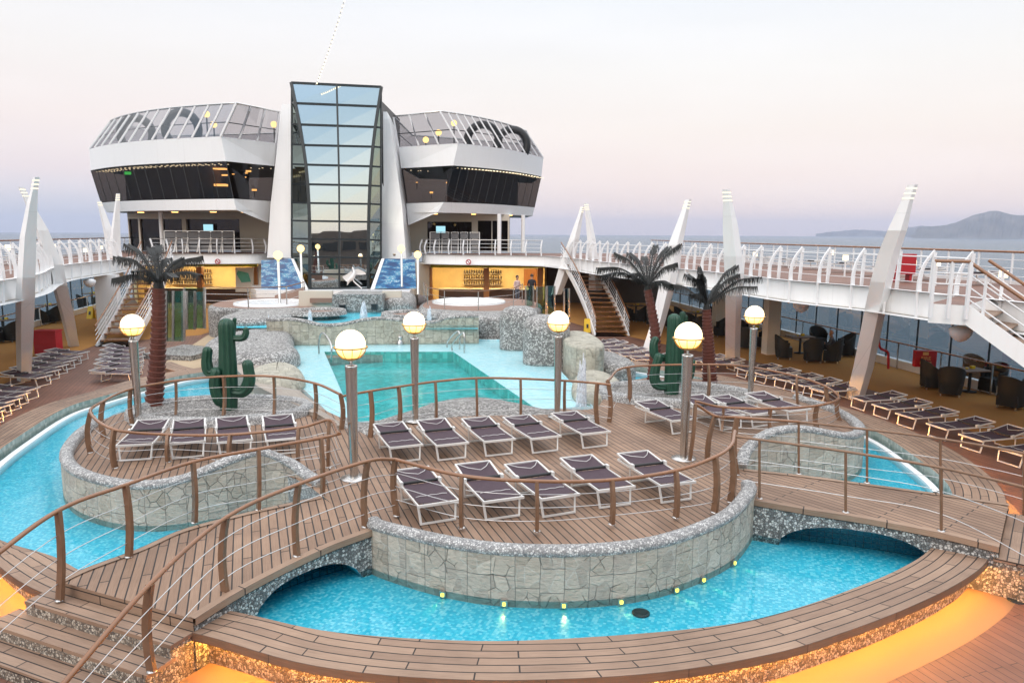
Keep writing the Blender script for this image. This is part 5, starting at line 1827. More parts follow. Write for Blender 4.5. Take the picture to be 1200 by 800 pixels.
stair('right white staircase with brown treads sweeping down from the right walkway', (3.3, 50.6, ZU), (5.0, 49.9, ZU), G(698, 394, 0), G(737, 394, 0), 18, 0.25)
stair('left white staircase with brown treads coming down beside the left palm', (-23.3, 46.8, ZU), (-21.6, 47.3, ZU), G(113, 406, 0), G(152, 406, 0), 17, 0.15)
tl = G(1131, 360, ZU); 
stl = thing('landing', 'small white landing with brown floor at the head of the outer right staircase', 'landing', (10.6, 18, ZU))
Lq = [V((11.9, 21.0, ZU)), V((10.1, 17.9, ZU)), V((10.55, 16.6, ZU)), V((13.4, 16.6, ZU)), V((13.2, 20.5, ZU))]
Lq = [G(1089, 356, ZU), G(1133, 358.5, ZU), V((12.1, 18.9, ZU)), V((12.1, 20.0, ZU))]
lr1 = [G(1091, 357, ZU), G(1133, 359, ZU)]
for q_ in resample(lr1, 0.9):
    m = MB(); m.beam(q_ - V((0, 0, 0.3)), q_ + V((0, 0, 1.02)), 0.07, 0.07); m.build('rail_post', M['white_rib'], stl)
m = MB(); m.tube([q_ + V((0, 0, 1.03)) for q_ in lr1], 0.045, 6); m.build('handrail', M['rail_wood'], stl)
for z_ in (0.25, 0.5, 0.75):
    m = MB(); m.tube([q_ + V((0, 0, z_)) for q_ in lr1], 0.018, 5); m.build('rail', M['white_rib'], stl)
mb = MB(); mb.prism(Lq, ZU - 0.02, ZU + 0.012, side=False); mb.build('floor', M['teak_main'], stl)
mb = MB(); mb.ribbon(atz(Lq, ZU - 0.45), atz(Lq, ZU + 0.01), True); mb.f = mb.f; mb.build('edge', M['white'], stl)
e0 = V((10.75, 16.75, ZU))
stair('outer right white staircase with pale treads going down at the right picture edge', G(1133, 358.5, ZU) + V((-0.0, -0.0, 0)), V((12.1, 18.9, ZU)), V((14.8, 13.6, 0.0)), V((16.4, 15.5, 0.0)), 15, 0.0, 'teak_rim', (1, 1), 3, 1.0, 5, 0.42)

# yellow signs, red covers, pipe
def wet_sign(label, px, py):
    p = G(px, py, 0.007)
    t = thing('wet_floor_sign', label, 'floor sign', tuple(p))
    for s in (-1, 1):
        m = MB()
        a = V((0, s * 0.22, 0)); b = V((0, 0.02 * s, 0.78))
        w = 0.19
        pts = [V((-w, a.y, 0)), V((w, a.y, 0)), V((w * 0.9, b.y, b.z - 0.05)), V((w * 0.55, b.y, b.z)), V((-w * 0.55, b.y, b.z)), V((-w * 0.9, b.y, b.z - 0.05))]
        pts = [p + q for q in pts]
        bk = [q + V((0, 0.015, 0)) for q in pts]
        m.face(pts); m.face(bk[::-1]); m.ribbon(pts, bk, True)
        m.build('board', M['yellow'], t)
    m = MB(); m.box(p + V((0, -0.15, 0.36)), (0.12, 0.006, 0.22), 0, ('X', R(-15))); m.build('warning_mark', M['black'], t)
    return t


wet_sign('yellow wet floor sign on the carpet beside the left staircase', 107, 373)
wet_sign('yellow wet floor sign at the foot of the right staircase', 688, 389)


def text_obj(s, size, mat, parent, loc, rot, name='lettering'):
    cu_ = bpy.data.curves.new(name, 'FONT')
    cu_.body = s; cu_.size = size; cu_.align_x = 'CENTER'; cu_.align_y = 'CENTER'; cu_.extrude = 0.002; cu_.resolution_u = 2
    o = bpy.data.objects.new(name, cu_)
    COL.objects.link(o)
    me = bpy.data.meshes.new_from_object(o.evaluated_get(bpy.context.evaluated_depsgraph_get()))
    bpy.data.objects.remove(o)
    me.materials.clear(); me.materials.append(mat)
    o = bpy.data.objects.new(name, me)
    COL.objects.link(o)
    o.parent = parent
    o.location = V(loc) - parent_origin(parent)
    o.rotation_euler = rot
    return o


M['gold_text'] = plain('gold_print', (0.75, 0.45, 0.16), 0.5)
p = D(1083.5, 420, 27.0)
hose = thing('fire_hose_cover', 'red fire hose cover with gold lettering hung on the windbreak rail', 'hose cover', tuple(p))
mb = MB(); mb.box(p, (0.74, 0.24, 0.60), -0.14); mb.build('cover', M['red'], hose)
nrm = Matrix.Rotation(-0.14, 3, 'Z') @ V((0, -0.126, 0))
text_obj('FIRE', 0.19, M['gold_text'], hose, p + nrm + V((0, 0, 0.02)), (R(90), 0, -0.14))
text_obj('HOSE', 0.17, M['gold_text'], hose, p + nrm + V((0, 0, -0.15)), (R(90), 0, -0.14))
mb = MB(); mb.box(p + nrm + V((-0.02, 0, 0.20)), (0.20, 0.006, 0.12), -0.14); mb.build('emblem', M['gold_text'], hose)
mb = MB(); mb.beam(p + V((0, 0.05, -0.28)), (p.x, p.y + 0.05, 0.01), 0.08, 0.08); mb.build('stand', M['steel'], hose)
p = D(1058, 303, 26)
hb = thing('hose_box', 'red box on the upper walkway behind the big right pylon', 'box', (p.x, p.y, ZU))
mb = MB(); mb.box((p.x, p.y, ZU + 0.62), (0.75, 0.4, 0.7)); mb.build('cabinet', M['red'], hb)
mb = MB(); mb.box((p.x - 0.25, p.y, ZU + 0.14), (0.08, 0.3, 0.27)); mb.box((p.x + 0.25, p.y, ZU + 0.14), (0.08, 0.3, 0.27)); mb.build('legs', M['red'], hb)
p = D(53, 362, 33)
rb_ = thing('red_bin', 'red box standing in the shade between the left pylons', 'box', (p.x, p.y, 0))
mb = MB(); mb.box((p.x, p.y, 0.62), (1.0, 0.5, 1.0)); mb.build('body', M['red'], rb_)
mb = MB(); mb.box((p.x, p.y, 1.15), (1.06, 0.56, 0.06)); mb.build('lid', M['red'], rb_)
y = 28.5
mb = MB(); mb.tube(spline([D(1030, 388, y), D(1030, 400, y), D(1032, 408, y), D(1040, 412, y), D(1041, 420, y), D(1041, 432, y)], 5), 0.05, 8)
tag(mb.build('red_pipe', M['red']), 'bent red fire pipe behind the big right pylon', 'pipe')


# loungers left out on the upper walkways
def up_lounger(x, y, rz, label, group):
    c = copy_tree(lg0, V((x, y, ZU)), rz, label)
    c['group'] = group


for i in range(9):
    yy = 24.5 + i * 2.6
    up_lounger(XR(yy) - 3.0, yy, R(-82), 'white framed lounger on the right upper walkway against the sea rail', 'loungers on the right upper walkway')
for i in range(7):
    yy = 22.5 + i * 2.6
    up_lounger(XL(yy) + 2.9, yy, R(78), 'white framed lounger on the left upper walkway against the sea rail', 'loungers on the left upper walkway')
# ---------------------------------------------------------------- glass tower
TY = 53.0
tw = thing('glass_tower', 'tall blue reflective glass tower between the two white pods', 'glass tower', tuple(D(395, 338, TY)))
LE = [(97, 341.5), (121, 346.5), (146, 351.5), (170, 355.5), (193, 358.8), (216, 361), (238, 362.3), (259, 363), (280, 363.3), (301, 363.4), (321, 363.4), (338, 363.5)]
RE = [(102, 447.2), (125, 443.6), (149, 440), (172, 437.2), (195, 435), (217.5, 433.6), (239, 432.7), (260, 432.2), (281, 432), (302, 431.8), (321.5, 431.8), (338, 431.8)]
XC = 395
Lp = [D(x, yy, TY) for yy, x in LE]
Rp = [D(x, yy, TY + 0.8) for yy, x in RE]
Lp = [V((p.x * (1 + k_ / TY), p.y + k_, H + (p.z - H) * (1 + k_ / TY))) for p, k_ in zip(Lp, [0.5 * (1 - i / 11) ** 2 - 0.5 for i in range(12)])]
Rp = [V((p.x * (1 + k_ / TY), p.y + k_, H + (p.z - H) * (1 + k_ / TY))) for p, k_ in zip(Rp, [0.5 * (1 - i / 11) ** 2 - 0.5 for i in range(12)])]
Cp = [a.lerp(b, 0.5) for a, b in zip(Lp, Rp)]
for A_, B_ in ((Lp, Cp), (Cp, Rp)):
    for i in range(11):
        m = MB(); m.face([A_[i + 1], B_[i + 1], B_[i], A_[i]]); m.build('front_pane', M['tower_glass'], tw)
m = MB()
fw = lambda p: p - V((0, 0.05, 0))
for P_ in (Lp, Rp):
    for a, b in zip(P_, P_[1:]): m.beam(fw(a), fw(b), 0.20, 0.18, up=(0, 1, 0))
for a, b in zip(Cp, Cp[1:]): m.beam(fw(a), fw(b), 0.11, 0.14, up=(0, 1, 0))
for a, b in zip(Lp, Rp): m.beam(fw(a), fw(b), 0.13, 0.11, up=(0, 1, 0))
m.build('mullions', M['darkframe'], tw)
# receding side panes, straight outer corner
for P_, px in ((Lp, 342.0), (Rp, 446.6)):
    m = MB(); fr = MB()
    prev = None
    for i in range(12):
        yy = (LE if px < 400 else RE)[i][0]
        xo = px
        if i > 9: xo = px + (363.4 - 342) * (i - 9) / 2 * 0.97 if px < 400 else px - (446.6 - 431.8) * (i - 9) / 2 * 0.97
        c = D(xo, yy + (0.8 if px > 400 else -0.5), TY + 0.75)
        if prev is not None:
            m.face([P_[i], c, prev, P_[i - 1]])
            fr.beam(prev, c, 0.12, 0.12, up=(0, 1, 0))
        if i: fr.beam(P_[i], c, 0.12, 0.12)
        prev = c
    m.build('side_glazing', M['tower_side'], tw)
    fr.build('side_frame', M['darkframe'], tw)
# body behind the glass: floors, lift core and back
a0, b0 = D(344, 110, TY + 1.6), D(446, 110, TY + 1.6)
m = MB()
zb_ = 1.35
bx = [V((a0.x, a0.y, 0)), V((b0.x, b0.y + 0.5, 0)), V((b0.x, b0.y + 9, 0)), V((a0.x, a0.y + 9, 0))]
m.ribbon(atz(bx, zb_), atz(bx, a0.z - 0.4), True); m.prism(bx, 0, a0.z - 0.4, side=False)
m.build('core', M['black'], tw)
# white flanking fins
def flank(label, front, back_dx):
    F_ = [D(a, yy, dY) for yy, a, dY in front[0]]
    G_ = [D(a, yy, dY) for yy, a, dY in front[1]]
    K = [p + V((back_dx, 7.0, 0)) for p in F_]
    K2 = [p + V((back_dx, 7.0, 0)) for p in G_]
    m = MB()
    m.grid([F_, G_, K2, K], cu=True, smooth=False)
    m.face([F_[-1], G_[-1], K2[-1], K[-1]])
    return tag(m.build('tower_flank', M['white']), label, 'white fin')


flank('tall white fin flanking the glass tower on its left', ([(302, 313, 54.4), (240, 317, 54.6), (180, 324, 54.8), (135, 328, 55), (122, 330.5, 55)], [(302, 342, 54.0), (240, 341.5, 54.2), (180, 341.3, 54.4), (135, 341.2, 54.6), (122, 341, 54.7)]), 0.5)
flank('tall white fin flanking the glass tower on its right', ([(303, 447, 54.8), (240, 447.3, 55), (180, 447.5, 55.2), (140, 447.8, 55.4), (131, 448.2, 55.5)], [(303, 476, 54.6), (240, 471, 55), (180, 462.5, 55.4), (140, 456, 55.6), (131, 453.5, 55.7)]), -0.5)
# wave mosaics at the foot
def quadthing(name, label, cat, pts, mat, th=0.15):
    P_ = [V(p) for p in pts]
    m = MB()
    u = (P_[1] - P_[0]); ul = u.length
    m.face(P_, [((p - P_[0]).dot(u) / ul, p.z - P_[0].z) for p in P_])
    bk = [p + V((0, th, 0)) for p in P_]
    m.ribbon(P_, bk, True); m.face(bk[::-1])
    return tag(m.build(name, mat), label, cat)


quadthing('wave_mosaic', 'blue and white wave mosaic panel at the left foot of the glass tower', 'mosaic', [D(306, 340, 52.8), D(356, 338, 52.3), D(341, 303, 53.4), D(306, 305, 53.6)], M['wave'])
quadthing('wave_mosaic', 'blue and white wave mosaic panel at the right foot of the glass tower', 'mosaic', [D(438, 338, 52.5), D(488, 338, 53.0), D(486, 304, 53.8), D(450, 303, 53.6)], M['wave'])
quadthing('white_border', 'white sloping edge left of the glass tower foot', 'edge strip', [D(356, 339, 52.2), D(361, 339, 52.2), D(344, 303, 53.3), D(341, 303, 53.3)], M['white'])
quadthing('white_border', 'white sloping edge right of the glass tower foot', 'edge strip', [D(434, 339, 52.4), D(438.5, 339, 52.4), D(450.5, 303, 53.5), D(447, 303, 53.5)], M['white'])
m = MB(); m.prism([D(300, 340, 51.5), D(480, 340, 51.5), D(490, 340, 60), D(290, 340, 60)], 0.0, D(400, 340.5, 51.5).z)
tag(m.build('tower_plinth', M['white']), 'white stage plinth the glass tower stands on', 'plinth')
# up-lights on the right fin
for i, (px, py) in enumerate([(462, 300)]):
    p = D(px, py, 53.2)
    t = thing('uplight', 'lit spotlight shining up the right white fin of the tower', 'spotlight', tuple(p))
    m = MB(); m.lathe([(0.08, 0), (0.12, 0.16)], p, 10); m.build('housing', M['steel'], t)
    m = MB(); m.lathe([(0.10, 0.162), (0.01, 0.17)], p, 10); m.build('lens', M['cool'], t)
    ld = bpy.data.lights.new('uplight_beam', 'SPOT'); ld.energy = 60; ld.color = (0.95, 1.0, 0.70); ld.spot_size = R(50); ld.spot_blend = 0.8
    lo = bpy.data.objects.new('beam', ld); COL.objects.link(lo); lo.parent = t; lo.location = (0, -0.1, 0.22)
    lo.rotation_euler = (R(180 - 26), 0, 0)
# dancing bird statue
p = D(424, 338, 51.2)
st = thing('bird_statue', 'white statue of a bird with raised wings before the glass tower', 'statue', tuple(p))
q = lambda px, py, dy=0.0: D(px, py, 51.2 + dy)
m = MB(); m.tube(spline([q(424, 338), q(415, 330), q(413, 325)], 4), [0.05] * 8 + [0.05], 6); m.build('leg', M['white'], st)
m = MB(); m.tube(spline([q(407, 334), q(409, 329), q(413, 325), q(415, 320), q(414, 316), q(413, 313)], 3), [0.03, 0.05, 0.08, 0.10, 0.13, 0.15, 0.16, 0.15, 0.14, 0.12, 0.10, 0.08, 0.07, 0.07, 0.06, 0.03], 8); m.build('body', M['white'], st)
m = MB(); m.grid([[q(414, 316), q(420, 315), q(428, 319)], [q(413, 319, .1), q(420, 319, .1), q(429, 321.5)], [q(414, 323, .15), q(419, 322, .15), q(424, 322)]], smooth=True); m.build('wing', M['white'], st)
m = MB(); m.grid([[q(412, 317), q(407, 321), q(401, 324)], [q(413, 320, .1), q(408, 324, .1), q(403, 327)], [q(413, 323, .15), q(410, 327, .1), q(406, 330)]], smooth=True); m.build('wing', M['white'], st)

# ---------------------------------------------------------------- observation pods
def pod(name, label, cols_px, ykink, side):
    """cols_px: for each level (lb, wb, bb, bt, gt): pixel row of the kink and pixel x of the columns [tower end, kink, outer end]; ring closed behind"""
    t = thing(name, label, 'observation lounge', tuple(D(cols_px['bb'][1], 240, ykink)))
    rings = {}
    zs = {}
    for k, (py, xt, xk, xo) in cols_px.items():
        pk = D(xk, py, ykink)
        z = pk.z
        yo, yt = ykink + (8.5 if side < 0 else 10.5), ykink + (3.6 if side < 0 else 2.6)
        pt = D(xt, py, yt); po = D(xo, py, yo)
        pt.z = po.z = z
        # rounded outer front: quadratic arc from the kink to the outer end, bulging forward
        front = []
        for i in range(25):
            s = i / 24
            p_ = pk.lerp(po, s)
            bul = 1.75 if side < 0 else 2.0
            p_ = V((p_.x + (0.0), p_.y - bul * 4 * s * (1 - s) * (0.6 + 0.5 * s), z))
            front.append(p_)
        if k == 'lb': pt.z = D(xt, py + 15, yt).z
        ob = V((po.x + side * (-0.6), po.y + 9, z))
        tb = V((pt.x, pt.y + 11, z))
        rings[k] = [pt] + front + [ob, tb]
        zs[k] = z
    return t, rings, zs


def pod_build(name, label, cols_px, ykink, side):
    t, rg, zs = pod(name, label, cols_px, ykink, side)
    nf = 26   # tower end + 13 front points
    # lower band, upper band
    m = MB(); m.grid([rg['lb'], rg['wb']], cv=True, smooth=False)
    m.build('lower_band', M['white'], t)
    m = MB(); m.prism([V((p.x, p.y, 0)) for p in rg['lb']], 0, zs['lb'] + 0.01, side=False); m.build('underside', M['cream'], t)
    m = MB(); m.grid([rg['bb'], rg['bt']], cv=True, smooth=False)
    m.prism([V((p.x, p.y, 0)) for p in rg['bt']], 0, zs['bt'] - 0.05, side=False)
    lip = rg['bb']
    m.ribbon(lip, [p.lerp(sum(lip, V()) / len(lip), 0.02) for p in lip], True)
    m.build('upper_band', M['white'], t)
    # window band: panes with thin seams
    wb, bb = rg['wb'], rg['bb']
    k = len(wb)
    c = sum(bb, V()) / k
    ins = lambda p, f=0.006: p.lerp(V((c.x, c.y, p.z)), f)
    m = MB()
    for i in range(k):
        j = (i + 1) % k
        m.face([ins(wb[i]), ins(wb[j]), ins(bb[j]), ins(bb[i])] if side > 0 or True else None)
    m.build('window_band', M['pod_glass'], t)
    for i in [0] + list(range(1, nf, 2)):
        m = MB(); m.beam(ins(wb[i], 0.004), ins(bb[i], 0.004), 0.04, 0.04); m.build('window_seam', M['black'], t)
    # inside: floor, back wall, ceiling lights
    m = MB(); inner = [p.lerp(c, 0.45) for p in wb]
    m.ribbon(atz(inner, zs['wb']), atz(inner, zs['bb']), True)
    m.build('inner_wall', M['shadewall'], t)
    m = MB(); m.prism([V((p.x, p.y, 0)) for p in wb], 0, zs['wb'] + 0.02, side=False); m.build('inner_floor', M['shadewall'], t)
    rnd = random.Random(int(abs(side) * 3 + ykink))
    m = MB()
    fr = [p.lerp(c, 0.10) for p in bb[:nf]] + [p.lerp(c, 0.2) for p in bb[:nf]]
    for p in fr:
        m.box((p.x, p.y, zs['bb'] - 0.14), (0.10, 0.10, 0.05))
        m.box((p.x + 0.55, p.y + 0.2, zs['bb'] - 0.16), (0.08, 0.08, 0.05))
    m.build('ceiling_spots', M['cool'], t)
    # roof terrace windscreen
    bt, gt = rg['bt'], rg['gt']
    m = MB()
    for i in range(k):
        j = (i + 1) % k
        m.face([bt[i], bt[j], gt[j], gt[i]])
    m.build('windscreen_glass', M['glass_screen'], t)
    for i in [0] + list(range(1, nf, 2)):
        m = MB(); w = 0.26 if i == 1 else 0.12
        m.beam(bt[i], gt[i], w, 0.12); m.build('windscreen_post', M['white_rib'], t)
    pm = bt[0].lerp(bt[1], 0.38); pq = gt[0].lerp(gt[1], 0.38)
    for f in (0.35, 0.68):
        m = MB(); m.beam(bt[0].lerp(bt[1], f), gt[0].lerp(gt[1], f), 0.14, 0.12); m.build('windscreen_post', M['white_rib'], t)
    m = MB(); m.tube([p + V((0, 0, 0.03)) for p in gt], 0.075, 6, True); m.build('top_rail', M['steel'], t)
    m = MB(); m.tube([(a.lerp(b, 0.45)) .lerp(V((c.x, c.y, a.z)), 0.02) for a, b in zip(bt, gt)], 0.035, 5, True); m.build('mid_rail', M['darkframe'], t)
    return t, rg, zs, c


LP = {'lb': (246, 313, 277, 125), 'wb': (233, 318, 274, 118), 'bb': (189, 321, 265, 105.5), 'bt': (160, 322.5, 259, 103.5), 'gt': (121.5, 326.5, 277, 128)}
RPX = {'lb': (249, 478, 513, 624), 'wb': (237, 476, 520, 626.5), 'bb': (194, 470, 531, 634.5), 'bt': (168, 467, 537, 637), 'gt': (131, 461, 516, 617)}
pl_, lr_, lz, lc_ = pod_build('observation_pod', 'left white observation pod with a dark window band and slanted glass terrace', LP, 52.0, -1)
pr_, rr_, rz_, rc_ = pod_build('observation_pod', 'right white observation pod with a dark window band and slanted glass terrace', RPX, 56.0, 1)

# things on the pod terraces
for i, (px, py, y) in enumerate([(213, 152, 57), (160, 158, 59), (566, 165, 61), (600, 170, 63)]):
    p = D(px, py, y)
    m = MB()
    ring = [p + V((1.25 * math.cos(2 * math.pi * k / 24), 0, 1.25 * math.sin(2 * math.pi * k / 24))) for k in range(24)]
    m.tube(ring, 0.32, 8, True)
    t = thing('slide_ring', ['dark round slide ring on the left pod terrace, nearer the tower', 'dark round slide ring on the left pod terrace, outer one', 'dark round slide ring on the right pod terrace, nearer the tower', 'dark round slide ring on the right pod terrace, outer one'][i], 'slide ring', tuple(p))
    m.build('ring', M['navy'] if 'navy' in M else M['black'], t)
    m = MB(); m.beam(p - V((0, 0, 1.3)), V((p.x, p.y, (lz if i < 2 else rz_)['bt'] - 0.04)), 0.2, 0.2); m.build('stand', M['darkframe'], t)
for i, (px, py, y) in enumerate([(242, 134, 56), (250.5, 146, 57), (321, 146, 56.5), (532, 144.5, 60), (514, 155.5, 60), (499, 164, 60)]):
    p = D(px, py, y)
    z0 = (lz if i < 3 else rz_)['bt'] - 0.05
    t = thing('terrace_lamp', ['taller yellow globe lamp on the left pod terrace', 'shorter yellow globe lamp on the left pod terrace', 'yellow lamp at the tower end of the left pod terrace', 'tallest yellow globe lamp on the right pod terrace', 'middle yellow globe lamp on the right pod terrace', 'lowest yellow globe lamp on the right pod terrace, by the tower'][i], 'lamp', (p.x, p.y, z0))
    m = MB(); m.lathe([(0.24 * math.cos(a), 0.24 * math.sin(a)) for a in [R(-88 + 176 * k / 8) for k in range(9)]], p, 12); m.build('globe', M['globe_far'], t)
    m = MB(); m.beam((p.x, p.y, z0), (p.x, p.y, p.z - 0.22), 0.08, 0.08); m.build('post', M['darkframe'], t)
rnd = random.Random(5)
for i in range(16):
    left = i < 9
    px = rnd.uniform(186, 300) if left else rnd.uniform(480, 610)
    py = rnd.uniform(200, 226) if left else rnd.uniform(206, 232)
    p = D(px, py, (55.5 if px < 265 else 56.5) + rnd.uniform(0, 0.6) if left else 59.5 + max(0, px - 540) * 0.06 + rnd.uniform(0, .6))
    t = thing('lounge_lamp', 'tiny warm lamp behind the dark window of the ' + ('left' if left else 'right') + ' pod', 'lamp', tuple(p), 0, 'lamps inside the ' + ('left' if left else 'right') + ' pod')
    s_ = rnd.uniform(0.05, 0.13)
    m = MB(); m.box(p, (s_ * rnd.uniform(1, 4), s_, s_)); m.build('shade', M['warm_dim'], t)
    m = MB(); m.beam(p - V((0, 0, s_ / 2 + 0.005)), p - V((0, 0, 0.5)), 0.04, 0.04); m.build('stem', M['black'], t)
# green glow and a lit counter inside the pods
p = D(245, 217, 55.5)
t = thing('lounge_counter', 'lit orange bar counter inside the left pod window', 'counter', tuple(p))
m = MB(); m.box(p, (2.6, 0.5, 0.16)); m.build('lit_top', M['warm_dim'], t)
m = MB(); m.box(p - V((0, 0, 0.55)), (2.8, 0.7, 0.9)); m.build('body', M['shadewall'], t)
m = MB(); m.box(D(246, 198, 55.5), (2.4, 0.6, 0.09)); tag(m.build('ceiling_lamp', M['warm_dim']), 'warm ceiling lamp above the counter inside the left pod', 'ceiling lamp')
p = D(150, 203, 57.5); m = MB(); m.box(p, (0.5, 0.08, 0.22)); tag(m.build('exit_sign', M['exit']), 'small lit green sign inside the left pod', 'sign')
p = D(584, 219, 63); m = MB(); m.box(p, (0.5, 0.2, 2.2)); tag(m.build('green_light_column', M['exit']), 'lit green column inside the right pod', 'light column')

# ---------------------------------------------------------------- storey between balcony and pods
def storey(label, px0, px1, y0_, y1_, z0, z1, openings, depth=7):
    a, b = D(px0, 280, y0_), D(px1, 280, y1_)
    t = thing('deckhouse', label, 'deckhouse', (a.x, a.y, z0))
    d = (b - a); d.z = 0
    P_ = lambda px: a + d * ((px - px0) / (px1 - px0))
    xs = [px0] + [x for o in openings for x in o[:2]] + [px1]
    for i in range(0, len(xs), 2):
        if xs[i + 1] - xs[i] > 0.5:
            p_, q_ = P_(xs[i]), P_(xs[i + 1])
            m = MB(); m.beam(V((p_.x, p_.y, (z0 + z1) / 2)), V((q_.x, q_.y, (z0 + z1) / 2)), 0.25, z1 - z0)
            m.build('wall_panel', M['cream'], t)
    for o in openings:
        p_, q_ = P_(o[0]), P_(o[1])
        m = MB()
        m.face([V((p_.x, p_.y + 0.1, z0 + 0.05)), V((q_.x, q_.y + 0.1, z0 + 0.05)), V((q_.x, q_.y + 0.1, z0 + o[2])), V((p_.x, p_.y + 0.1, z0 + o[2]))])
        m.build('window', M['pod_glass'], t)
        m = MB(); m.beam(V((p_.x, p_.y, (z0 + o[2] + z1) / 2)), V((q_.x, q_.y, (z0 + o[2] + z1) / 2)), 0.25, z1 - z0 - o[2]); m.build('lintel', M['cream'], t)
    bk = [V((a.x, a.y + depth, 0)), V((b.x, b.y + depth, 0))]
    m = MB()
    m.ribbon(atz(bk, z0), atz(bk, z1)); m.ribbon([V((a.x, a.y, z0)), V((a.x, a.y + depth, z0))], [V((a.x, a.y, z1)), V((a.x, a.y + depth, z1))]); m.ribbon([V((b.x, b.y, z0)), V((b.x, b.y + depth, z0))], [V((b.x, b.y, z1)), V((b.x, b.y + depth, z1))])
    m.build('back_walls', M['shadewall'], t)
    return t


storey('cream deckhouse with dark glass doors under the left pod', 152, 316, 60.5, 60.5, ZU, lz['lb'], [(153, 164, 2.6), (166, 189, 2.6), (192, 215, 2.6), (220, 282, 2.6)])
storey('cream deckhouse with dark glass doors under the right pod', 480, 597, 61.5, 61.5, ZU, rz_['lb'], [(501, 553, 2.5), (560, 576, 2.6), (577, 595, 2.6)])
for i, (px, py, y) in enumerate([(244, 267, 60.2), (516.5, 269, 61.2)]):
    p = D(px, py, y)
    m = MB(); m.box(p, (0.75, 0.06, 0.55)); m.build
    t = thing('screen', ['lit screen hanging inside the deckhouse below the left pod', 'lit screen hanging inside the deckhouse below the right pod'][i], 'screen', tuple(p))
    m.build('display', M['screen'], t)
    m = MB(); m.box(p + V((0, 0.06, 0)), (0.85, 0.05, 0.65)); m.build('casing', M['black'], t)
# grey loungers stood on end against the balcony
def upright(px, y, label, group):
    b = D(px, 291, y); b.z = ZU
    t = thing('upright_lounger', label, 'sun lounger', tuple(b), 0, group)
    m = MB()
    for k in range(3):
        m.box(b + V((0, 0.05, 0.35 + 0.5 * k)), (0.86, 0.03, 0.42))
    m.build('mesh_panels', M['greyfabric'], t)
    m = MB()
    for s in (-0.47, 0.47): m.beam(b + V((s, 0, 0)), b + V((s, 0.1, 1.65)), 0.05, 0.05)
    m.beam(b + V((-0.47, 0.1, 1.65)), b + V((0.47, 0.1, 1.65)), 0.05, 0.05)
    m.build('frame', M['alu'], t)
    m = MB(); m.beam(b + V((-0.47, -0.5, 0.02)), b + V((-0.47, 0.08, 1.0)), 0.04, 0.04); m.beam(b + V((0.47, -0.5, 0.02)), b + V((0.47, 0.08, 1.0)), 0.04, 0.04); m.build('prop', M['alu'], t)


for i, px in enumerate([200, 213.5, 227, 240.5, 254, 267.5]):
    upright(px, 57.5, ORD[i] + ' from the left of six grey loungers stood upright on the left balcony', 'grey upright loungers on the left balcony')
for i, px in enumerate([511, 522, 533, 544, 555]):
    upright(px, 59.0, ORD[i] + ' from the left of five grey loungers stood upright on the right balcony', 'grey upright loungers on the right balcony')
for i, (px, y0_, pod_z) in enumerate([(190, 58.2, lz['lb']), (585, 59, rz_['lb']), (613, 62, rz_['lb'])]):
    b = D(px, 280, y0_)
    m = MB(); m.lathe([(0.16, ZU), (0.16, pod_z + 0.0)], (b.x, b.y, 0), 12)
    tag(m.build('column', M['white']), ['round white column under the left pod', 'round white column under the right pod, inner one', 'slim white column under the outer end of the right pod'][i], 'column')


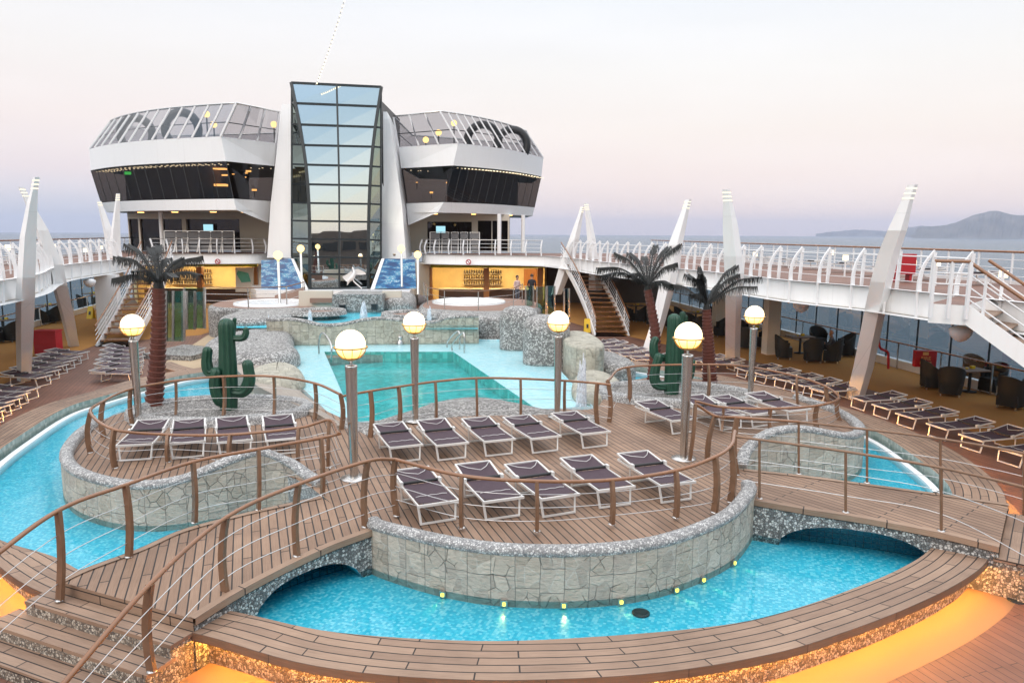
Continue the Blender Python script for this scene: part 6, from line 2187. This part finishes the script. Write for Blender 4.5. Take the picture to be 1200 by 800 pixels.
# ---------------------------------------------------------------- lit bars under the balconies
def bar(label, px0, px1, y, backy, cols, seed):
    a, b = D(px0, 330, y), D(px1, 330, y)
    c, d = D(px0 - 4, 330, backy), D(px1 + 4, 330, backy)
    t = thing('pool_bar', label, 'bar', (a.x, a.y, 0))
    rnd = random.Random(seed)
    z1 = ZUB - 0.1
    m = MB(); m.face([V((c.x, c.y, 0)), V((d.x, d.y, 0)), V((d.x, d.y, z1)), V((c.x, c.y, z1))])
    m.face([V((a.x, a.y, 0)), V((c.x, c.y, 0)), V((c.x, c.y, z1)), V((a.x, a.y, z1))]); m.face([V((d.x, d.y, 0)), V((b.x, b.y, 0)), V((b.x, b.y, z1)), V((d.x, d.y, z1))])
    m.build('back_wall', M['barwall'], t)
    m = MB(); m.face([V((a.x, a.y, z1)), V((c.x, c.y, z1)), V((d.x, d.y, z1)), V((b.x, b.y, z1))]); m.build('ceiling', M['cream'], t)
    m = MB(); m.face([V((a.x, a.y - 3, 0.01)), V((b.x, b.y - 3, 0.01)), V((d.x, d.y, 0.01)), V((c.x, c.y, 0.01))]); m.build('floor', M['table'], t)
    m = MB(); m.beam(V((a.x, a.y - 0.1, z1 - 0.02)), V((b.x, b.y - 0.1, z1 - 0.02)), 0.12, 0.42); m.build('valance', M['valance'], t)
    for f in (0.12, 0.31, 0.5, 0.69, 0.88):
        p = a.lerp(b, f).lerp(c.lerp(d, f), 0.45)
        m = MB(); m.box((p.x, p.y, z1 - 0.06), (1.1, 0.5, 0.06)); m.build('ceiling_light', M['warm'], t)
    for px in cols:
        p = D(px, 330, y - 0.1)
        m = MB(); m.box((p.x, p.y, z1 / 2 - 0.12), (0.42, 0.42, z1 - 0.25)); m.build('pillar', M['orangewood'], t)
    # counter with a dark front, shelves with bottles behind
    p, q_ = a.lerp(c, 0.35), b.lerp(d, 0.35)
    p, q_ = p.lerp(q_, 0.08), p.lerp(q_, 0.92)
    m = MB(); m.beam(V((p.x, p.y, 0.55)), V((q_.x, q_.y, 0.55)), 0.5, 1.1); m.build('counter', M['table'], t)
    m = MB(); m.beam(V((p.x, p.y, 1.13)), V((q_.x, q_.y, 1.13)), 0.8, 0.06); m.build('counter_top', M['cream'], t)
    for z in (1.3, 1.75, 2.2):
        s0, s1 = c.lerp(d, 0.30), c.lerp(d, 0.62)
        m = MB(); m.beam(V((s0.x, s0.y - 0.2, z)), V((s1.x, s1.y - 0.2, z)), 0.3, 0.04); sh = m.build('shelf', M['cream'], t)
        m = MB()
        for k in range(16):
            p_ = s0.lerp(s1, (k + 0.5) / 16)
            m.lathe([(0.06, 0), (0.06, 0.2), (0.02, 0.26), (0.02, 0.33)], (p_.x, p_.y - 0.2, z + 0.02), 6)
        m.build('bottles', M['shadewall'] if rnd.random() < 0.5 else M['table'], sh)
    s0, s1 = c.lerp(d, 0.36), c.lerp(d, 0.40)
    m = MB(); m.face([V((c.lerp(d, 0.80).x, c.y - 0.05, 1.2)), V((c.lerp(d, 0.94).x, c.y - 0.05, 1.2)), V((c.lerp(d, 0.94).x, c.y - 0.05, 2.6)), V((c.lerp(d, 0.80).x, c.y - 0.05, 2.6))])
    m.build('wall_panel', M['orangewood'], t)
    return t


bar('warmly lit bar under the left balcony, behind the left palm', 160, 303, 57.2, 61.5, (235, 300), 1)
bar('warmly lit bar under the right balcony, behind the right hot tub', 505, 638, 57.5, 62.5, (503.5, 570, 633), 2)
quadthing('mural', 'pale mural panel with a green creature by the left bar', 'mural', [D(276, 342, 56.6), D(297, 342, 56.6), D(297, 313.5, 56.6), D(276, 313.5, 56.6)], M['cream'], 0.12)
M['mural_green'] = plain('mural_green', (0.10, 0.36, 0.25), 0.6, 0.0, 0.4, 2.0)
quadthing('mural_paint', 'blurred green shape painted on the pale mural by the left bar', 'mural paint', [D(283, 331, 56.55), D(294, 330, 56.55), D(291, 320, 56.55), D(279, 317, 56.55), D(277, 321, 56.55)], M['mural_green'], 0.02)

# closing walls either side of the bars and under the pods
quadthing('bulkhead', 'white bulkhead between the left bar and the wave mosaic', 'bulkhead', [D(303, 342, 56.4), D(316, 342, 55.5), D(316, 309, 55.5), D(303, 309, 56.4)], M['cream'], 0.2)
quadthing('bulkhead', 'white bulkhead between the wave mosaic and the right bar', 'bulkhead', [D(484, 345, 55.8), D(503, 347, 57), D(503, 308, 57), D(484, 308, 55.8)], M['cream'], 0.2)
p, q_ = V((XL(61) + 0.5, 61, 0)), D(160, 330, 61)
quadthing('bulkhead', 'dark bulkhead closing the left promenade', 'bulkhead', [p, V((q_.x, q_.y, 0)), V((q_.x, q_.y, ZUB)), p + V((0, 0, ZUB))], M['shadewall'], 0.2)
p, q_ = D(640, 330, 60.5), V((XR(60.5) - 0.5, 60.5, 0))
quadthing('bulkhead', 'dark bulkhead closing the right promenade', 'bulkhead', [V((p.x, p.y, 0)), q_, q_ + V((0, 0, ZUB)), V((p.x, p.y, ZUB))], M['shadewall'], 0.2)

# emblem discs on the balcony fascia (small red prohibition marks)
for i, (px, py, y, lab) in enumerate([(255, 306.5, 54.35, 'small round red sign on the left balcony fascia'), (549, 307, 54.6, 'small round red sign on the right balcony fascia')]):
    p = D(px, py, y)
    t = thing('round_sign', lab, 'sign', tuple(p))
    m = MB(); m.tube([p + V((0.17 * math.cos(2 * math.pi * k / 16), 0, 0.17 * math.sin(2 * math.pi * k / 16))) for k in range(16)], 0.035, 5, True); m.build('red_ring', M['red'], t)
    m = MB(); m.beam(p + V((-0.11, 0, 0.11)), p + V((0.11, 0, -0.11)), 0.05, 0.05); m.build('red_bar', M['red'], t)

# string of lights rising from the tower
a, b = D(370, 100, 52), D(407, -12, 46)
t = thing('light_string', 'string of tiny lights rising from the top of the glass tower', 'string lights', tuple(a))
wp = [a.lerp(b, k / 24) + V((0, 0, -0.5 * 4 * (k / 24) * (1 - k / 24) * 0.5)) for k in range(25)]
m = MB(); m.tube(wp, 0.025, 4); m.build('wire', M['white_rib'], t)
for k in range(1, 25):
    m = MB(); m.lathe([(0.01, -0.07), (0.06, 0), (0.01, 0.07)], wp[k] - V((0, 0, 0.06)), 6); m.build('bulb', M['cool'], t)
# deckhouse behind the viewer, seen mirrored in the tower
ah = thing('aft_deckhouse', 'dark deckhouse behind the viewpoint, visible only as a reflection in the tower glass', 'deckhouse', (-4, -9, 0))
m = MB(); m.box((-4, -16, 3.2), (36, 12, 6.2)); m.box((-4, -20, 7.2), (22, 8, 2.0)); m.build('block', M['shadewall'], ah)
m = MB()
for k in range(12): m.box((-19 + 2.7 * k, -9.95, 4.9), (2.1, 0.1, 1.3))
m.build('windows', M['black'], ah)
m = MB(); m.lathe([(1.9 * math.cos(x), 9.8 + 1.9 * math.sin(x)) for x in [R(-88 + 176 * k / 10) for k in range(11)]], (-9.3, -19, 0), 18); m.build('radome', M['white'], ah)
for x in (-14, -10.2, -6.6): 
    m = MB(); m.lathe([(0.24 * math.cos(e), 7.1 + 0.24 * math.sin(e)) for e in [R(-88 + 176 * k / 8) for k in range(9)]], (x, -10.4, 0), 12); m.build('lamp_globe', M['globe_far'], ah)
# ceiling spots below the pods
for i, (px, y_, lr_z, lab) in enumerate([(165, 58.5, lz['lb'], 'outer'), (205, 57.0, lz['lb'], 'second'), (250, 56.0, lz['lb'], 'third'), (287, 56.5, lz['lb'], 'inner')]):
    p = D(px, 250, y_); p.z = lr_z - 0.05
    t = thing('ceiling_spot', lab + ' lit ceiling spot under the left pod above the balcony', 'ceiling lamp', tuple(p))
    m = MB(); m.box(p, (0.35, 0.35, 0.05)); m.build('lens', M['warm_dim'], t)
    m = MB(); m.box(p + V((0, 0, 0.04)), (0.45, 0.45, 0.03)); m.build('rim', M['white_rib'], t)
for i, (px, y_, lr_z, lab) in enumerate([(510, 58.5, rz_['lb'], 'inner'), (555, 59, rz_['lb'], 'middle'), (598, 62, rz_['lb'], 'outer')]):
    p = D(px, 250, y_); p.z = lr_z - 0.05
    t = thing('ceiling_spot', lab + ' lit ceiling spot under the right pod above the balcony', 'ceiling lamp', tuple(p))
    m = MB(); m.box(p, (0.35, 0.35, 0.05)); m.build('lens', M['warm_dim'], t)
    m = MB(); m.box(p + V((0, 0, 0.04)), (0.45, 0.45, 0.03)); m.build('rim', M['white_rib'], t)
# ---------------------------------------------------------------- mounds, hot tubs, screens and jets round the big pool
g = lambda px, py, z: (lambda v: (v.x, v.y))(G(px, py, z))
# left: tan slope into the pool
A = [G(296, 398, 0.95), G(303, 420, 0.98), G(318, 445, 1.02), G(345, 468, 1.05), G(382, 486, 1.02), G(400, 498, 0.95)]
B = [G(316, 399, 0.76), G(324, 422, 0.76), G(334, 440, 0.76), G(352, 458, 0.76), G(384, 482, 0.76), G(406, 498, 0.76)]
A, B = spline(A, 5), spline(B, 5)
C = [a + (o - a) * (1.5 - 1.35 * min(1, i / (len(A) * 0.6))) for i, (a, o) in enumerate(zip(A, lift(offset(A, 1.0), 0.03)))]
mb = MB(); mb.ribbon(A, B); mb.ribbon(C, A); mb.ribbon(B, atz(B, 0.1)); mb.face([C[-1], A[-1], B[-1], atz([B[-1]], 0.1)[0], atz([C[-1]], 0.1)[0]])
mb.ribbon(atz(C, 0.1), C)
tag(mb.build('tiled_beach', M['stone_tan']), 'sloping tan tiled beach on the left of the big pool', 'pool beach')
bank('pebble_mound', 'large pebble mound behind the left cactus', [(-11.6, 27.6), (-10.6, 26.2), (-9.4, 25.4), (-8.2, 25.6), (-7.9, 27.2), (-8.7, 29.2), (-9.3, 31.2), (-9.9, 33), (-11.2, 33.4), (-12.4, 31.4), (-12.3, 29.2)], 0.0, 1.35, 'pebble_fine', 0.5)
bank('pebble_mound', 'low rounded pebble mound right of the left cactus by the tan beach', [(-8.3, 22.6), (-7.4, 21.8), (-6.6, 22.2), (-6.7, 23.6), (-7.4, 25.2), (-8.3, 25.6), (-8.8, 24.4)], 0.0, 1.15, 'stone_far', 0.45)
# hot tub platforms
def hot_tub(label, c, r, z, outline, rim=0.42):
    t = thing('hot_tub', label, 'hot tub', (c[0], c[1], 0))
    P = spline([(p[0], p[1], 0) for p in outline], 6, True)
    a = sum(P[i].x * P[(i + 1) % len(P)].y - P[(i + 1) % len(P)].x * P[i].y for i in range(len(P)))
    if a < 0: P.reverse()
    m = MB()
    m.grid([atz(P, 0), atz(P, z - 0.25), atz(offset(P, -0.06, True), z - 0.08), atz(offset(P, -0.25, True), z)], cv=True, smooth=True)
    m.build('pebble_drum', M['pebble_fine'], t)
    m = MB(); m.prism(atz(offset(P, -0.24, True), 0), 0, z - 0.01, side=False); m.build('platform_floor', M['brownfloor'], t)
    m = MB(); m.lathe([(r + 0.12, z - 0.02), (r + 0.1, z + 0.10), (r - 0.12, z + 0.13), (r - 0.2, z + 0.02), (r - 0.3, z + 0.0)], (c[0], c[1], 0), 36, True, False); m.build('spa_rim', M['spa'], t)
    m = MB(); m.lathe([(r - 0.19, z + 0.06), (0.01, z + 0.06)], (c[0], c[1], 0), 36, False, False); m.build('spa_cover', M['spa'], t)
    return t


hot_tub('white covered hot tub on the pebble platform left of the upper pool', (-13.4, 41.2), 1.95, 1.62, [(-17, 42), (-16.2, 39.4), (-14.3, 38.4), (-12.0, 38.0), (-10.7, 38.6), (-10.6, 40.5), (-11.0, 44), (-13.5, 45.5), (-16.4, 44.6)])
hot_tub('white covered hot tub on the pebble platform right of the upper pool', (-2.5, 42.6), 2.0, 1.62, [(-5.2, 43), (-5.0, 39.6), (-3.6, 37.4), (-1.6, 36.6), (0.4, 37.4), (1.5, 39.6), (1.6, 43), (0.4, 45.4), (-2.5, 46.2), (-4.6, 45)])
bank('pebble_wall', 'curved pebble wall below the right hot tub beside the upper pool', [(-4.7, 36.4), (-3.2, 34.6), (-1.6, 33.9), (0.1, 34.2), (0.8, 35.6), (0.4, 37.2), (-1.6, 36.9), (-3.6, 37.6), (-4.6, 38)], 0.4, 1.75, 'pebble_fine', 0.3)
bank('pebble_wall', 'curved pebble wall below the left hot tub beside the weir', [(-13.6, 34.0), (-12.6, 32.9), (-11.3, 33.2), (-10.6, 34.6), (-10.4, 37), (-10.9, 38.4), (-12.4, 38.2), (-13.6, 37)], 0.4, 1.72, 'pebble_fine', 0.35)


def pit(label, c, r, z):
    t = thing('round_basin', label, 'round basin', (c[0], c[1], z))
    ring = [V((c[0] + r * math.cos(a), c[1] + r * math.sin(a) * 0.95, z)) for a in [-2 * math.pi * k / 36 for k in range(36)]]
    m = MB(); m.grid([lift(offset(ring, o, True), dz) for o, dz in [(0.02, -0.9), (0.03, -0.06), (-0.04, 0.02), (-0.3, 0.03), (-0.36, -0.2)]], cv=True, smooth=True); m.build('rim', M['pebble_fine'], t)
    m = MB(); m.prism(atz(offset(ring, -0.3, True), 0), 0, z - 0.12, side=False); m.build('floor', M['brownfloor'], t)


pit('round brown floored basin with a pebble rim left of the upper pool', (-9.5, 36.2), 1.0, 1.80)
pit('round brown floored basin with a pebble rim right of the upper pool', (-4.85, 35.6), 1.15, 1.76)
pw = [D(390, 362, 38.6), D(447, 362, 38.8)]
quadthing('pebble_wall', 'pebble backed wall of the upper pool below the tower', 'pebble wall', [D(388, 366, 38.6), D(449, 366, 38.9), D(447, 345, 38.9), D(390, 345, 38.6)], M['pebble_fine'], 2.5)
for i in range(2):
    x0, x1 = (350, 448)[i], (389, 470)[i]
    quadthing('terrace_wall', ['pale terrace wall with a recess left of the pebble wall', 'pale terrace wall with a recess right of the pebble wall'][i], 'terrace wall', [D(x0, 366, 40), D(x1, 366, 40), D(x1, 341, 40), D(x0, 341, 40)], M['pebble_fine'] if False else M['cream'], 0.3)
    nx0, nx1 = (363, 450)[i], (389, 464)[i]
    quadthing('recess_lounger', ['brown and white lounger stored in the recess left of the pebble wall', 'brown and white lounger stored in the recess right of the pebble wall'][i], 'sun lounger', [D(nx0, 355, 39.75), D(nx1, 355, 39.75), D(nx1, 349.5, 39.75), D(nx0, 349.5, 39.75)], M['brownfloor'], 0.2)
for i, (px, py) in enumerate([(402, 361), (439, 360)]):
    p = D(px, py, 38.4)
    m = MB(); m.box(p, (0.30, 0.3, 0.26)); m.box(p + V((0, -0.1, 0.16)), (0.34, 0.2, 0.05)); tag(m.build('pool_filter_box', M['darkframe']), ['dark box at the left end of the pebble wall of the upper pool', 'dark box at the right end of the pebble wall of the upper pool'][i], 'filter box')
# brown wing walls
quadthing('slatted_fence', 'brown slatted fence beside the left hot tub', 'fence', [D(322, 350, 43), D(357, 354, 43), D(357, 336, 43), D(322, 346, 43)], M['brownfloor'], 0.15)
bank('pebble_wall', 'grey pebble ramp right of the tower foot', [(-7.2, 40.2), (-5.6, 39.0), (-5.4, 41), (-5.9, 44), (-7.6, 44)], 0.4, 2.1, 'pebble_fine', 0.4)


# rounded boulders standing in the big pool
def boulder(label, x0, x1, ytop, ybase, yd, z0=0.5):
    l, r = D(x0, ybase, yd), D(x1, ybase, yd)
    top = D((x0 + x1) / 2, ytop, yd).z
    cx, w = (l.x + r.x) / 2, (r.x - l.x) / 2
    t = thing('pebble_boulder', label, 'pebble boulder', (cx, yd, z0))
    m = MB()
    rows = []
    for k in range(13):
        f = k / 12
        if f < 0.6:
            z, s = z0 + (top - z0) * f / 0.6 * 0.72, 1.0
        else:
            a = (f - 0.6) / 0.4 * math.pi / 2
            z, s = z0 + (top - z0) * (0.72 + 0.28 * math.sin(a)), max(0.02, math.cos(a) ** 0.6)
        row = []
        for j in range(28):
            an = 2 * math.pi * j / 28
            cx_, sy_ = math.cos(an), math.sin(an)
            p_ = 0.62
            row.append(V((cx + w * s * math.copysign(abs(cx_) ** p_, cx_), yd + 0.9 + 1.0 * s * math.copysign(abs(sy_) ** p_, sy_), z)))
        rows.append(row)
    m.grid(rows, cv=True, smooth=True)
    m.build('pebble_skin', M['pebble_fine'], t)
    return t


boulder('left of the two rounded pebble boulders in the big pool', 585, 632, 361, 409, 30.8)
boulder('right of the two rounded pebble boulders in the big pool, in front of the staircase', 613, 669, 372, 427, 27.2)
mb = MB(); mb.tube(spline([D(640, 388, 29.6), D(650, 378, 29.3), D(668, 373, 29)], 5), 0.04, 6)
mb.beam(D(650, 379, 29.3), D(650, 398, 29.3), 0.06, 0.06)
tag(mb.build('dark_handrail', M['black']), 'dark handrail between the two pebble boulders', 'handrail')
bank('tan_rock', 'tan stone hump at the right edge of the big pool behind the railing', [(1.9, 21.2), (2.6, 20.7), (3.2, 21.4), (3.5, 23.2), (3.1, 24.6), (2.3, 24.6), (1.9, 23)], 0.0, 1.05, 'stone_far', 0.3, 'stone hump')
bank('tan_rock', 'tall pale stone block right of the pebble boulders', [(2.2, 25.2), (3.0, 25.0), (3.3, 26.4), (3.0, 29), (2.2, 29.2), (1.9, 27)], 0.0, 1.75, 'stone_far', 0.14, 'stone block')
bank('pebble_wall', 'curved grey pebble wall below the right staircase loungers', [(3.3, 25.6), (4.2, 25.6), (4.5, 26.8), (4.0, 28.6), (3.2, 29.6), (2.8, 28.4)], 0.0, 1.05, 'pebble_fine', 0.3, 'pebble wall')


# glass shower screens
def screens(label, panes, y0_, zt=None):
    t = thing('glass_screen', label, 'glass screen', tuple(D(panes[0][0], panes[0][3], y0_)))
    for x0, x1, yt, yb, dy in panes:
        a, b = D(x0, yb, y0_ + dy), D(x1, yb, y0_ + dy + 0.35)
        c, d = D(x1, yt, y0_ + dy + 0.35), D(x0, yt, y0_ + dy)
        m = MB(); m.face([a, b, c, d]); bk = [p + V((0.01, 0.03, 0)) for p in (a, b, c, d)]; m.face(bk[::-1]); m.ribbon([a, b, c, d], bk, True)
        m.build('glass_pane', M['glass_green'], t)
        m = MB(); m.beam(a, d, 0.09, 0.09); m.beam(b, c, 0.09, 0.09); m.build('post', M['steel'], t)
    return t


screens('greenish glass shower screens behind the left palm, nearer group', [(195, 214, 341, 400, 0.4), (203, 216, 341, 399, 0.0), (216, 240, 337, 385, 3.0)], 33.5)
screens('greenish glass shower screens by the left hot tub', [(219, 228, 341, 386, 1.0), (229, 239, 342, 384, 0.0)], 35.0)
screens('greenish glass screens between the right bar and the right staircase', [(616, 625, 335, 372, 0.5), (629, 640, 336, 372, 0), (641, 650, 335, 370, 0.6), (661, 667, 338, 372, 1.0)], 40.0)
mb = MB(); mb.prism([V(p) for p in [(-16.4, 32.4, 0), (-14.0, 31.8, 0), (-13.6, 34.2, 0), (-15.8, 35.2, 0)]], 0, 0.22)
tag(mb.build('shower_base', M['pebble_fine']), 'round pebble base under the left glass shower screens', 'shower base')
# rails at the back
pole_rail('thin steel railing in front of the left bar above the hot tub', [D(240, 360, 38.6), D(300, 361, 38.4), D(330, 361, 39), D(357, 352, 42)], 1.05, 2.2, M['steel'], 2, M['post_wood'], 0.03)
pole_rail('thin steel railing in front of the right bar above the hot tub', [D(497, 352, 43), D(503, 362, 40), D(535, 365, 38.2), D(565, 365.5, 37.8), D(600, 362, 38.5), D(612, 355, 41)], 1.05, 2.2, M['steel'], 2, M['post_wood'], 0.03)
# brown curved step left of the mound
mb = MB(); P = spline([V((-14.3, 29.0, 0)), V((-13.2, 27.9, 0)), V((-12.3, 27.2, 0)), V((-11.6, 27.0, 0))], 6)
mb.ribbon(atz(P, 0), atz(P, 0.38)); mb.ribbon(atz(P, 0.38), atz(offset(P, -0.7), 0.38))
tag(mb.build('curved_bench', M['teak_rim']), 'curved brown boarded bench left of the large pebble mound', 'bench')

# pool ladder rails
def ladder(label, pts_list):
    t = thing('pool_ladder', label, 'pool ladder', tuple(G(pts_list[0][0][0], pts_list[0][0][1], PZ)))
    for pl in pts_list:
        y_ = G(pl[-1][0], pl[-1][1], 0.6).y
        P_ = [D(px, py, y_ + dy) for px, py, dy in pl]
        m = MB(); m.tube(spline(P_, 5), 0.035, 7); m.build('handrail', M['steel'], t)


ladder('bent steel ladder rails on the left side of the teal basin', [[(374, 421, 1.4), (374, 397, 1.4), (379, 390, 1.2), (388, 404, 0), (388, 424, 0)]])
ladder('bent steel ladder rails at the far right corner of the teal basin', [[(524.5, 411, 0.6), (524.5, 400, 0.6), (535, 388.5, 0.3), (538.5, 392, 0), (538.5, 412, 0)], [(530, 412, 0.6), (530, 403, 0.6), (540, 391, 0.3), (544, 393, 0), (544, 416, 0)]])


# fountains
def jetobj(label, px, pytop, pybase, z, w, n=5, seed=0):
    b = G(px, pybase, z)
    top = D(px, pytop, b.y).z
    rnd = random.Random(seed)
    m = MB()
    for k in range(n):
        a = rnd.uniform(0, 6.28); r = w * rnd.uniform(0.0, 0.5) * (k > 0)
        hh = (top - z) * (1 if k == 0 else rnd.uniform(0.55, 0.95))
        base_ = b + V((r * math.cos(a), r * math.sin(a), -0.05))
        pts = [base_ + V((0.02 * math.sin(3 * q_), 0.02 * math.cos(2 * q_), hh * q_ / 6)) for q_ in range(7)]
        m.tube(pts, [w * 0.42, w * 0.34, w * 0.32, w * 0.27, w * 0.24, w * 0.18, 0.01], 7)
    return tag(m.build('water_jet', M['jet']), label, 'water jet')


jetobj('tall white water jet in front of the tan stone hump on the right', 683, 411, 478, 0.7, 0.30, 5, 1)
jetobj('white water jet leaping in the upper pool', 427, 351, 372, UZ, 0.35, 6, 2)
jetobj('white water jet falling at the left end of the weir', 316, 366, 400, PZ, 0.20, 3, 3)
jetobj('small water jet beside the right round basin', 504, 357, 377, UZ, 0.22, 4, 4)
jetobj('small water jet beside the left round basin', 363, 361, 377, UZ, 0.22, 4, 5)
for i, (px, py) in enumerate([(469, 402), (509, 400), (382, 401), (360, 401), (338, 402), (546, 396), (561, 394)]):
    p = G(px, py, PZ)
    m = MB(); m.lathe([(0.16, -0.05), (0.17, 0.03), (0.10, 0.12), (0.09, 0.22), (0.13, 0.3), (0.02, 0.33)], p, 10)
    tag(m.build('spout', M['steel']), ['small bubbling spout below the weir, right of the second globe lamp', 'small bubbling spout below the weir, near the right ladder', 'small bubbling spout below the weir, beside the left ladder', 'small bubbling spout below the weir, second from its left end', 'small bubbling spout below the weir, leftmost', 'small bubbling spout beyond the right ladder', 'small bubbling spout at the right end of the weir'][i], 'water spout', 'spouts below the weir')
# underwater lamps along the long stone wall
WALLP = spline([V(p) for p in [(-2.12, 11.08, 0), (-1.0, 10.42, 0), (0.02, 10.14, 0), (1.27, 10.16, 0), (2.38, 10.53, 0), (3.55, 11.43, 0), (4.30, 12.55, 0)]], 10)
for i, (px, py) in enumerate([(521, 698), (588, 710), (659, 712), (727, 708), (785, 692), (829, 684), (868, 664)]):
    p = G(px, py, 0.22)
    b = min(WALLP, key=lambda v: (V((v.x, v.y)) - V((p.x, p.y))).length)
    j = WALLP.index(b); tg = tang(WALLP, j); nn = V((tg.y, -tg.x, 0)).normalized()
    c = V((b.x, b.y, 0.255)) + nn * 0.02
    t = thing('underwater_lamp', ORD[i] + ' from left of the yellow underwater lamps along the long stone wall', 'underwater lamp', tuple(c), 0, 'underwater lamps along the long stone wall')
    m = MB(); m.beam(c, c + nn * 0.03, 0.10, 0.10, up=(0, 0, 1)); m.build('housing', M['steel'], t)
    m = MB(); m.beam(c + nn * 0.031, c + nn * 0.045, 0.045, 0.045, up=(0, 0, 1)); m.build('lens', M['spot'], t)
    ld = bpy.data.lights.new('pool_beam', 'SPOT'); ld.energy = 4; ld.color = (1.0, 0.82, 0.25); ld.spot_size = R(34); ld.spot_blend = 0.9; ld.shadow_soft_size = 0.02
    lo = bpy.data.objects.new('beam', ld); COL.objects.link(lo); lo.parent = t; lo.location = nn * 0.06
    lo.rotation_euler = (-(nn + V((0, 0, -0.16)))).to_track_quat('Z', 'Y').to_euler()
p = G(195, 612, 0.18)
t = thing('underwater_lamp', 'yellow underwater lamp at the foot of the wavy stone wall beside the left footbridge', 'underwater lamp', (p.x, p.y + 0.1, 0.15))
m = MB(); m.box((p.x, p.y + 0.12, 0.25), (0.10, 0.06, 0.08)); m.build('housing', M['steel'], t)
m = MB(); m.box((p.x, p.y + 0.08, 0.25), (0.06, 0.015, 0.06)); m.build('lens', M['spot'], t)
m = MB(); m.lathe([(0.13, 0), (0.13, 0.012), (0.10, 0.02)], G(751, 718, 0.2), 16)
tag(m.build('pool_drain', M['black']), 'round dark drain on the floor of the front lagoon', 'drain')
m = MB(); m.lathe([(0.13, 0), (0.12, 0.012)], G(1191, 703, 0.006), 16)
tag(m.build('deck_drain', M['darkframe']), 'round dark deck drain near the bottom right corner', 'drain')
